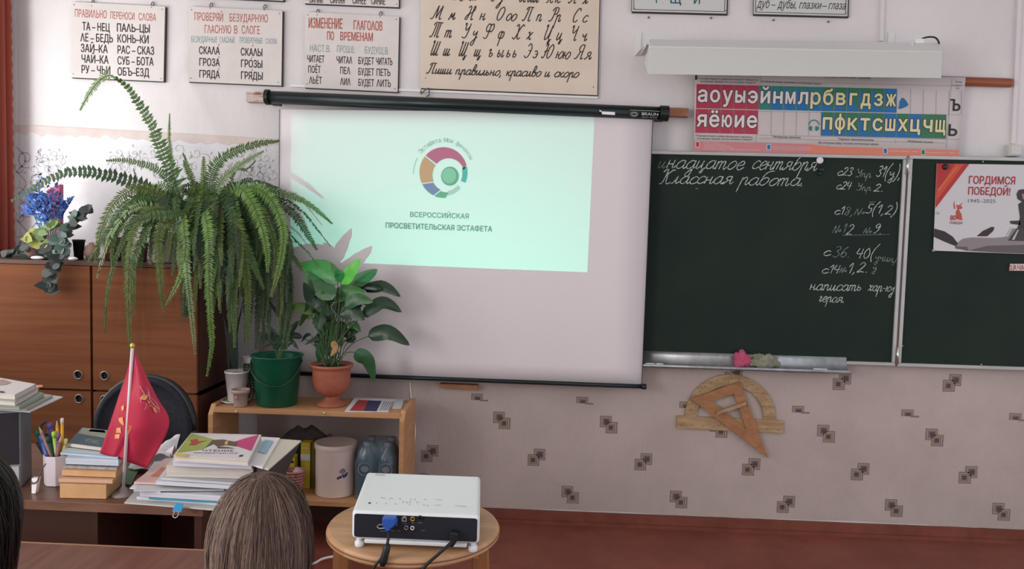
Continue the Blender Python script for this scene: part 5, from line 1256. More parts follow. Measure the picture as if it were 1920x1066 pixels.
def leafblade(root, base, mid, tip, wpx, mt, Yb, Yt, stem=None, name='leaf', cup=.25, stemmt=None, roll=0):
    g = G(); g.smooth = True
    P = [W(base[0], base[1], Yb), W(mid[0], mid[1], (Yb+Yt)/2), W(tip[0], tip[1], Yt)]
    cur = [V(p) for p in spl([tuple(p) for p in P], 6)]; n = len(cur); wd = wpx*scale_at(P[1])/2; vs_ = []
    for i, p in enumerate(cur):
        t = i/(n-1); tan = (cur[min(i+1, n-1)]-cur[max(i-1, 0)]).normalized()
        nn = V((roll, -1, .35)).normalized(); sd = tan.cross(nn).normalized(); nr = sd.cross(tan)
        w_ = wd*(math.sin(math.pi*min(1, t**.8*.97+.03)))**.75*(1-.25*t) if 0 < i < n-1 else .0005
        for q in (-1, -.5, 0, .5, 1): vs_.append(p+sd*w_*q+nr*(w_*cup*abs(q)*-1)+nr*.002*math.sin(i*2.1+q*3))
    fs = [(i*5+j, i*5+j+1, i*5+j+6, i*5+j+5) for i in range(n-1) for j in range(4)]
    g.add(vs_, fs)
    o = obj(name, g, mt, root)
    if stem:
        g = G(); g.smooth = True; a = V(stem); b = cur[0]; md = a.lerp(b, .5)+V((0, 0, .03)); g.tube(spl([tuple(a), tuple(md), tuple(b)], 5), .0022, 6); obj('stem', g, stemmt or M('lily_stem', '#3f5a34', .5), root)
    return o
# peace lily in urn pot
l_dark = M('lily_dark', '#24402a', .35, col2='#1c3322', nscale=12); l_mid = M('lily_mid', '#35603a', .35, col2='#2b5030', nscale=12)
l_bright = M('lily_bright', '#6ea54a', .4, col2='#5b9340', nscale=12, trl=.25); l_light = M('lily_light', '#43773f', .35, col2='#376835', nscale=12); l_olive = M('lily_olive', '#5d7a38', .45, col2='#4f6d33', nscale=12)
pc = V((W(621, 765, -.33).x, -.33, zt_+.001)); 
root = thing('peace_lily', 'broad-leaved peace lily in a terracotta urn pot on the bookcase', 'plant', pc)
terr = M('terracotta', '#a65f4b', .6, col2='#98543f', nscale=14)
zr = W(621, 681, -.33).z-pc.z; k_ = scale_at(pc); 
pot(root, pc, [(.001, 0), (.068, 0), (.066, .008), (.045, .02), (.030, .035), (.028, .045), (.046, .050), (.066, .064), (.080, .088), (.086, .12), (.088, zr-.03), (.088, zr-.018), (.098, zr-.014), (.100, zr-.002), (.096, zr), (.088, zr-.012), (.001, zr-.02)], terr, soil=(.088, zr-.014))
st = pc+V((0, 0, zr-.012))
LV = [((634, 531), (600, 503), (558, 497), 46, l_light), ((640, 532), (656, 508), (676, 484), 30, l_bright), ((648, 536), (682, 520), (708, 505), 30, l_mid),
 ((682, 541), (718, 536), (751, 556), 26, l_dark), ((679, 592), (716, 566), (753, 585), 30, l_dark), ((690, 630), (728, 622), (768, 647), 34, l_dark),
 ((665, 660), (688, 676), (701, 714), 32, l_mid), ((622, 560), (650, 545), (685, 549), 34, l_light), ((592, 584), (560, 576), (524, 587), 24, l_olive),
 ((630, 552), (600, 540), (578, 512), 36, l_mid), ((612, 562), (585, 560), (570, 528), 30, l_dark), ((636, 590), (660, 583), (684, 600), 32, l_dark),
 ((610, 640), (600, 658), (597, 680), 26, l_mid), ((566, 632), (545, 628), (526, 645), 14, l_dark), ((600, 641), (588, 636), (572, 646), 10, l_dark),
 ((582, 627), (574, 628), (566, 640), 8, l_dark), ((640, 530), (636, 515), (628, 508), 22, l_mid), ((616, 585), (600, 570), (604, 545), 26, l_light), ((585, 595), (572, 590), (562, 612), 16, l_olive),
 ((645, 575), (668, 560), (700, 566), 28, l_mid), ((625, 600), (608, 590), (596, 618), 26, l_dark), ((600, 575), (582, 560), (572, 585), 22, l_dark), ((655, 615), (664, 608), (676, 622), 18, l_mid), ((645, 548), (668, 532), (716, 542), 24, l_dark)]
for i, (b, m_, t_, w_, mt) in enumerate(LV):
    dy = [-.02, -.05, .0, .04, -.06][i % 5]; yb = -.33+dy; yt = yb-.05+(.1 if i % 3 == 0 else 0)
    if i in (5, 3, 4): yt = -.36
    leafblade(root, b, m_, t_, w_, mt, yb, yt, st+V((random.uniform(-.04, .04), random.uniform(-.03, .03), 0)), roll=random.uniform(-.3, .3))
leafblade(root, (622, 640), (628, 652), (620, 668), 14, M('dry_leaf', '#a77f52', .7, col2='#7b6a3c', nscale=30), -.40, -.41, st, name='dry_leaf')
for k in range(28):
    x = random.uniform(588, 668); y = random.uniform(550, 645); a = random.uniform(-1, 1)
    leafblade(root, (x, y), (x+a*14, y-8), (x+a*34, y+random.uniform(-8, 16)), random.uniform(18, 28), random.choice([l_dark, l_dark, l_mid]), -.31, -.28, st+V((random.uniform(-.04, .04), 0, 0)), roll=random.uniform(-.4, .4))
# green bucket
bc_ = V((W(517, 762, -.36).x, -.345, zt_+.001)); zr = W(517, 664, -.34).z-bc_.z
root = thing('green_bucket', 'dark green plastic bucket with a leafy plant on the bookcase', 'bucket', bc_)
pot(root, bc_, [(.001, 0), (.088, 0), (.091, .003), (.110, zr-.022), (.113, zr-.02), (.113, zr-.008), (.121, zr-.004), (.121, zr), (.117, zr+.001), (.108, zr-.01), (.095, .05), (.001, .05)], M('bucket_green', '#0f5a40', .35, col2='#0c4f38', nscale=10), soil=(.1, zr-.05), name='body')
g = G(); g.smooth = True
g.tube([bc_+V((.118*math.cos(a), -.118*abs(math.sin(a))*.9-.012*math.sin(a), zr-.02-.105*math.sin(a) + .0*a-.03*math.sin(a)*math.cos(a))) for a in [math.pi*k/20 for k in range(21)]], .0035, 8); obj('handle', g, M('handle_green', '#0a3d2c', .4), root)
for k, (b, m_, t_, w_, mt) in enumerate([((548, 640), (530, 600), (500, 560), 12, f_dark), ((535, 655), (520, 640), (497, 650), 10, f_dark), ((530, 655), (545, 640), (560, 655), 12, l_dark), ((515, 655), (512, 625), (500, 610), 14, l_dark), ((525, 655), (548, 615), (565, 600), 14, l_dark), ((520, 655), (500, 630), (480, 640), 12, l_dark), ((530, 650), (535, 610), (552, 570), 12, l_mid), ((520, 655), (530, 600), (520, 560), 16, l_dark)]):
    leafblade(root, b, m_, t_, w_, mt, -.34, -.35, bc_+V((.0, 0, zr-.05)))
# white pot with dark strap leaves
wc = V((W(440, 748, -.36).x, -.335, zt_+.001)); zr = W(440, 697, -.34).z-wc.z
root = thing('dark_grass_plant', 'tall dark strap-leaved plant in a white pot on the bookcase', 'plant', wc)
pot(root, wc+V((0, 0, .006)), [(.001, 0), (.036, 0), (.039, .004), (.054, zr-.008), (.056, zr-.008), (.056, zr), (.053, zr), (.048, zr-.02), (.001, zr-.02)], M('white_pot', '#dcd8d6', .35), soil=(.05, zr-.015))
pot(root, wc+V((-.006, 0, 0)), [(.001, 0), (.05, 0), (.066, .010), (.064, .012), (.048, .003), (.001, .003)], m_white, name='saucer')
g0 = M('strap_leaf', '#1f2c24', .5)
for k in range(16):
    dx = random.uniform(-22, 22); x0_ = 436+random.uniform(-10, 10); yt = random.uniform(470, 600)
    b = W(x0_, 690, -.34); leafblade(root, (x0_, 692), (x0_+dx*.25, (692+yt)/2), (x0_+dx, yt), 6.5, g0, -.34, -.36+random.uniform(-.03, .06), name='leaf', cup=.1)
# small pots
pk = V((W(452, 762, -.41).x, -.415, zt_+.001))
root = thing('small_pot', 'small greyish pink flowerpot in front of the white pot', 'flowerpot', pk)
pot(root, pk, [(.001, 0), (.029, 0), (.030, .004), (.033, .06), (.041, .063), (.042, .078), (.039, .078), (.034, .06), (.001, .05)], M('pinkish_pot', '#a08880', .5), name='body')
g = G(); g.smooth = True; g.ball(pk+V((-.006, -.036, .045)), .007, 8, (1, .5, 1)); obj('moulded_ornament', g, M('pinkish_pot', '#a08880'), root)
wp = V((W(468, 740, -.26).x, -.25, zt_+.001)); zr = W(468, 668, -.25).z-wp.z
root = thing('trailing_plant_pot', 'white pot with a small trailing plant between grass plant and green bucket', 'plant', wp)
pot(root, wp, [(.001, 0), (.026, 0), (.028, .004), (.040, zr), (.037, zr), (.03, .03), (.001, .03)], M('white_pot', '#dcd8d6', .35), n=24)
for k in range(3):
    x = 462+k*6; frond(root, [(x, 672, -.27), (x-3, 690, -.30), (x+2, 725, -.30), (x-1, 750, -.3)], 5, f_dark, .011, name='trailing_stem')
# flag booklet on the bookcase
g = G(); Z = zt_+.001
bz = lambda x, y, z=0: H(x, y, Z+z)
root = thing('flag_booklet', 'booklet with a white blue and red flag on its cover, on the bookcase', 'booklet', bz(705, 762))
q = [bz(646, 772), bz(728, 772), bz(742, 749), bz(665, 746)]; g.hexa(q, [p+V((0, 0, .004)) for p in q]); obj('booklet_pages', g, m_paper, root)
g = G(); e = .0045
for mt_i, pl in enumerate(([(655, 769), (682, 770), (691, 750), (672, 749)], [(682, 770), (706, 770.5), (716, 751), (691, 750)])):
    g.m = mt_i; g.poly([bz(x, y, e) for x, y in pl])
g.m = 2
for k in range(5): g.poly([bz(711+k*4, 769, e), bz(713+k*4, 769, e), bz(722+k*4, 752, e), bz(720+k*4, 752, e)])
obj('flag_print', g, [M('flag_red', '#a33a3e', .6), M('flag_blue', '#34385c', .6), M('print_grey', '#7d8088', .6)], root)
g = G(); q = [bz(735, 766), bz(752, 766), bz(758, 749), bz(742, 748)]; g.hexa(q, [p+V((0, 0, .003)) for p in q]); tag(obj('white_card', g, m_paper2), 'blank white card beside the flag booklet', 'card')

# ---- left group on the cabinet : blue flowers, ivy, small pots
fb = V((W(92, 486, -.3).x, -.3, CTZ+.001))
root = thing('blue_artificial_flowers', 'bunch of blue artificial flowers standing on the cabinet at far left', 'flowers', fb)
pot(root, fb, [(.001, 0), (.03, 0), (.034, .003), (.044, .09), (.041, .09), (.03, .01), (.001, .01)], M('vase_dark', '#23252c', .4), name='vase')
m_fl = [M('petal_blue', '#2c5cab', .6, col2='#24498e', nscale=30), M('petal_lightblue', '#5b8fd0', .6), M('petal_navy', '#27366f', .6)]
for cx_, cy_, w_, h_, nn, mi in ((65, 375, 22, 26, 90, 0), (80, 400, 20, 34, 90, 0), (93, 390, 18, 40, 90, 2), (105, 385, 14, 40, 60, 2), (58, 398, 18, 8, 40, 0)):
    g = G()
    for q in range(nn):
        x = cx_+random.gauss(0, w_*.42); y = cy_+random.gauss(0, h_*.42); c = W(x, y, -.3+random.uniform(-.04, .04)); a = random.uniform(0, 6.28); l = random.uniform(.018, .034)
        d = V((math.cos(a), random.uniform(-.6, .6), abs(math.sin(a))*1.1-.2)).normalized(); s_ = d.cross(V((0, 1, .3))).normalized()*l*.25
        g.poly([c, c+d*l*.5+s_, c+d*l, c+d*l*.5-s_])
    obj('blossom', g, m_fl[mi], root)
for a_, b_ in (((112, 410), (134, 372)), ((112, 412), (122, 380))):
    g = G()
    A, B = W(*a_, -.3), W(*b_, -.3)
    for q in range(60):
        t = q/60; c = A.lerp(B, t); a = random.uniform(0, 6.28); d = V((math.cos(a)*.8, math.sin(a)*.6, .8)).normalized(); l = .022; s_ = d.cross(V((0, 1, .2))).normalized()*.004
        g.poly([c, c+d*l*.5+s_, c+d*l, c+d*l*.5-s_])
    obj('blossom_spike', g, m_fl[0], root)
for q in range(7):
    g = G(); g.smooth = True; g.tube([fb+V((0, 0, .05)), W(62+q*9, 400, -.3)], .0025, 6); obj('stem', g, M('stem_teal', '#2f8a7c', .5), root)
g = G(); c = W(100, 372, -.24)
vs_ = []
tag_p = [W(88, 355, -.24), W(112, 345, -.24), W(112, 470, -.24), W(84, 470, -.24)]
g.hexa(tag_p, [p+V((0, .03, 0)) for p in tag_p]); tag(obj('pink_gift_box', g, M('pink_card', '#c9618a', .5), bevel=.002), 'bright pink upright box standing behind the blue flowers', 'box')
# creeping ivy-like plant
iv = V((W(60, 486, -.36).x, -.34, CTZ+.001))
root = thing('ivy_plant', 'dark round-leaved creeping plant spreading over the cabinet left end', 'plant', iv)
pot(root, iv, [(.001, 0), (.035, 0), (.037, .003), (.048, .05), (.045, .05), (.04, .04), (.001, .04)], M('brown_pot', '#5a3a30'))
m_iv = [M('ivy_dark', '#27322a', .5, col2='#1c251f', nscale=20), M('ivy_grey', '#4c6159', .5), M('ivy_yellow', '#7d8236', .5), M('ivy_green', '#5d7440', .5)]
vines = [[(92, 470), (60, 462), (30, 470), (5, 478)], [(95, 468), (75, 440), (92, 425), (110, 420)], [(100, 470), (130, 430), (150, 400), (165, 392)], [(100, 472), (120, 445), (135, 410), (140, 400)], [(105, 475), (85, 480), (60, 484), (40, 484)], [(100, 475), (115, 460), (108, 445), (100, 450)], [(110, 478), (95, 500), (85, 530), (98, 545)], [(112, 478), (104, 505), (98, 530), (94, 540)], [(105, 475), (125, 470), (120, 440), (128, 425)], [(100, 470), (70, 455), (50, 445), (62, 435)]]
for vi, vn in enumerate(vines):
    Yv = -.36 if vi not in (6, 7) else -.5
    cur = spl([(x, y) for x, y in vn], 6); g = G(); g.smooth = True
    g.m = 1; g.tube([W(x, y, Yv) for x, y in cur], .0018, 5); g.m = 0; g.smooth = False
    for i in list(range(1, len(cur), 2))+list(range(2, len(cur), 3)):
        x, y = cur[i]; c = W(x+random.uniform(-4, 4), min(y+random.uniform(-4, 4), 482 if vi not in (6, 7) else 999), Yv+random.uniform(-.03, .01)); r_ = random.uniform(.014, .030); a0 = random.uniform(0, 6); nrm = V((random.uniform(-.6, .6), -1, random.uniform(-.2, .9))).normalized()
        e1 = nrm.cross(V((0, 0, 1))).normalized(); e2 = nrm.cross(e1)
        g.poly([c+(e1*math.cos(a0+t)*(1 if k_ != 0 else 1.5)+e2*math.sin(a0+t)*.8)*r_ for k_, t in enumerate([j*math.pi/4 for j in range(8)])])
    obj('vine', g, [m_iv[[0, 3, 0, 1, 0, 1, 0, 0, 1, 2][vi]], m_stem], root)
# pots seen under the fern
for nm, lb, px, r_, h_, mt in (('round_pot', 'round greyish pink pot under the fern, beside the black jar', 172, .035, .075, M('dusty_pink', '#a58577', .6)),
                               ('black_jar', 'black jar on cabinet top between ivy and round pink pot', 148, .026, .095, m_dark),
                               ('dark_red_pot', 'dark red flowerpot under the fern', 212, .045, .11, M('dark_red', '#6a2f2c', .4)),
                               ('purple_pot', 'purple-brown pot directly left of the pale ribbed pot', 266, .027, .09, M('purple_brown', '#7a5358', .45))):
    Yq = -.28 if nm != 'purple_pot' else -.34
    c = V((W(px, 484, Yq).x, Yq, CTZ+.001)); g = G(); g.smooth = True
    if nm == 'round_pot': pr_ = [(.001, 0), (r_*.6, 0), (r_, h_*.4), (r_*.8, h_*.85), (r_*.3, h_), (r_*.28, h_*1.1), (.001, h_*1.1)]
    else: pr_ = [(.001, 0), (r_*.75, 0), (r_, h_*.88), (r_*1.1, h_*.9), (r_*1.1, h_), (r_*.95, h_), (r_*.8, h_*.5), (.001, h_*.5)]
    g.lathe(pr_, c, 28, cap=False); tag(obj(nm, g, mt), lb, 'pot')
for k, (px, w_) in enumerate(((70, .02), (137, .014))):
    c = W(px, 483, -.4); g = G(); g.smooth = True; g.ball(V((c.x, -.4, CTZ+.009)), 1, 14, (w_*1.6, .014, .009)); tag(obj('white_pebble', g, m_white), ('larger white pebble at the cabinet edge, left among the ivy', 'smaller white pebble at the cabinet edge, below the black jar')[k], 'pebble')

# ------------------------------------------------------------------ inside the bookcase
c = V((W(630, 912, -.33).x, -.335, zs+.001)); hb = W(630, 838, -.42).z-c.z
root = thing('white_tub', 'pale cylindrical tub with a printed blue flower on the bookcase shelf', 'tub', c)
g = G(); g.smooth = True; rr0 = .094; g.lathe([(.001, 0), (rr0-.004, 0), (rr0, .004), (rr0, hb-.025), (rr0+.004, hb-.022), (rr0+.004, hb)], c, 48, cap=False); obj('body', g, M('tub_ivory', '#eddfd7', .45), root)
g = G(); g.smooth = True; g.lathe([(rr0+.005, hb-.02), (rr0+.005, hb+.002), (rr0-.004, hb+.003), (rr0-.008, hb-.001), (.001, hb-.001)], c, 48, cap=False); obj('lid', g, M('tub_lid', '#b5a29b', .5), root)
g = G(); g.m = 0
def onc(u, v): a = -math.pi/2+u/rr0; return c+V(((rr0+.001)*math.cos(a), (rr0+.001)*math.sin(a), v))
for k in range(7):
    a = math.radians(40+k*17); u0, v0 = .055, hb*.45; L2 = .03
    g.poly([onc(u0+.004*math.cos(a-.5), v0+.004), onc(u0+L2*.6*math.cos(a-.12), v0+L2*math.sin(a-.12)), onc(u0+L2*.65*math.cos(a), v0+L2*1.08*math.sin(a)), onc(u0+L2*.6*math.cos(a+.12), v0+L2*math.sin(a+.12))])
g.m = 1
for u, v, s_ in ((.035, -.012, .008), (.045, -.008, .009), (.062, -.008, .008), (.07, -.002, .01), (.056, 0, .006), (.076, .006, .006)):
    g.poly([onc(u+s_*math.cos(t)*.9, hb*.45+v+s_*.8*math.sin(t)) for t in [j*math.pi/3 for j in range(6)]])
obj('flower_print', g, [M('print_lilac', '#7b6a80', .6), M('print_navy', '#2f3a5c', .6)], root)
# shrink-wrapped water bottles
c = V((W(706, 925, -.34).x, -.335, zs+.001)); x0_, x1_ = W(667, 880, -.40).x, W(746, 880, -.40).x; hw = W(706, 815, -.28).z-c.z
root = thing('water_pack', 'plastic-wrapped pack of water bottles at the right end of shelf', 'bottles', c)
m_wat = M('bottle_plastic', '#334b57', .15, col2='#2a3f4a', nscale=12, spec=.6); m_cap = M('bottle_cap', '#8f8d94', .4)
rb = (x1_-x0_)/4.1
for i in range(2):
    for j in range(2):
        b = V((x0_+rb*1.03+i*rb*2.03, -.385+j*rb*2.03, zs+.002)); g = G(); g.smooth = True
        g.lathe([(.001, 0), (rb*.9, 0), (rb*.97, .01), (rb*.93, .05), (rb*.97, .06), (rb*.93, .07), (rb*.97, .09), (rb*.97, hw*.62), (rb*.8, hw*.75), (rb*.35, hw*.86), (rb*.3, hw*.92)], b, 24, cap=False); bo = obj('bottle', g, m_wat, root)
        g = G(); g.smooth = True; g.lathe([(rb*.33, hw*.9), (rb*.36, hw*.9), (rb*.36, hw*.97), (.001, hw*.97)], b, 18, cap=False); obj('cap', g, m_cap, bo)
        if j == 0:
            g = G(); g.smooth = True
            for rr2 in (rb*.62, ): g.tube([b+V((rr2*math.cos(t), -rb-.003, hw*.55+rr2*math.sin(t))) for t in [k*math.pi/10 for k in range(21)]], .0016, 6)
            g.smooth = False; g.poly([b+V((rb*.4*math.cos(t), -rb-.002, hw*.55+rb*.3*math.sin(t))) for t in [k*math.pi/5 for k in range(10)]])
            obj('label_emblem', g, M('emblem_pinkgrey', '#9c8f98', .4), bo)
g = G(); g.smooth = True
ring_ = []
cx_, cyy = (x0_+x1_)/2, -.385+rb*1.02; hx, hy = (x1_-x0_)/2+.006, rb*2.05+.004
for z_, f in ((.0, 1), (.08, .99), (.16, 1.01), (hw*.66, 1.0), (hw*.85, .86), (hw*.98, .7), (hw, .3)):
    r_ = []
    for k in range(32):
        a = 2*math.pi*k/32; ca, sa = math.cos(a), math.sin(a); e = 2/5
        r_.append(V((cx_+hx*f*math.copysign(abs(ca)**e, ca)*(1+.02*math.sin(k*3.1+z_*60)), cyy+hy*f*math.copysign(abs(sa)**e, sa), zs+.002+z_)))
    ring_.append(r_)
g.add([p for r_ in ring_ for p in r_], [(j*32+i, j*32+(i+1) % 32, (j+1)*32+(i+1) % 32, (j+1)*32+i) for j in range(len(ring_)-1) for i in range(32)]+[tuple(range((len(ring_)-1)*32, len(ring_)*32))])
mw = bpy.data.materials.new('shrink_wrap'); mw.use_nodes = True; b_ = mw.node_tree.nodes['Principled BSDF']; b_.inputs['Base Color'].default_value = lin('#5f7884'); b_.inputs['Roughness'].default_value = .18; b_.inputs['Alpha'].default_value = .38; b_.inputs['Specular IOR Level'].default_value = .8
obj('shrink_wrap', g, mw, root)
# yellow boxes, jar, pink basket, dark cloth
def ybox(px0, py0, px1, py1, Y, mt, nm, lb, d=.05, extra=None):
    a, b = W(px0, py0, Y), W(px1, py1, Y); g = G(); g.bb((a.x, Y, zs+.001), (b.x, Y+d, a.z)); root = thing(nm, lb, 'box', ((a.x+b.x)/2, Y+d/2, zs+.001))
    obj('carton', g, mt, root, bevel=.001); return root, a, b
m_yel = M('carton_yellow', '#b9a22f', .5)
r_, a, b = ybox(564, 829, 581, 905, -.30, m_yel, 'yellow_carton', 'tall yellow carton behind the pink basket, beside the tub')
g = G(); g.bb((a.x-.0005, -.3015, a.z-.085), (b.x+.0005, -.3, a.z-.055)); g.bb((a.x+.005, -.3015, a.z-.028), (b.x-.005, -.3, a.z-.024)); obj('label_band', g, m_paper2, r_)
r_, a, b = ybox(535, 855, 552, 905, -.33, m_yel, 'yellow_carton', 'small yellow carton just behind the pink basket left side')
g = G(); g.bb((a.x+.004, -.3315, a.z-.03), (b.x-.004, -.33, a.z-.02)); obj('label_band', g, m_dark, r_)
ybox(584, 828, 590, 905, -.30, M('olive_card', '#5b5420', .6), 'olive_folder', 'narrow dark olive folder standing against the tub', .1)
ybox(553, 835, 562, 905, -.28, m_dark, 'black_case', 'narrow black case between the two yellow cartons', .06)
bk = V((W(548, 905, -.40).x, -.385, zs+.001)); root = thing('pink_basket', 'small pink woven plastic basket on the bookcase shelf', 'basket', bk)
g = G(); 
top, bot, hB = .052, .036, .105; nb = 28; rows = 9; m_bsk = M('basket_pink', '#a3716c', .6)
for j in range(rows):
    t = j/(rows-1); r0_ = bot+(top-bot)*t; g.m = 0
    pts = [bk+V(((r0_+.0015*(1 if (k+j) % 2 else -1))*math.cos(2*math.pi*k/nb), (r0_*.8+.0015*(1 if (k+j) % 2 else -1))*math.sin(2*math.pi*k/nb), .004+hB*t)) for k in range(nb+1)]; g.tube(pts, .0042, 5, cap=False)
for k in range(14):
    a = 2*math.pi*k/14; g.tube([bk+V((bot*math.cos(a), bot*.8*math.sin(a), .002)), bk+V((top*math.cos(a), top*.8*math.sin(a), hB+.004))], .0035, 5)
obj('weave', g, m_bsk, root)
g = G(); g.lathe([(.001, .002), (bot, .002)], bk, 20, cap=False); obj('bottom', g, m_bsk, root)
g = G(); g.smooth = True; g.tube([bk+V((top*1.03*math.cos(2*math.pi*k/28), top*.85*math.sin(2*math.pi*k/28), hB+.006)) for k in range(29)], .005, 6); obj('rim', g, m_bsk, root)
g = G(); g.smooth = True; c = bk+V((.02, 0, hB+.002)); g.ball(c, 1, 20, (.026, .024, .016))
for i, v in enumerate(g.v): g.v[i] = c+(v-c)*(1+.35*mnoise.noise(v*60))
tag(obj('crumpled_bag', g, M('clear_bag', '#b7a3a8', .2)), 'crumpled pale plastic bag sticking out of the pink basket', 'bag')
c0 = V((W(565, 812, -.2).x, -.235, 0)); zc = W(575, 822, -.2).z
g = G(); g.smooth = True; hB_ = (W(600, 803, -.215).z-zs)/2; c = V((W(572, 830, -.215).x, -.212, zs+.001+hB_)); g.ball(c, 1, 48, (.16, .034, hB_))
for i, v in enumerate(g.v):
    q = v-c; u = q.x/.16; prof_ = 1+.12*u+.25*mnoise.noise(V((v.x*22, v.y*30, v.z*22))); g.v[i] = c+V((q.x, q.y, q.z*prof_)); g.v[i].z = max(g.v[i].z, zs+.001)
root = thing('dark_cloth_bundle', 'dark brown cloth bundle at the back of the bookcase shelf', 'cloth', (c.x, c.y, zs+.001)); obj('cloth', g, M('cloth_brown', '#4a403f', .95, col2='#3b3333', nscale=30), root)
g = G(); g.smooth = True; cc_ = c+V((.125, -.02, hB_*.72)); g.ball(cc_, 1, 14, (.014, .012, .018)); obj('red_corner', g, M('cloth_red', '#6d3c3c', .95), root)

# ------------------------------------------------------------------ things on the teacher's desk
def slabH(px4, Z, t, dz=(0, 0, 0, 0)):
    a = [H(x, y, Z+d) for (x, y), d in zip(px4, dz)]
    g = G(); g.hexa(a, [p-V((0, 0, t)) for p in a]); return g, a
def sheet(nm, lb, cat, px4, Z, t, mt, group=None, bevel=.0006):
    g, a = slabH(px4, Z, t); return tag(obj(nm, g, mt, bevel=bevel), lb, cat, group)
def bookH(nm, lb, px4, Z, t, cover, spine_right=False, pages=None):
    """book lying flat: cover boards, spine and inset page block"""
    a = [H(x, y, Z) for x, y in px4]; fl_, fr_, br_, bl_ = a; dn = V((0, 0, 1)); c = sum(a, V())/4
    root = thing(nm, lb, 'book', c-dn*t)
    g = G(); g.hexa(a, [p-dn*.0015 for p in a]); g.hexa([p-dn*(t-.0015) for p in a], [p-dn*t for p in a])
    s0, s1 = (bl_, br_); g.hexa([s0, s1, s1-dn*t, s0-dn*t], [p+(fl_-bl_).normalized()*.002 for p in (s0, s1, s1-dn*t, s0-dn*t)])
    obj('cover', g, cover, root)
    ins = [c+(p-c)*.975 for p in a]; g = G(); g.hexa([p-dn*.0016 for p in ins], [p-dn*(t-.0016) for p in ins]); obj('pages', g, pages or m_pages, root)
    return root, a
# loudspeaker
SXF = H(44, 915, DZ); 
root = thing('loudspeaker', 'dark grey desktop loudspeaker with silver lower panel at the left edge', 'speaker', H(10, 900, DZ))
th = .36; Rz = Matrix.Rotation(th, 3, 'Z'); o_ = H(40, 914, DZ)   # front right bottom corner
hS = W(44, 770, o_.y).z-DZ; wS, dS = .135, .105
def spk(u, v, d): return o_+Rz@V((-u, d, 0))+V((0, 0, v))
g = G(); g.hexa([spk(0, .0, 0), spk(wS, 0, 0), spk(wS, 0, dS), spk(0, 0, dS)], [spk(0, hS, 0), spk(wS, hS, 0), spk(wS, hS, dS), spk(0, hS, dS)]); obj('cabinet', g, M('speaker_grey', '#77777a', .4), root, bevel=.004)
g = G(); g.hexa([spk(.004, hS*.31, -.003), spk(wS-.004, hS*.31, -.003), spk(wS-.004, hS-.004, -.003), spk(.004, hS-.004, -.003)], [spk(.004, hS*.31, .0), spk(wS-.004, hS*.31, .0), spk(wS-.004, hS-.004, .0), spk(.004, hS-.004, .0)]); obj('grille', g, M('grille_cloth', '#2a272c', .9, col2='#221f24', nscale=400), root, bevel=.002)
g = G(); g.hexa([spk(.004, .006, -.003), spk(wS-.004, .006, -.003), spk(wS-.004, hS*.29, -.003), spk(.004, hS*.29, -.003)], [spk(.004, .006, 0), spk(wS-.004, .006, 0), spk(wS-.004, hS*.29, 0), spk(.004, hS*.29, 0)]); obj('lower_panel', g, M('silver_panel', '#b9bcc2', .35, .2), root, bevel=.001)
g = G(); g.hexa([spk(0, hS*.297, -.005), spk(wS, hS*.297, -.005), spk(wS, hS*.312, -.005), spk(0, hS*.312, -.005)], [spk(0, hS*.297, 0), spk(wS, hS*.297, 0), spk(wS, hS*.312, 0), spk(0, hS*.312, 0)]); obj('trim_strip', g, M('bright_steel', '#d0d0ce'), root)
g = G(); g.smooth = True; nS = (Rz@V((0, -1, 0))); g.lathe([(.008, 0), (.008, .006), (.006, .008), (.001, .008)], spk(.028, hS*.12, -.003), 18, mtx=nS.to_track_quat('Z', 'Y').to_matrix()); obj('knob', g, M('knob_dark', '#3b3f46', .4), root)
ZS_ = DZ+hS+.0005
sheet('loose_sheet', 'paper sheet sticking out furthest at the bottom of the pile on the loudspeaker', 'paper', [(0, 767), (56, 771), (118, 743), (40, 733)], ZS_+.005, .003, m_paper2)
sheet('grey_folder', 'grey-brown folder above the sticking-out sheet on the loudspeaker', 'folder', [(-5, 763), (50, 766), (99, 740), (30, 730)], ZS_+.012, .006, M('folder_taupe', '#97948c', .7))
sheet('green_notebooks', 'grey-green notebooks in the middle of pile on the loudspeaker', 'notebook', [(-15, 757), (36, 760), (82, 736), (0, 722)], ZS_+.024, .011, M('notebook_green', '#76867c', .7, col2='#a3aca4', nscale=50, stretch=(.1, .1, 6)))
r_, a = bookH('paperback', 'pale paperback directly under the top book on the loudspeaker', [(-20, 748), (28, 752), (73, 727), (-5, 714)], ZS_+.038, .013, M('cover_paleteal', '#93a09b', .5))
r_, a = bookH('picture_book', 'white picture book with red drawing, topmost on the loudspeaker', [(-20, 736), (28, 739), (67, 719), (-8, 706)], ZS_+.052, .0135, M('cover_white', '#c9c3c2', .4))
g = G(); zz = ZS_+.0526
g.poly([H(x, y, zz) for x, y in ((-8, 712), (8, 711), (22, 716), (12, 721), (-8, 722))]); g.m = 1; g.poly([H(x, y, zz) for x, y in ((0, 732), (8, 733), (10, 736), (0, 736))])
obj('cover_drawing', g, [M('drawing_rose', '#b0807c', .5, col2='#6f7a66', nscale=60), m_black], r_)
sheet('orange_strip', 'thin orange paper marker behind the top book on the loudspeaker', 'paper', [(68, 726), (80, 724), (80, 721), (66, 721)], ZS_+.0265, .002, M('orange_paper', '#c28560', .6))
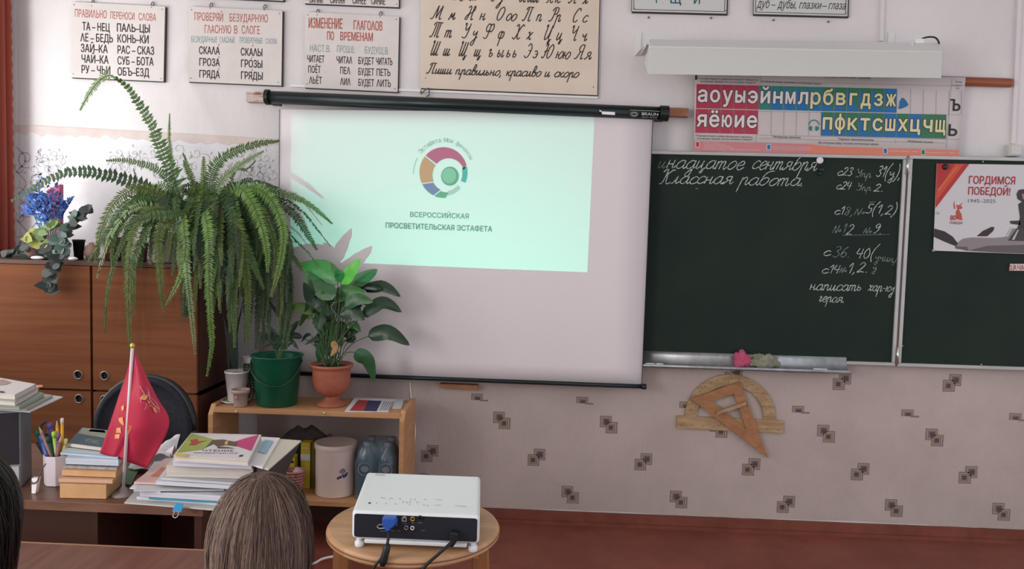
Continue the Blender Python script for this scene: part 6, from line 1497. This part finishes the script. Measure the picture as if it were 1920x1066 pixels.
# pen cup
cc = H(96, 912, DZ); cc.y += .03
root = thing('pen_cup', 'white faceted plastic cup full of pens on the teacher desk', 'cup', cc)
hC = W(96, 850, cc.y).z-DZ; rC = .033
g = G(); prof = [(.001, .001), (rC*.94, 0), (rC, hC), (rC*.93, hC), (rC*.88, .004), (.001, .004)]
g.lathe([(r_/math.cos(math.pi/8), z) for r_, z in prof], cc+V((0, 0, .001)), 8, cap=False, mtx=Matrix.Rotation(math.pi/8, 3, 'Z')); obj('body', g, M('cup_white', '#cfc6cc', .4), root, bevel=.002)
def pen(lb, tipx, tipy, footdx, mt, r=.0042, tipmt=None, kind='pencil', nm=None, dy=0, tl=.018):
    tp_ = W(tipx, tipy, cc.y+dy); b0 = cc+V((footdx, dy*.3, .008)); g = G(); g.smooth = True; d = (tp_-b0).normalized(); L2 = (tp_-b0).length
    g.m = 0; g.tube([b0, tp_-d*tl], r, 8); g.m = 1
    if kind == 'pencil': g.tube([tp_-d*tl, tp_-d*tl*.3, tp_], [r, r*.4, .0006], 8)
    else: g.tube([tp_-d*tl, tp_-d*.002, tp_], [r*1.08, r*1.08, r*.6], 8)
    tag(obj(nm or kind, g, [mt, tipmt or mt]), lb, kind)
yw = M('pencil_yellow', '#d39a2e', .5); wn = M('pencil_wood', '#cda77c', .6)
pen('yellow pencil with pale eraser end, tallest in the cup', 116.5, 783, .010, yw, tipmt=M('eraser_white', '#cfcac8', .5), kind='pencil end up', nm='pencil', tl=.015) if False else None
pen('tallest pencil in the cup, yellow with a pale eraser end', 116.5, 783, .010, yw, tipmt=M('eraser_white', '#cfcac8', .5), kind='pen', nm='pencil', tl=.014, dy=.008)
pen('sharpened yellow pencil, second tallest in the cup', 106.5, 788, .004, yw, tipmt=wn, dy=.012)
pen('teal pen leaning left in the cup', 66, 805, -.004, M('pen_teal', '#1f7f70', .4), .005, kind='pen', dy=.01)
pen('blue ballpoint pen at the left of the cup', 77, 815, -.012, M('pen_blue', '#5a68b8', .4), .006, kind='pen', dy=-.004)
pen('brown pencil leaning left across the cup', 73, 799, .012, M('pencil_brown', '#8d6a58', .5), tipmt=wn, dy=-.012)
pen('purple-handled pen behind the cup middle', 92, 791, .0, M('pen_purple', '#65528e', .4), .007, kind='pen', dy=.016)
pen('lime green marker in the cup', 101, 808, .006, M('pen_lime', '#8fc043', .4), .006, kind='pen', dy=.002)
pen('dark green marker in the cup middle', 88, 817, .002, M('pen_darkgreen', '#23413a', .4), .009, kind='marker', dy=-.002)
pen('violet pen leaning right in the cup', 110, 812, -.004, M('pen_violet', '#6b4a74', .4), .005, kind='pen', dy=-.010)
pen('maroon pencil leaning right at cup front', 115, 816, -.012, M('pencil_maroon', '#8a5148', .5), tipmt=wn, dy=-.016)
pen('pale yellow pen leaning far right', 124, 822, -.004, M('pen_paleyellow', '#c9c07a', .4), .005, kind='pen', dy=-.004)
pen('purple marker at far left of the cup, low', 70, 828, -.002, M('pen_purple2', '#513f66', .4), .005, kind='pen', dy=.014)
g = G(); g.smooth = True; c = W(86, 803, cc.y+.02); g.tube([c+V((.013*math.cos(t), 0, .017*math.sin(t))) for t in [k*math.pi/10 for k in range(21)]], .003, 6); g.tube([c-V((0, 0, .016)), cc+V((0, .004, .01))], .003, 6); tag(obj('scissors', g, M('scissor_grey', '#4d4348', .4)), 'scissors with dark loop handle standing in the cup', 'scissors')
g = G(); q0 = H(62, 925, DZ+.0); g.prism([q0+V((-.004, 0, .001)), q0+V((.006, 0, .001)), q0+V((.011, .004, .04)), q0+V((-.006, .004, .04))], (0, .012, 0)); root = thing('glasses', 'folded spectacles with white tag left of the pen cup', 'glasses', q0); obj('tag', g, m_white, root)
g = G(); g.smooth = True; g.tube(spl([tuple(q0+V((-.006, .002, .03))), tuple(q0+V((.002, -.004, .028))), tuple(q0+V((.012, 0, .034))), tuple(q0+V((.014, .01, .055))), tuple(q0+V((.022, .02, .075)))]), .0018, 6); obj('temple_arm', g, M('glasses_brown', '#5a4034', .4), root)
# kraft stack
kr = [('kraft_envelopes', 'lowest thick kraft paper stack left of the flag', 'envelope', [(112, 907), (199, 909), (226, 885), (135, 883)], .787, .036, m_kraft),
 ('kraft_notebook', 'kraft notebook protruding second from the bottom of left stack', 'notebook', [(110, 897), (211, 900), (232, 876), (135, 873)], .798, .009, M('kraft_pink', '#c7a084', .75)),
 ('kraft_envelopes', 'upper kraft envelopes third from the bottom of left stack', 'envelope', [(116, 881), (217, 885), (236, 862), (138, 858)], .815, .014, m_kraft),
 ('newspaper', 'folded newspaper under the white block in left stack', 'newspaper', [(120, 873), (219, 877), (236, 856), (140, 852)], .822, .006, M('newsprint', '#a5a19d', .8, col2='#7f7c7c', nscale=90, stretch=(1, 1, .1))),
 ('white_notebooks', 'thick white notebooks above the newspaper in left stack', 'notebook', [(123, 858), (222, 862), (238, 842), (142, 838)], .841, .016, M('notebook_white', '#c4cad4', .6, col2='#aab3c2', nscale=60, stretch=(.1, .1, 8))),
 ('lightblue_folder', 'thin light blue folder on top of the left stack', 'folder', [(113, 848), (221, 857), (236, 832), (150, 822)], .8465, .005, M('folder_blue', '#a3bccb', .5)),
 ('grey_sheet', 'grey paper sheet under the dark blue book', 'paper', [(118, 845), (212, 851), (228, 830), (134, 822)], .8485, .0015, m_paper2)]
for nm, lb, ct, p4, z, t, mt in kr: sheet(nm, lb, ct, p4, z, t, mt)
r_, a = bookH('atlas_book', 'dark blue and grey book topmost on the left stack behind the flag', [(128, 829), (212, 840), (222, 808), (153, 801)], .862, .013, M('cover_navy', '#34505e', .45))
g = G(); zz = .8626; P_ = lambda x, y: H(x, y, zz)
g.poly([P_(x, y) for x, y in ((155, 801), (222, 808), (214, 824), (146, 812))]); g.m = 1; g.poly([P_(x, y) for x, y in ((170, 804), (196, 806), (198, 811), (166, 808))]); obj('cover_panel', g, [M('cover_greybrown', '#8c8f85', .5), M('panel_paper', '#b3aca6', .6)], r_)
g = G(); T(g, 'АТЛАС', 160, 827, 185, 832, 6, 0, proj=P_); obj('cover_lettering', g, M('gold_print', '#a6a052', .5), r_)
# desk flag
fb_ = H(231, 926, DZ); FY = fb_.y
root = thing('desk_flag', 'small red desk flag with gold emblem hanging from a white pole', 'flag', fb_)
g = G(); g.smooth = True; g.lathe([(.030, 0), (.030, .003), (.012, .008), (.006, .02), (.001, .02)], fb_, 28, cap=False); g.lathe([(.03, 0), (.001, .0)], fb_, 28, cap=False)
mg = bpy.data.materials.new('clear_acrylic'); mg.use_nodes = True; b_ = mg.node_tree.nodes['Principled BSDF']; b_.inputs['Base Color'].default_value = lin('#b9b2b0'); b_.inputs['Roughness'].default_value = .1; b_.inputs['Alpha'].default_value = .45
obj('base', g, mg, root)
top_ = W(248.5, 650, FY)
g = G(); g.smooth = True; g.tube([fb_+V((0, 0, .015)), top_], .0042, 10); obj('pole', g, M('pole_white', '#c9bfc2', .35), root)
g = G(); g.smooth = True; g.ball(top_+V((0, 0, .003)), .006, 14, (1, 1, 1.3)); obj('finial', g, m_gold, root)
Le = spl([(246, 656), (240, 690), (222, 745), (204, 800), (187, 849)], 4); Re = spl([(252, 654), (270, 695), (295, 745), (318, 796), (276, 878)], 4); n = len(Le)
g = G(); g.smooth = True; cols = 20; vs_ = []
def fpt(u, v, out=0.0):
    i = min(n-2, int(v*(n-1))); t = v*(n-1)-i
    a = V((Le[i][0]+(Le[i+1][0]-Le[i][0])*t, Le[i][1]+(Le[i+1][1]-Le[i][1])*t, 0)); b = V((Re[i][0]+(Re[i+1][0]-Re[i][0])*t, Re[i][1]+(Re[i+1][1]-Re[i][1])*t, 0))
    sag = 0
    if v > .75: sag = 4*math.sin(math.pi*u)*(v-.75)*4*-.2
    x, y = a.x+(b.x-a.x)*u, a.y+(b.y-a.y)*u+sag
    Y = FY+.004+(.014*math.sin(u*6.5+1.2)+.008*math.sin(v*6+u*3))*min(1, v*2)+(.010 if v > .78 and u > .3 else 0)*min(1, (v-.78)*15)
    return W(x, y, Y-out)
rows_ = 30
for j in range(rows_+1):
    for i in range(cols+1): vs_.append(fpt(i/cols, j/rows_))
g.add(vs_, [(j*(cols+1)+i, j*(cols+1)+i+1, (j+1)*(cols+1)+i+1, (j+1)*(cols+1)+i) for j in range(rows_) for i in range(cols)])
o = obj('cloth', g, M('flag_cloth', '#bb2c48', .55, trl=.15), root); so = o.modifiers.new('t', 'SOLIDIFY'); so.thickness = .0008
def onflag(px, py, out=.0035):
    # nearest cloth point along the ray
    best = min(vs_, key=lambda p: ((p-CAM).normalized()-ray(px, py).normalized()).length); return W(px, py, best.y-out)
c2 = lambda x, y: (x/3.806, y/3.806+680)
g = G()
star = [(995, 165), (1050, 180), (1060, 200), (1055, 230), (1080, 250), (1110, 275), (1135, 320), (1140, 350), (1110, 330), (1075, 300), (1032, 335), (1050, 290), (1005, 280), (1000, 250), (1030, 220), (995, 165)]
g.ribbon([onflag(*c2(x, y)) for x, y in star], .0012)
g.ribbon([onflag(*c2(x, y)) for x, y in ((1060, 200), (1070, 260), (1100, 300), (1135, 330))], .002)
obj('star_outline', g, M('emblem_pale', '#d9a7a0', .5), root)
g = G()
for pl in ([(1000, 250), (1030, 225), (1058, 232), (1040, 262), (1010, 262)], [(1090, 320), (1105, 315), (1120, 345), (1118, 362), (1100, 345)], [(1050, 260), (1075, 285), (1060, 290)]): g.poly([onflag(*c2(x, y)) for x, y in pl])
for pl in ([(845, 395), (875, 385), (885, 445), (870, 440), (850, 420)], [(830, 465), (860, 460), (865, 500), (828, 498)], [(820, 510), (855, 508), (850, 540), (818, 540)], [(865, 310), (885, 300), (885, 330), (868, 345)]): g.poly([onflag(*c2(x, y)) for x, y in pl])
for a_, b_ in (((918, 445), (905, 520)), ((930, 445), (912, 510)), ((940, 447), (918, 500))): g.ribbon([onflag(*c2(*a_)), onflag(*c2(*b_))], .0014)
obj('gold_emblem', g, M('emblem_gold', '#d69a62', .5), root, kind='stuff')
# papers between flag and the right pile
sheet('green_folder', 'dark green folder lying just right of the flag base', 'folder', [(226, 905), (246, 908), (262, 876), (226, 870)], .756, .005, M('folder_green', '#48684a', .5))
def crumple(nm, lb, px4, Z, amp, mt):
    a = [H(x, y, Z) for x, y in px4]; g = G(); n = 10; vs0 = []
    for j in range(n+1):
        for i in range(n+1):
            p = a[0].lerp(a[1], i/n).lerp(a[3].lerp(a[2], i/n), j/n); vs0.append(p+V((0, 0, amp*abs(mnoise.noise(p*14))+.35*amp*(i/n))))
    g.add(vs0, [(j*(n+1)+i, j*(n+1)+i+1, (j+1)*(n+1)+i+1, (j+1)*(n+1)+i) for j in range(n) for i in range(n)])
    o = obj(nm, g, mt); so = o.modifiers.new('t', 'SOLIDIFY'); so.thickness = .001; return tag(o, lb, 'paper')
crumple('curled_sheet', 'curled white sheet behind the flag, leaning on the right pile', [(262, 872), (318, 872), (338, 842), (285, 842)], .775, .05, m_paper)
crumple('curled_sheet', 'grey curled sheet lying between flag and right pile', [(240, 880), (300, 888), (325, 862), (262, 858)], .757, .03, m_paper2)
# right pile
m_cream2 = M('file_cream', '#c9c1b8', .6, col2='#b7afa6', nscale=70, stretch=(.1, .1, 9)); m_wp = M('white_stack', '#cfcfd6', .6, col2='#b6b7c3', nscale=80, stretch=(.1, .1, 9))
kr = [('document_folder', 'large pale folder at the very bottom of the right pile', 'folder', [(233, 941), (428, 956), (470, 895), (285, 886)], .755, .004, M('folder_pale', '#bdb9b4', .5)),
 ('white_papers', 'white papers directly above the bottom folder', 'paper', [(256, 930), (420, 942), (470, 890), (300, 882)], .763, .008, m_wp),
 ('teal_folder', 'teal blue folder low in the right pile', 'folder', [(279, 932), (430, 940), (470, 892), (310, 886)], .768, .005, M('folder_teal', '#3c88a0', .45)),
 ('white_papers', 'thick white paper layer right above the teal folder', 'paper', [(262, 920), (432, 930), (474, 880), (302, 872)], .783, .014, m_wp),
 ('fanned_sheets', 'fanned white sheets sticking out left of the right pile', 'paper', [(243, 914), (300, 921), (372, 868), (300, 860)], .787, .003, m_paper),
 ('fanned_sheets', 'second fanned sheet, above and right of the leftmost one', 'paper', [(250, 919), (420, 917), (455, 868), (290, 864)], .7905, .003, m_paper2),
 ('pink_card_folder', 'pinkish card folder leaning left in the middle of right pile', 'folder', [(251, 903), (405, 909), (440, 862), (310, 858)], .797, .005, M('folder_pink', '#c6a9a6', .6)),
 ('white_papers', 'white papers between pink folder and plastic file', 'paper', [(292, 901), (440, 910), (478, 862), (330, 854)], .808, .010, m_wp),
 ('grey_sheets', 'grey sheets below the cream plastic file', 'paper', [(302, 895), (446, 905), (482, 855), (338, 848)], .815, .006, m_paper2),
 ('cream_file', 'thick cream plastic file under the top books of right pile', 'file', [(312, 872), (475, 877), (492, 838), (340, 836)], .845, .029, m_cream2),
 ('brown_notebook', 'thin brown notebook below the top textbook', 'notebook', [(325, 869), (470, 872), (490, 832), (348, 829)], .852, .006, M('notebook_brown', '#8b7466', .6)),
 ('white_booklets', 'white booklets directly below the top textbook', 'booklet', [(324, 862), (472, 868), (491, 826), (350, 823)], .868, .015, m_wp)]
for nm, lb, ct, p4, z, t, mt in kr: sheet(nm, lb, ct, p4, z, t, mt)
sheet('orange_paper_strip', 'small orange printed card on the left side of right pile', 'card', [(282, 892), (305, 893), (318, 878), (303, 876)], .7985, .001, M('card_orange', '#b2705a', .6))
cz_ = .8835; c3 = lambda x, y: (x/5.333+220, y/5.333+780)
r_, a = bookH('textbook', 'school textbook with green, white and pink cover topping the right pile', [(325, 853), (466, 862), (490, 814), (358, 811)], cz_, .0145, M('cover_white2', '#cbc6c9', .4))
P_ = lambda x, y: H(x, y, cz_+.0006); PP = lambda x, y, e=.0006: H(*c3(x, y), cz_+e)
def cov(nm, col, pls, e): 
    g = G()
    for pl in pls: g.poly([PP(x, y, e) for x, y in pl])
    obj(nm, g, M('cover_'+nm, col, .45), r_)
cov('green_corner', '#8f9f4e', [[(735, 168), (960, 228), (930, 285), (850, 330), (720, 345), (595, 365)]], .0006)
cov('pink_corner', '#b23a72', [[(1415, 182), (1290, 215), (1160, 255), (1200, 300), (1340, 345)]], .0006)
cov('red_emblem', '#9c3e33', [[(722, 235), (800, 225), (815, 250), (890, 240), (800, 275), (780, 290), (715, 285), (740, 260)]], .001)
cov('brown_picture', '#5b4a3c', [[(950, 235), (1060, 230), (1130, 245), (1210, 260), (1190, 300), (1090, 285), (1000, 300), (960, 275), (880, 310), (900, 290)], [(1000, 300), (1100, 305), (1180, 320), (1000, 318)]], .001)
cov('yellow_detail', '#c7a852', [[(1080, 250), (1110, 240), (1100, 280), (1070, 280)], [(570, 375), (640, 368), (720, 380), (700, 400), (600, 402)]], .0014)
g = G(); T(g, 'ЧТЕНИЕ', *c3(855, 350), *c3(1165, 352), 3.4, 0, proj=P_); T(g, 'литературное', *c3(760, 368), *c3(1205, 372), 2.2, 0, proj=P_); obj('cover_lettering', g, m_black, r_)
g = G(); g.poly([PP(x, y) for x, y in ((1225, 385), (1262, 383), (1250, 402), (1212, 403))]); obj('publisher_mark', g, M('mark_navy', '#2c2c4a', .5), r_)
r_ = sheet('white_booklet', 'white booklet with a pale blue panel behind the textbook', 'booklet', [(466, 868), (492, 876), (525, 820), (488, 818)], .8655, .004, m_paper)
# binder box right of the pile
fa = [(480, 872), (503, 879), (565, 825), (524, 822)]
root = thing('archive_box', 'dark upright file box with cream top right of the book pile', 'box', H(520, 860, .75)+V((0, .12, 0)))
g, a = slabH(fa, .862, .004); obj('cream_lid', g, M('lid_cream', '#bfbcae', .5), root, bevel=.001)
g = G(); c = sum(a, V())/4; b4 = [c+(p-c)*.96 for p in a]; f4 = [b4[0]+(p-b4[0])*.42 for p in b4]; g.hexa([p-V((0, 0, .0045)) for p in b4], [V((p.x, p.y, DZ+.001)) for p in f4]); obj('case', g, M('box_dark', '#3a3433', .7), root)
r2 = root
g = G(); g.poly([H(x, y, .8672) for x, y in ((484, 846), (498, 850), (512, 826), (497, 823))]); b0 = bpy.data.objects[r_.name]; g_ = obj('blue_panel', g, M('panel_paleblue', '#8fb3c4', .6), b0)
b0['wl'] = list(b0.location); g_.data.transform(Matrix.Translation(V((0, 0, 0))))
# blue binder clip
cp = H(333, 953, .757); root = thing('binder_clip', 'blue binder clip on front edge of the bottom folder', 'clip', cp)
g = G(); g.prism([cp+V((-.012, -.004, -.008)), cp+V((.012, -.004, -.008)), cp+V((.010, .010, .006)), cp+V((-.010, .010, .006))], (0, .001, .004)); obj('clip_body', g, M('clip_blue', '#2487b8', .4), root, bevel=.001)
g = G(); g.smooth = True; g.tube(spl([tuple(cp+V((-.005, -.005, -.006))), tuple(cp+V((-.006, -.012, -.014))), tuple(cp+V((0, -.014, -.018))), tuple(cp+V((.006, -.012, -.014))), tuple(cp+V((.005, -.005, -.006)))]), .0009, 6); obj('clip_wire', g, m_sil, root)

# ------------------------------------------------------------------ the two children in front
def child(nm, lb, X, Y, ztop, rx, skin, cloth, hairc, side, nod=0.0):
    root = thing(nm, lb, 'person', (X, Y, 0))
    hz = ztop-.105; sh_ = hz-.20; hip = .44
    J = {}; pts = []; rad = []; ed = []
    def j(k, p, r): J[k] = len(pts); pts.append(V((X, Y, 0))+V(p)); rad.append(r)
    j('pelvis', (0, -.03, hip+.08), .085); j('belly', (0, -.02, (hip+sh_)/2+.03), .075); j('chest', (0, -.01, sh_-.07), .082); j('collar', (0, 0, sh_+.01), .055); j('neck', (0, .0, hz-.10), .038); j('nape', (0, .005, hz-.04), .038)
    for a, b in (('pelvis', 'belly'), ('belly', 'chest'), ('chest', 'collar'), ('collar', 'neck'), ('neck', 'nape')): ed.append((J[a], J[b]))
    for s in (-1, 1):
        n_ = 'LR'[s > 0]
        j('sh'+n_, (s*.115, 0, sh_-.01), .042); j('el'+n_, (s*.16, .07, sh_-.2), .030); j('wr'+n_, (s*.11, .24, .745), .021); j('pa'+n_, (s*.10, .29, .738), .020)
        ed += [(J['collar'], J['sh'+n_]), (J['sh'+n_], J['el'+n_]), (J['el'+n_], J['wr'+n_]), (J['wr'+n_], J['pa'+n_])]
        j('hi'+n_, (s*.06, .02, hip+.05), .068); j('kn'+n_, (s*.085, .32, hip+.02), .050); j('an'+n_, (s*.085, .30, .08), .030); j('to'+n_, (s*.09, .42, .025), .024)
        ed += [(J['pelvis'], J['hi'+n_]), (J['hi'+n_], J['kn'+n_]), (J['kn'+n_], J['an'+n_]), (J['an'+n_], J['to'+n_])]
        for f in range(4):
            dx = (f-1.5)*.013; L_ = (.045, .052, .049, .038)[f]
            j('f%d%s' % (f, n_), (s*.10+dx, .315, .738), .0075); j('g%d%s' % (f, n_), (s*.10+dx*1.1, .315+L_*.55, .737), .0068); j('h%d%s' % (f, n_), (s*.10+dx*1.15, .315+L_, .730), .0058)
            ed += [(J['pa'+n_], J['f%d%s' % (f, n_)]), (J['f%d%s' % (f, n_)], J['g%d%s' % (f, n_)]), (J['g%d%s' % (f, n_)], J['h%d%s' % (f, n_)])]
        j('t'+n_, (s*.078, .285, .735), .008); j('u'+n_, (s*.062, .31, .733), .0065); ed += [(J['wr'+n_], J['t'+n_]), (J['t'+n_], J['u'+n_])]
    me = bpy.data.meshes.new('sk'); me.from_pydata(pts, ed, []); o = bpy.data.objects.new('sk', me); COL.objects.link(o)
    sk = o.modifiers.new('s', 'SKIN'); sk.use_smooth_shade = True
    for i, r_ in enumerate(rad): me.skin_vertices[0].data[i].radius = (r_, r_*(.8 if i < 3 else 1)); me.skin_vertices[0].data[i].use_root = (i == 0)
    ss = o.modifiers.new('u', 'SUBSURF'); ss.levels = 1
    me2 = bpy.data.meshes.new_from_object(o.evaluated_get(bpy.context.evaluated_depsgraph_get())); bpy.data.objects.remove(o)
    g = G(); g.smooth = True; g.add([v.co.copy() for v in me2.vertices], [tuple(p.vertices) for p in me2.polygons])
    # head: skull, jaw, nose, ears modelled on one ball
    c = V((X, Y+.01, hz)); k0 = len(g.v); g.ball(c, 1, 40, (rx*.86, .088, .102))
    for i in range(k0, len(g.v)):
        q = g.v[i]-c; f = q.y/.088; zz = q.z/.102
        if f > .2:
            if zz < -.2: q.x *= 1-.28*(-zz-.2)*1.2; q.y *= .97
            d = math.exp(-((q.x/.011)**2+((q.z+.018)/.02)**2)); q.y += .018*d
            for s in (-1, 1): q.y -= .008*math.exp(-(((q.x-s*.028)/.013)**2+((q.z-.004)/.010)**2))
            q.y += .004*math.exp(-((q.x/.02)**2+((q.z+.052)/.006)**2))
        g.v[i] = c+q
    for s in (-1, 1):
        g.ball(c+V((s*rx*.88, 0, -.008)), 1, 12, (.009, .018, .028))
    body = obj('body', g, skin, root)
    rm = body.modifiers.new('r', 'REMESH'); rm.mode = 'VOXEL'; rm.voxel_size = .0045; rm.use_smooth_shade = True
    me3 = bpy.data.meshes.new_from_object(body.evaluated_get(bpy.context.evaluated_depsgraph_get())); body.modifiers.clear(); body.data = me3
    if not me3.materials: me3.materials.append(skin)
    for s in (-1, 1):
        g = G(); g.smooth = True; g.ball(c+V((s*.028, .075, .004)), .0105, 12); obj('eye', g, M('eye_white', '#d8d4d0', .2), root)
    g = G(); g.smooth = True; g.ball(c+V((0, .079, -.052)), 1, 12, (.019, .006, .006)); obj('mouth', g, M('lips', '#a8665e', .5), root)
    # pullover follows torso and arms
    o = bpy.data.objects.new('sk', bpy.data.meshes.new('sk')); COL.objects.link(o)
    keep = [k for k in J if k in ('pelvis', 'belly', 'chest', 'collar') or k[:2] in ('sh', 'el', 'wr')]; mp = {J[k]: i for i, k in enumerate(keep)}
    o.data.from_pydata([pts[J[k]] for k in keep], [(mp[a], mp[b]) for a, b in ed if a in mp and b in mp], [])
    o.modifiers.new('s', 'SKIN')
    for i, k in enumerate(keep): r_ = rad[J[k]]+.010; o.data.skin_vertices[0].data[i].radius = (r_, r_*.9); o.data.skin_vertices[0].data[i].use_root = (k == 'pelvis')
    o.modifiers.new('u', 'SUBSURF').levels = 2
    me4 = bpy.data.meshes.new_from_object(o.evaluated_get(bpy.context.evaluated_depsgraph_get())); bpy.data.objects.remove(o)
    g = G(); g.smooth = True; g.add([v.co.copy() for v in me4.vertices], [tuple(p.vertices) for p in me4.polygons]); obj('pullover', g, cloth, root)
    # hair: a cap that falls straight to the shoulders, with strands laid over it
    def hp(a, t, out=0.0, seed=0.0):
        # a: angle, 0 = +x, -pi/2 = back; t: 0 crown .. 1 ends
        back = (1-math.sin(a))/2            # 1 at the back, 0 at the face
        low = -.045-.135*min(1, back*1.6)   # how far the hair comes down
        if t < .5:
            th_ = t*math.pi; r_ = math.sin(th_)**.9; z = .108*math.cos(th_)+.005
        else:
            k = (t-.5)*2; r_ = 1-.16*k**1.6; z = .005+low*k
        wob = 1+.03*math.sin(a*9+seed)+.018*math.sin(a*23+t*3)
        q = V(((rx+out)*r_*math.cos(a)*wob, (.097+out)*r_*math.sin(a)*wob*(1 if math.sin(a) < 0 else .93), z+out*(.8 if t < .4 else 0)))
        return c+q
    g = G(); g.smooth = True; na, nt_ = 72, 26; vs1 = [hp(2*math.pi*i/na, jn/nt_) for jn in range(nt_+1) for i in range(na)]
    g.add(vs1, [(jn*na+i, jn*na+(i+1) % na, (jn+1)*na+(i+1) % na, (jn+1)*na+i) for jn in range(nt_) for i in range(na) if not (.28*math.pi < 2*math.pi*i/na < .72*math.pi and jn > 9)])
    obj('hair', g, hairc[0], root)
    for gi in range(3):
        g = G()
        for q in range(330):
            a = random.uniform(-math.pi*1.22, .22*math.pi); t0 = random.uniform(.02, .5); t1 = random.uniform(.7, 1.04); out = random.uniform(.0008, .0045); sd = random.uniform(0, 6); dr = random.uniform(-.16, .16); P_h = []
            for k in range(9):
                t = t0+(t1-t0)*k/8; P_h.append(hp(a+dr*k/8+.03*math.sin(sd+k*.9), min(t, 1.05), out))
            nr = (P_h[4]-c).normalized(); g.ribbon(P_h, random.uniform(.0007, .0018), nrm=nr)
        obj('hair_strands', g, hairc[gi], root, kind='stuff')
    return root
hb_ = [M('hair_brown', '#67554c', .65, col2='#584840', nscale=60, stretch=(6, 6, .5), spec=.12), M('hair_light', '#746156', .6, spec=.15), M('hair_dark', '#54453d', .65, spec=.12)]
hk = [M('hair_black', '#1c1615', .4, col2='#120e0e', nscale=60, stretch=(6, 6, .5)), M('hair_black2', '#2b211e', .4), M('hair_black3', '#0f0c0c', .4)]
child('person', 'child with straight light brown hair seen from behind, left of the stool', -.417, -2.75, 1.074, .0705, M('skin_light', '#c08a72', .5), M('pullover_grey', '#4b4a55', .9), hb_, 0)
child('person', 'child with short black hair seen from behind at the lower left edge', -.893, -2.75, 1.093, .080, M('skin_light', '#c08a72'), M('pullover_dark', '#2c2f3a', .9), hk, 0)

for o in list(bpy.data.objects):
    if 'wl' in o: del o['wl']
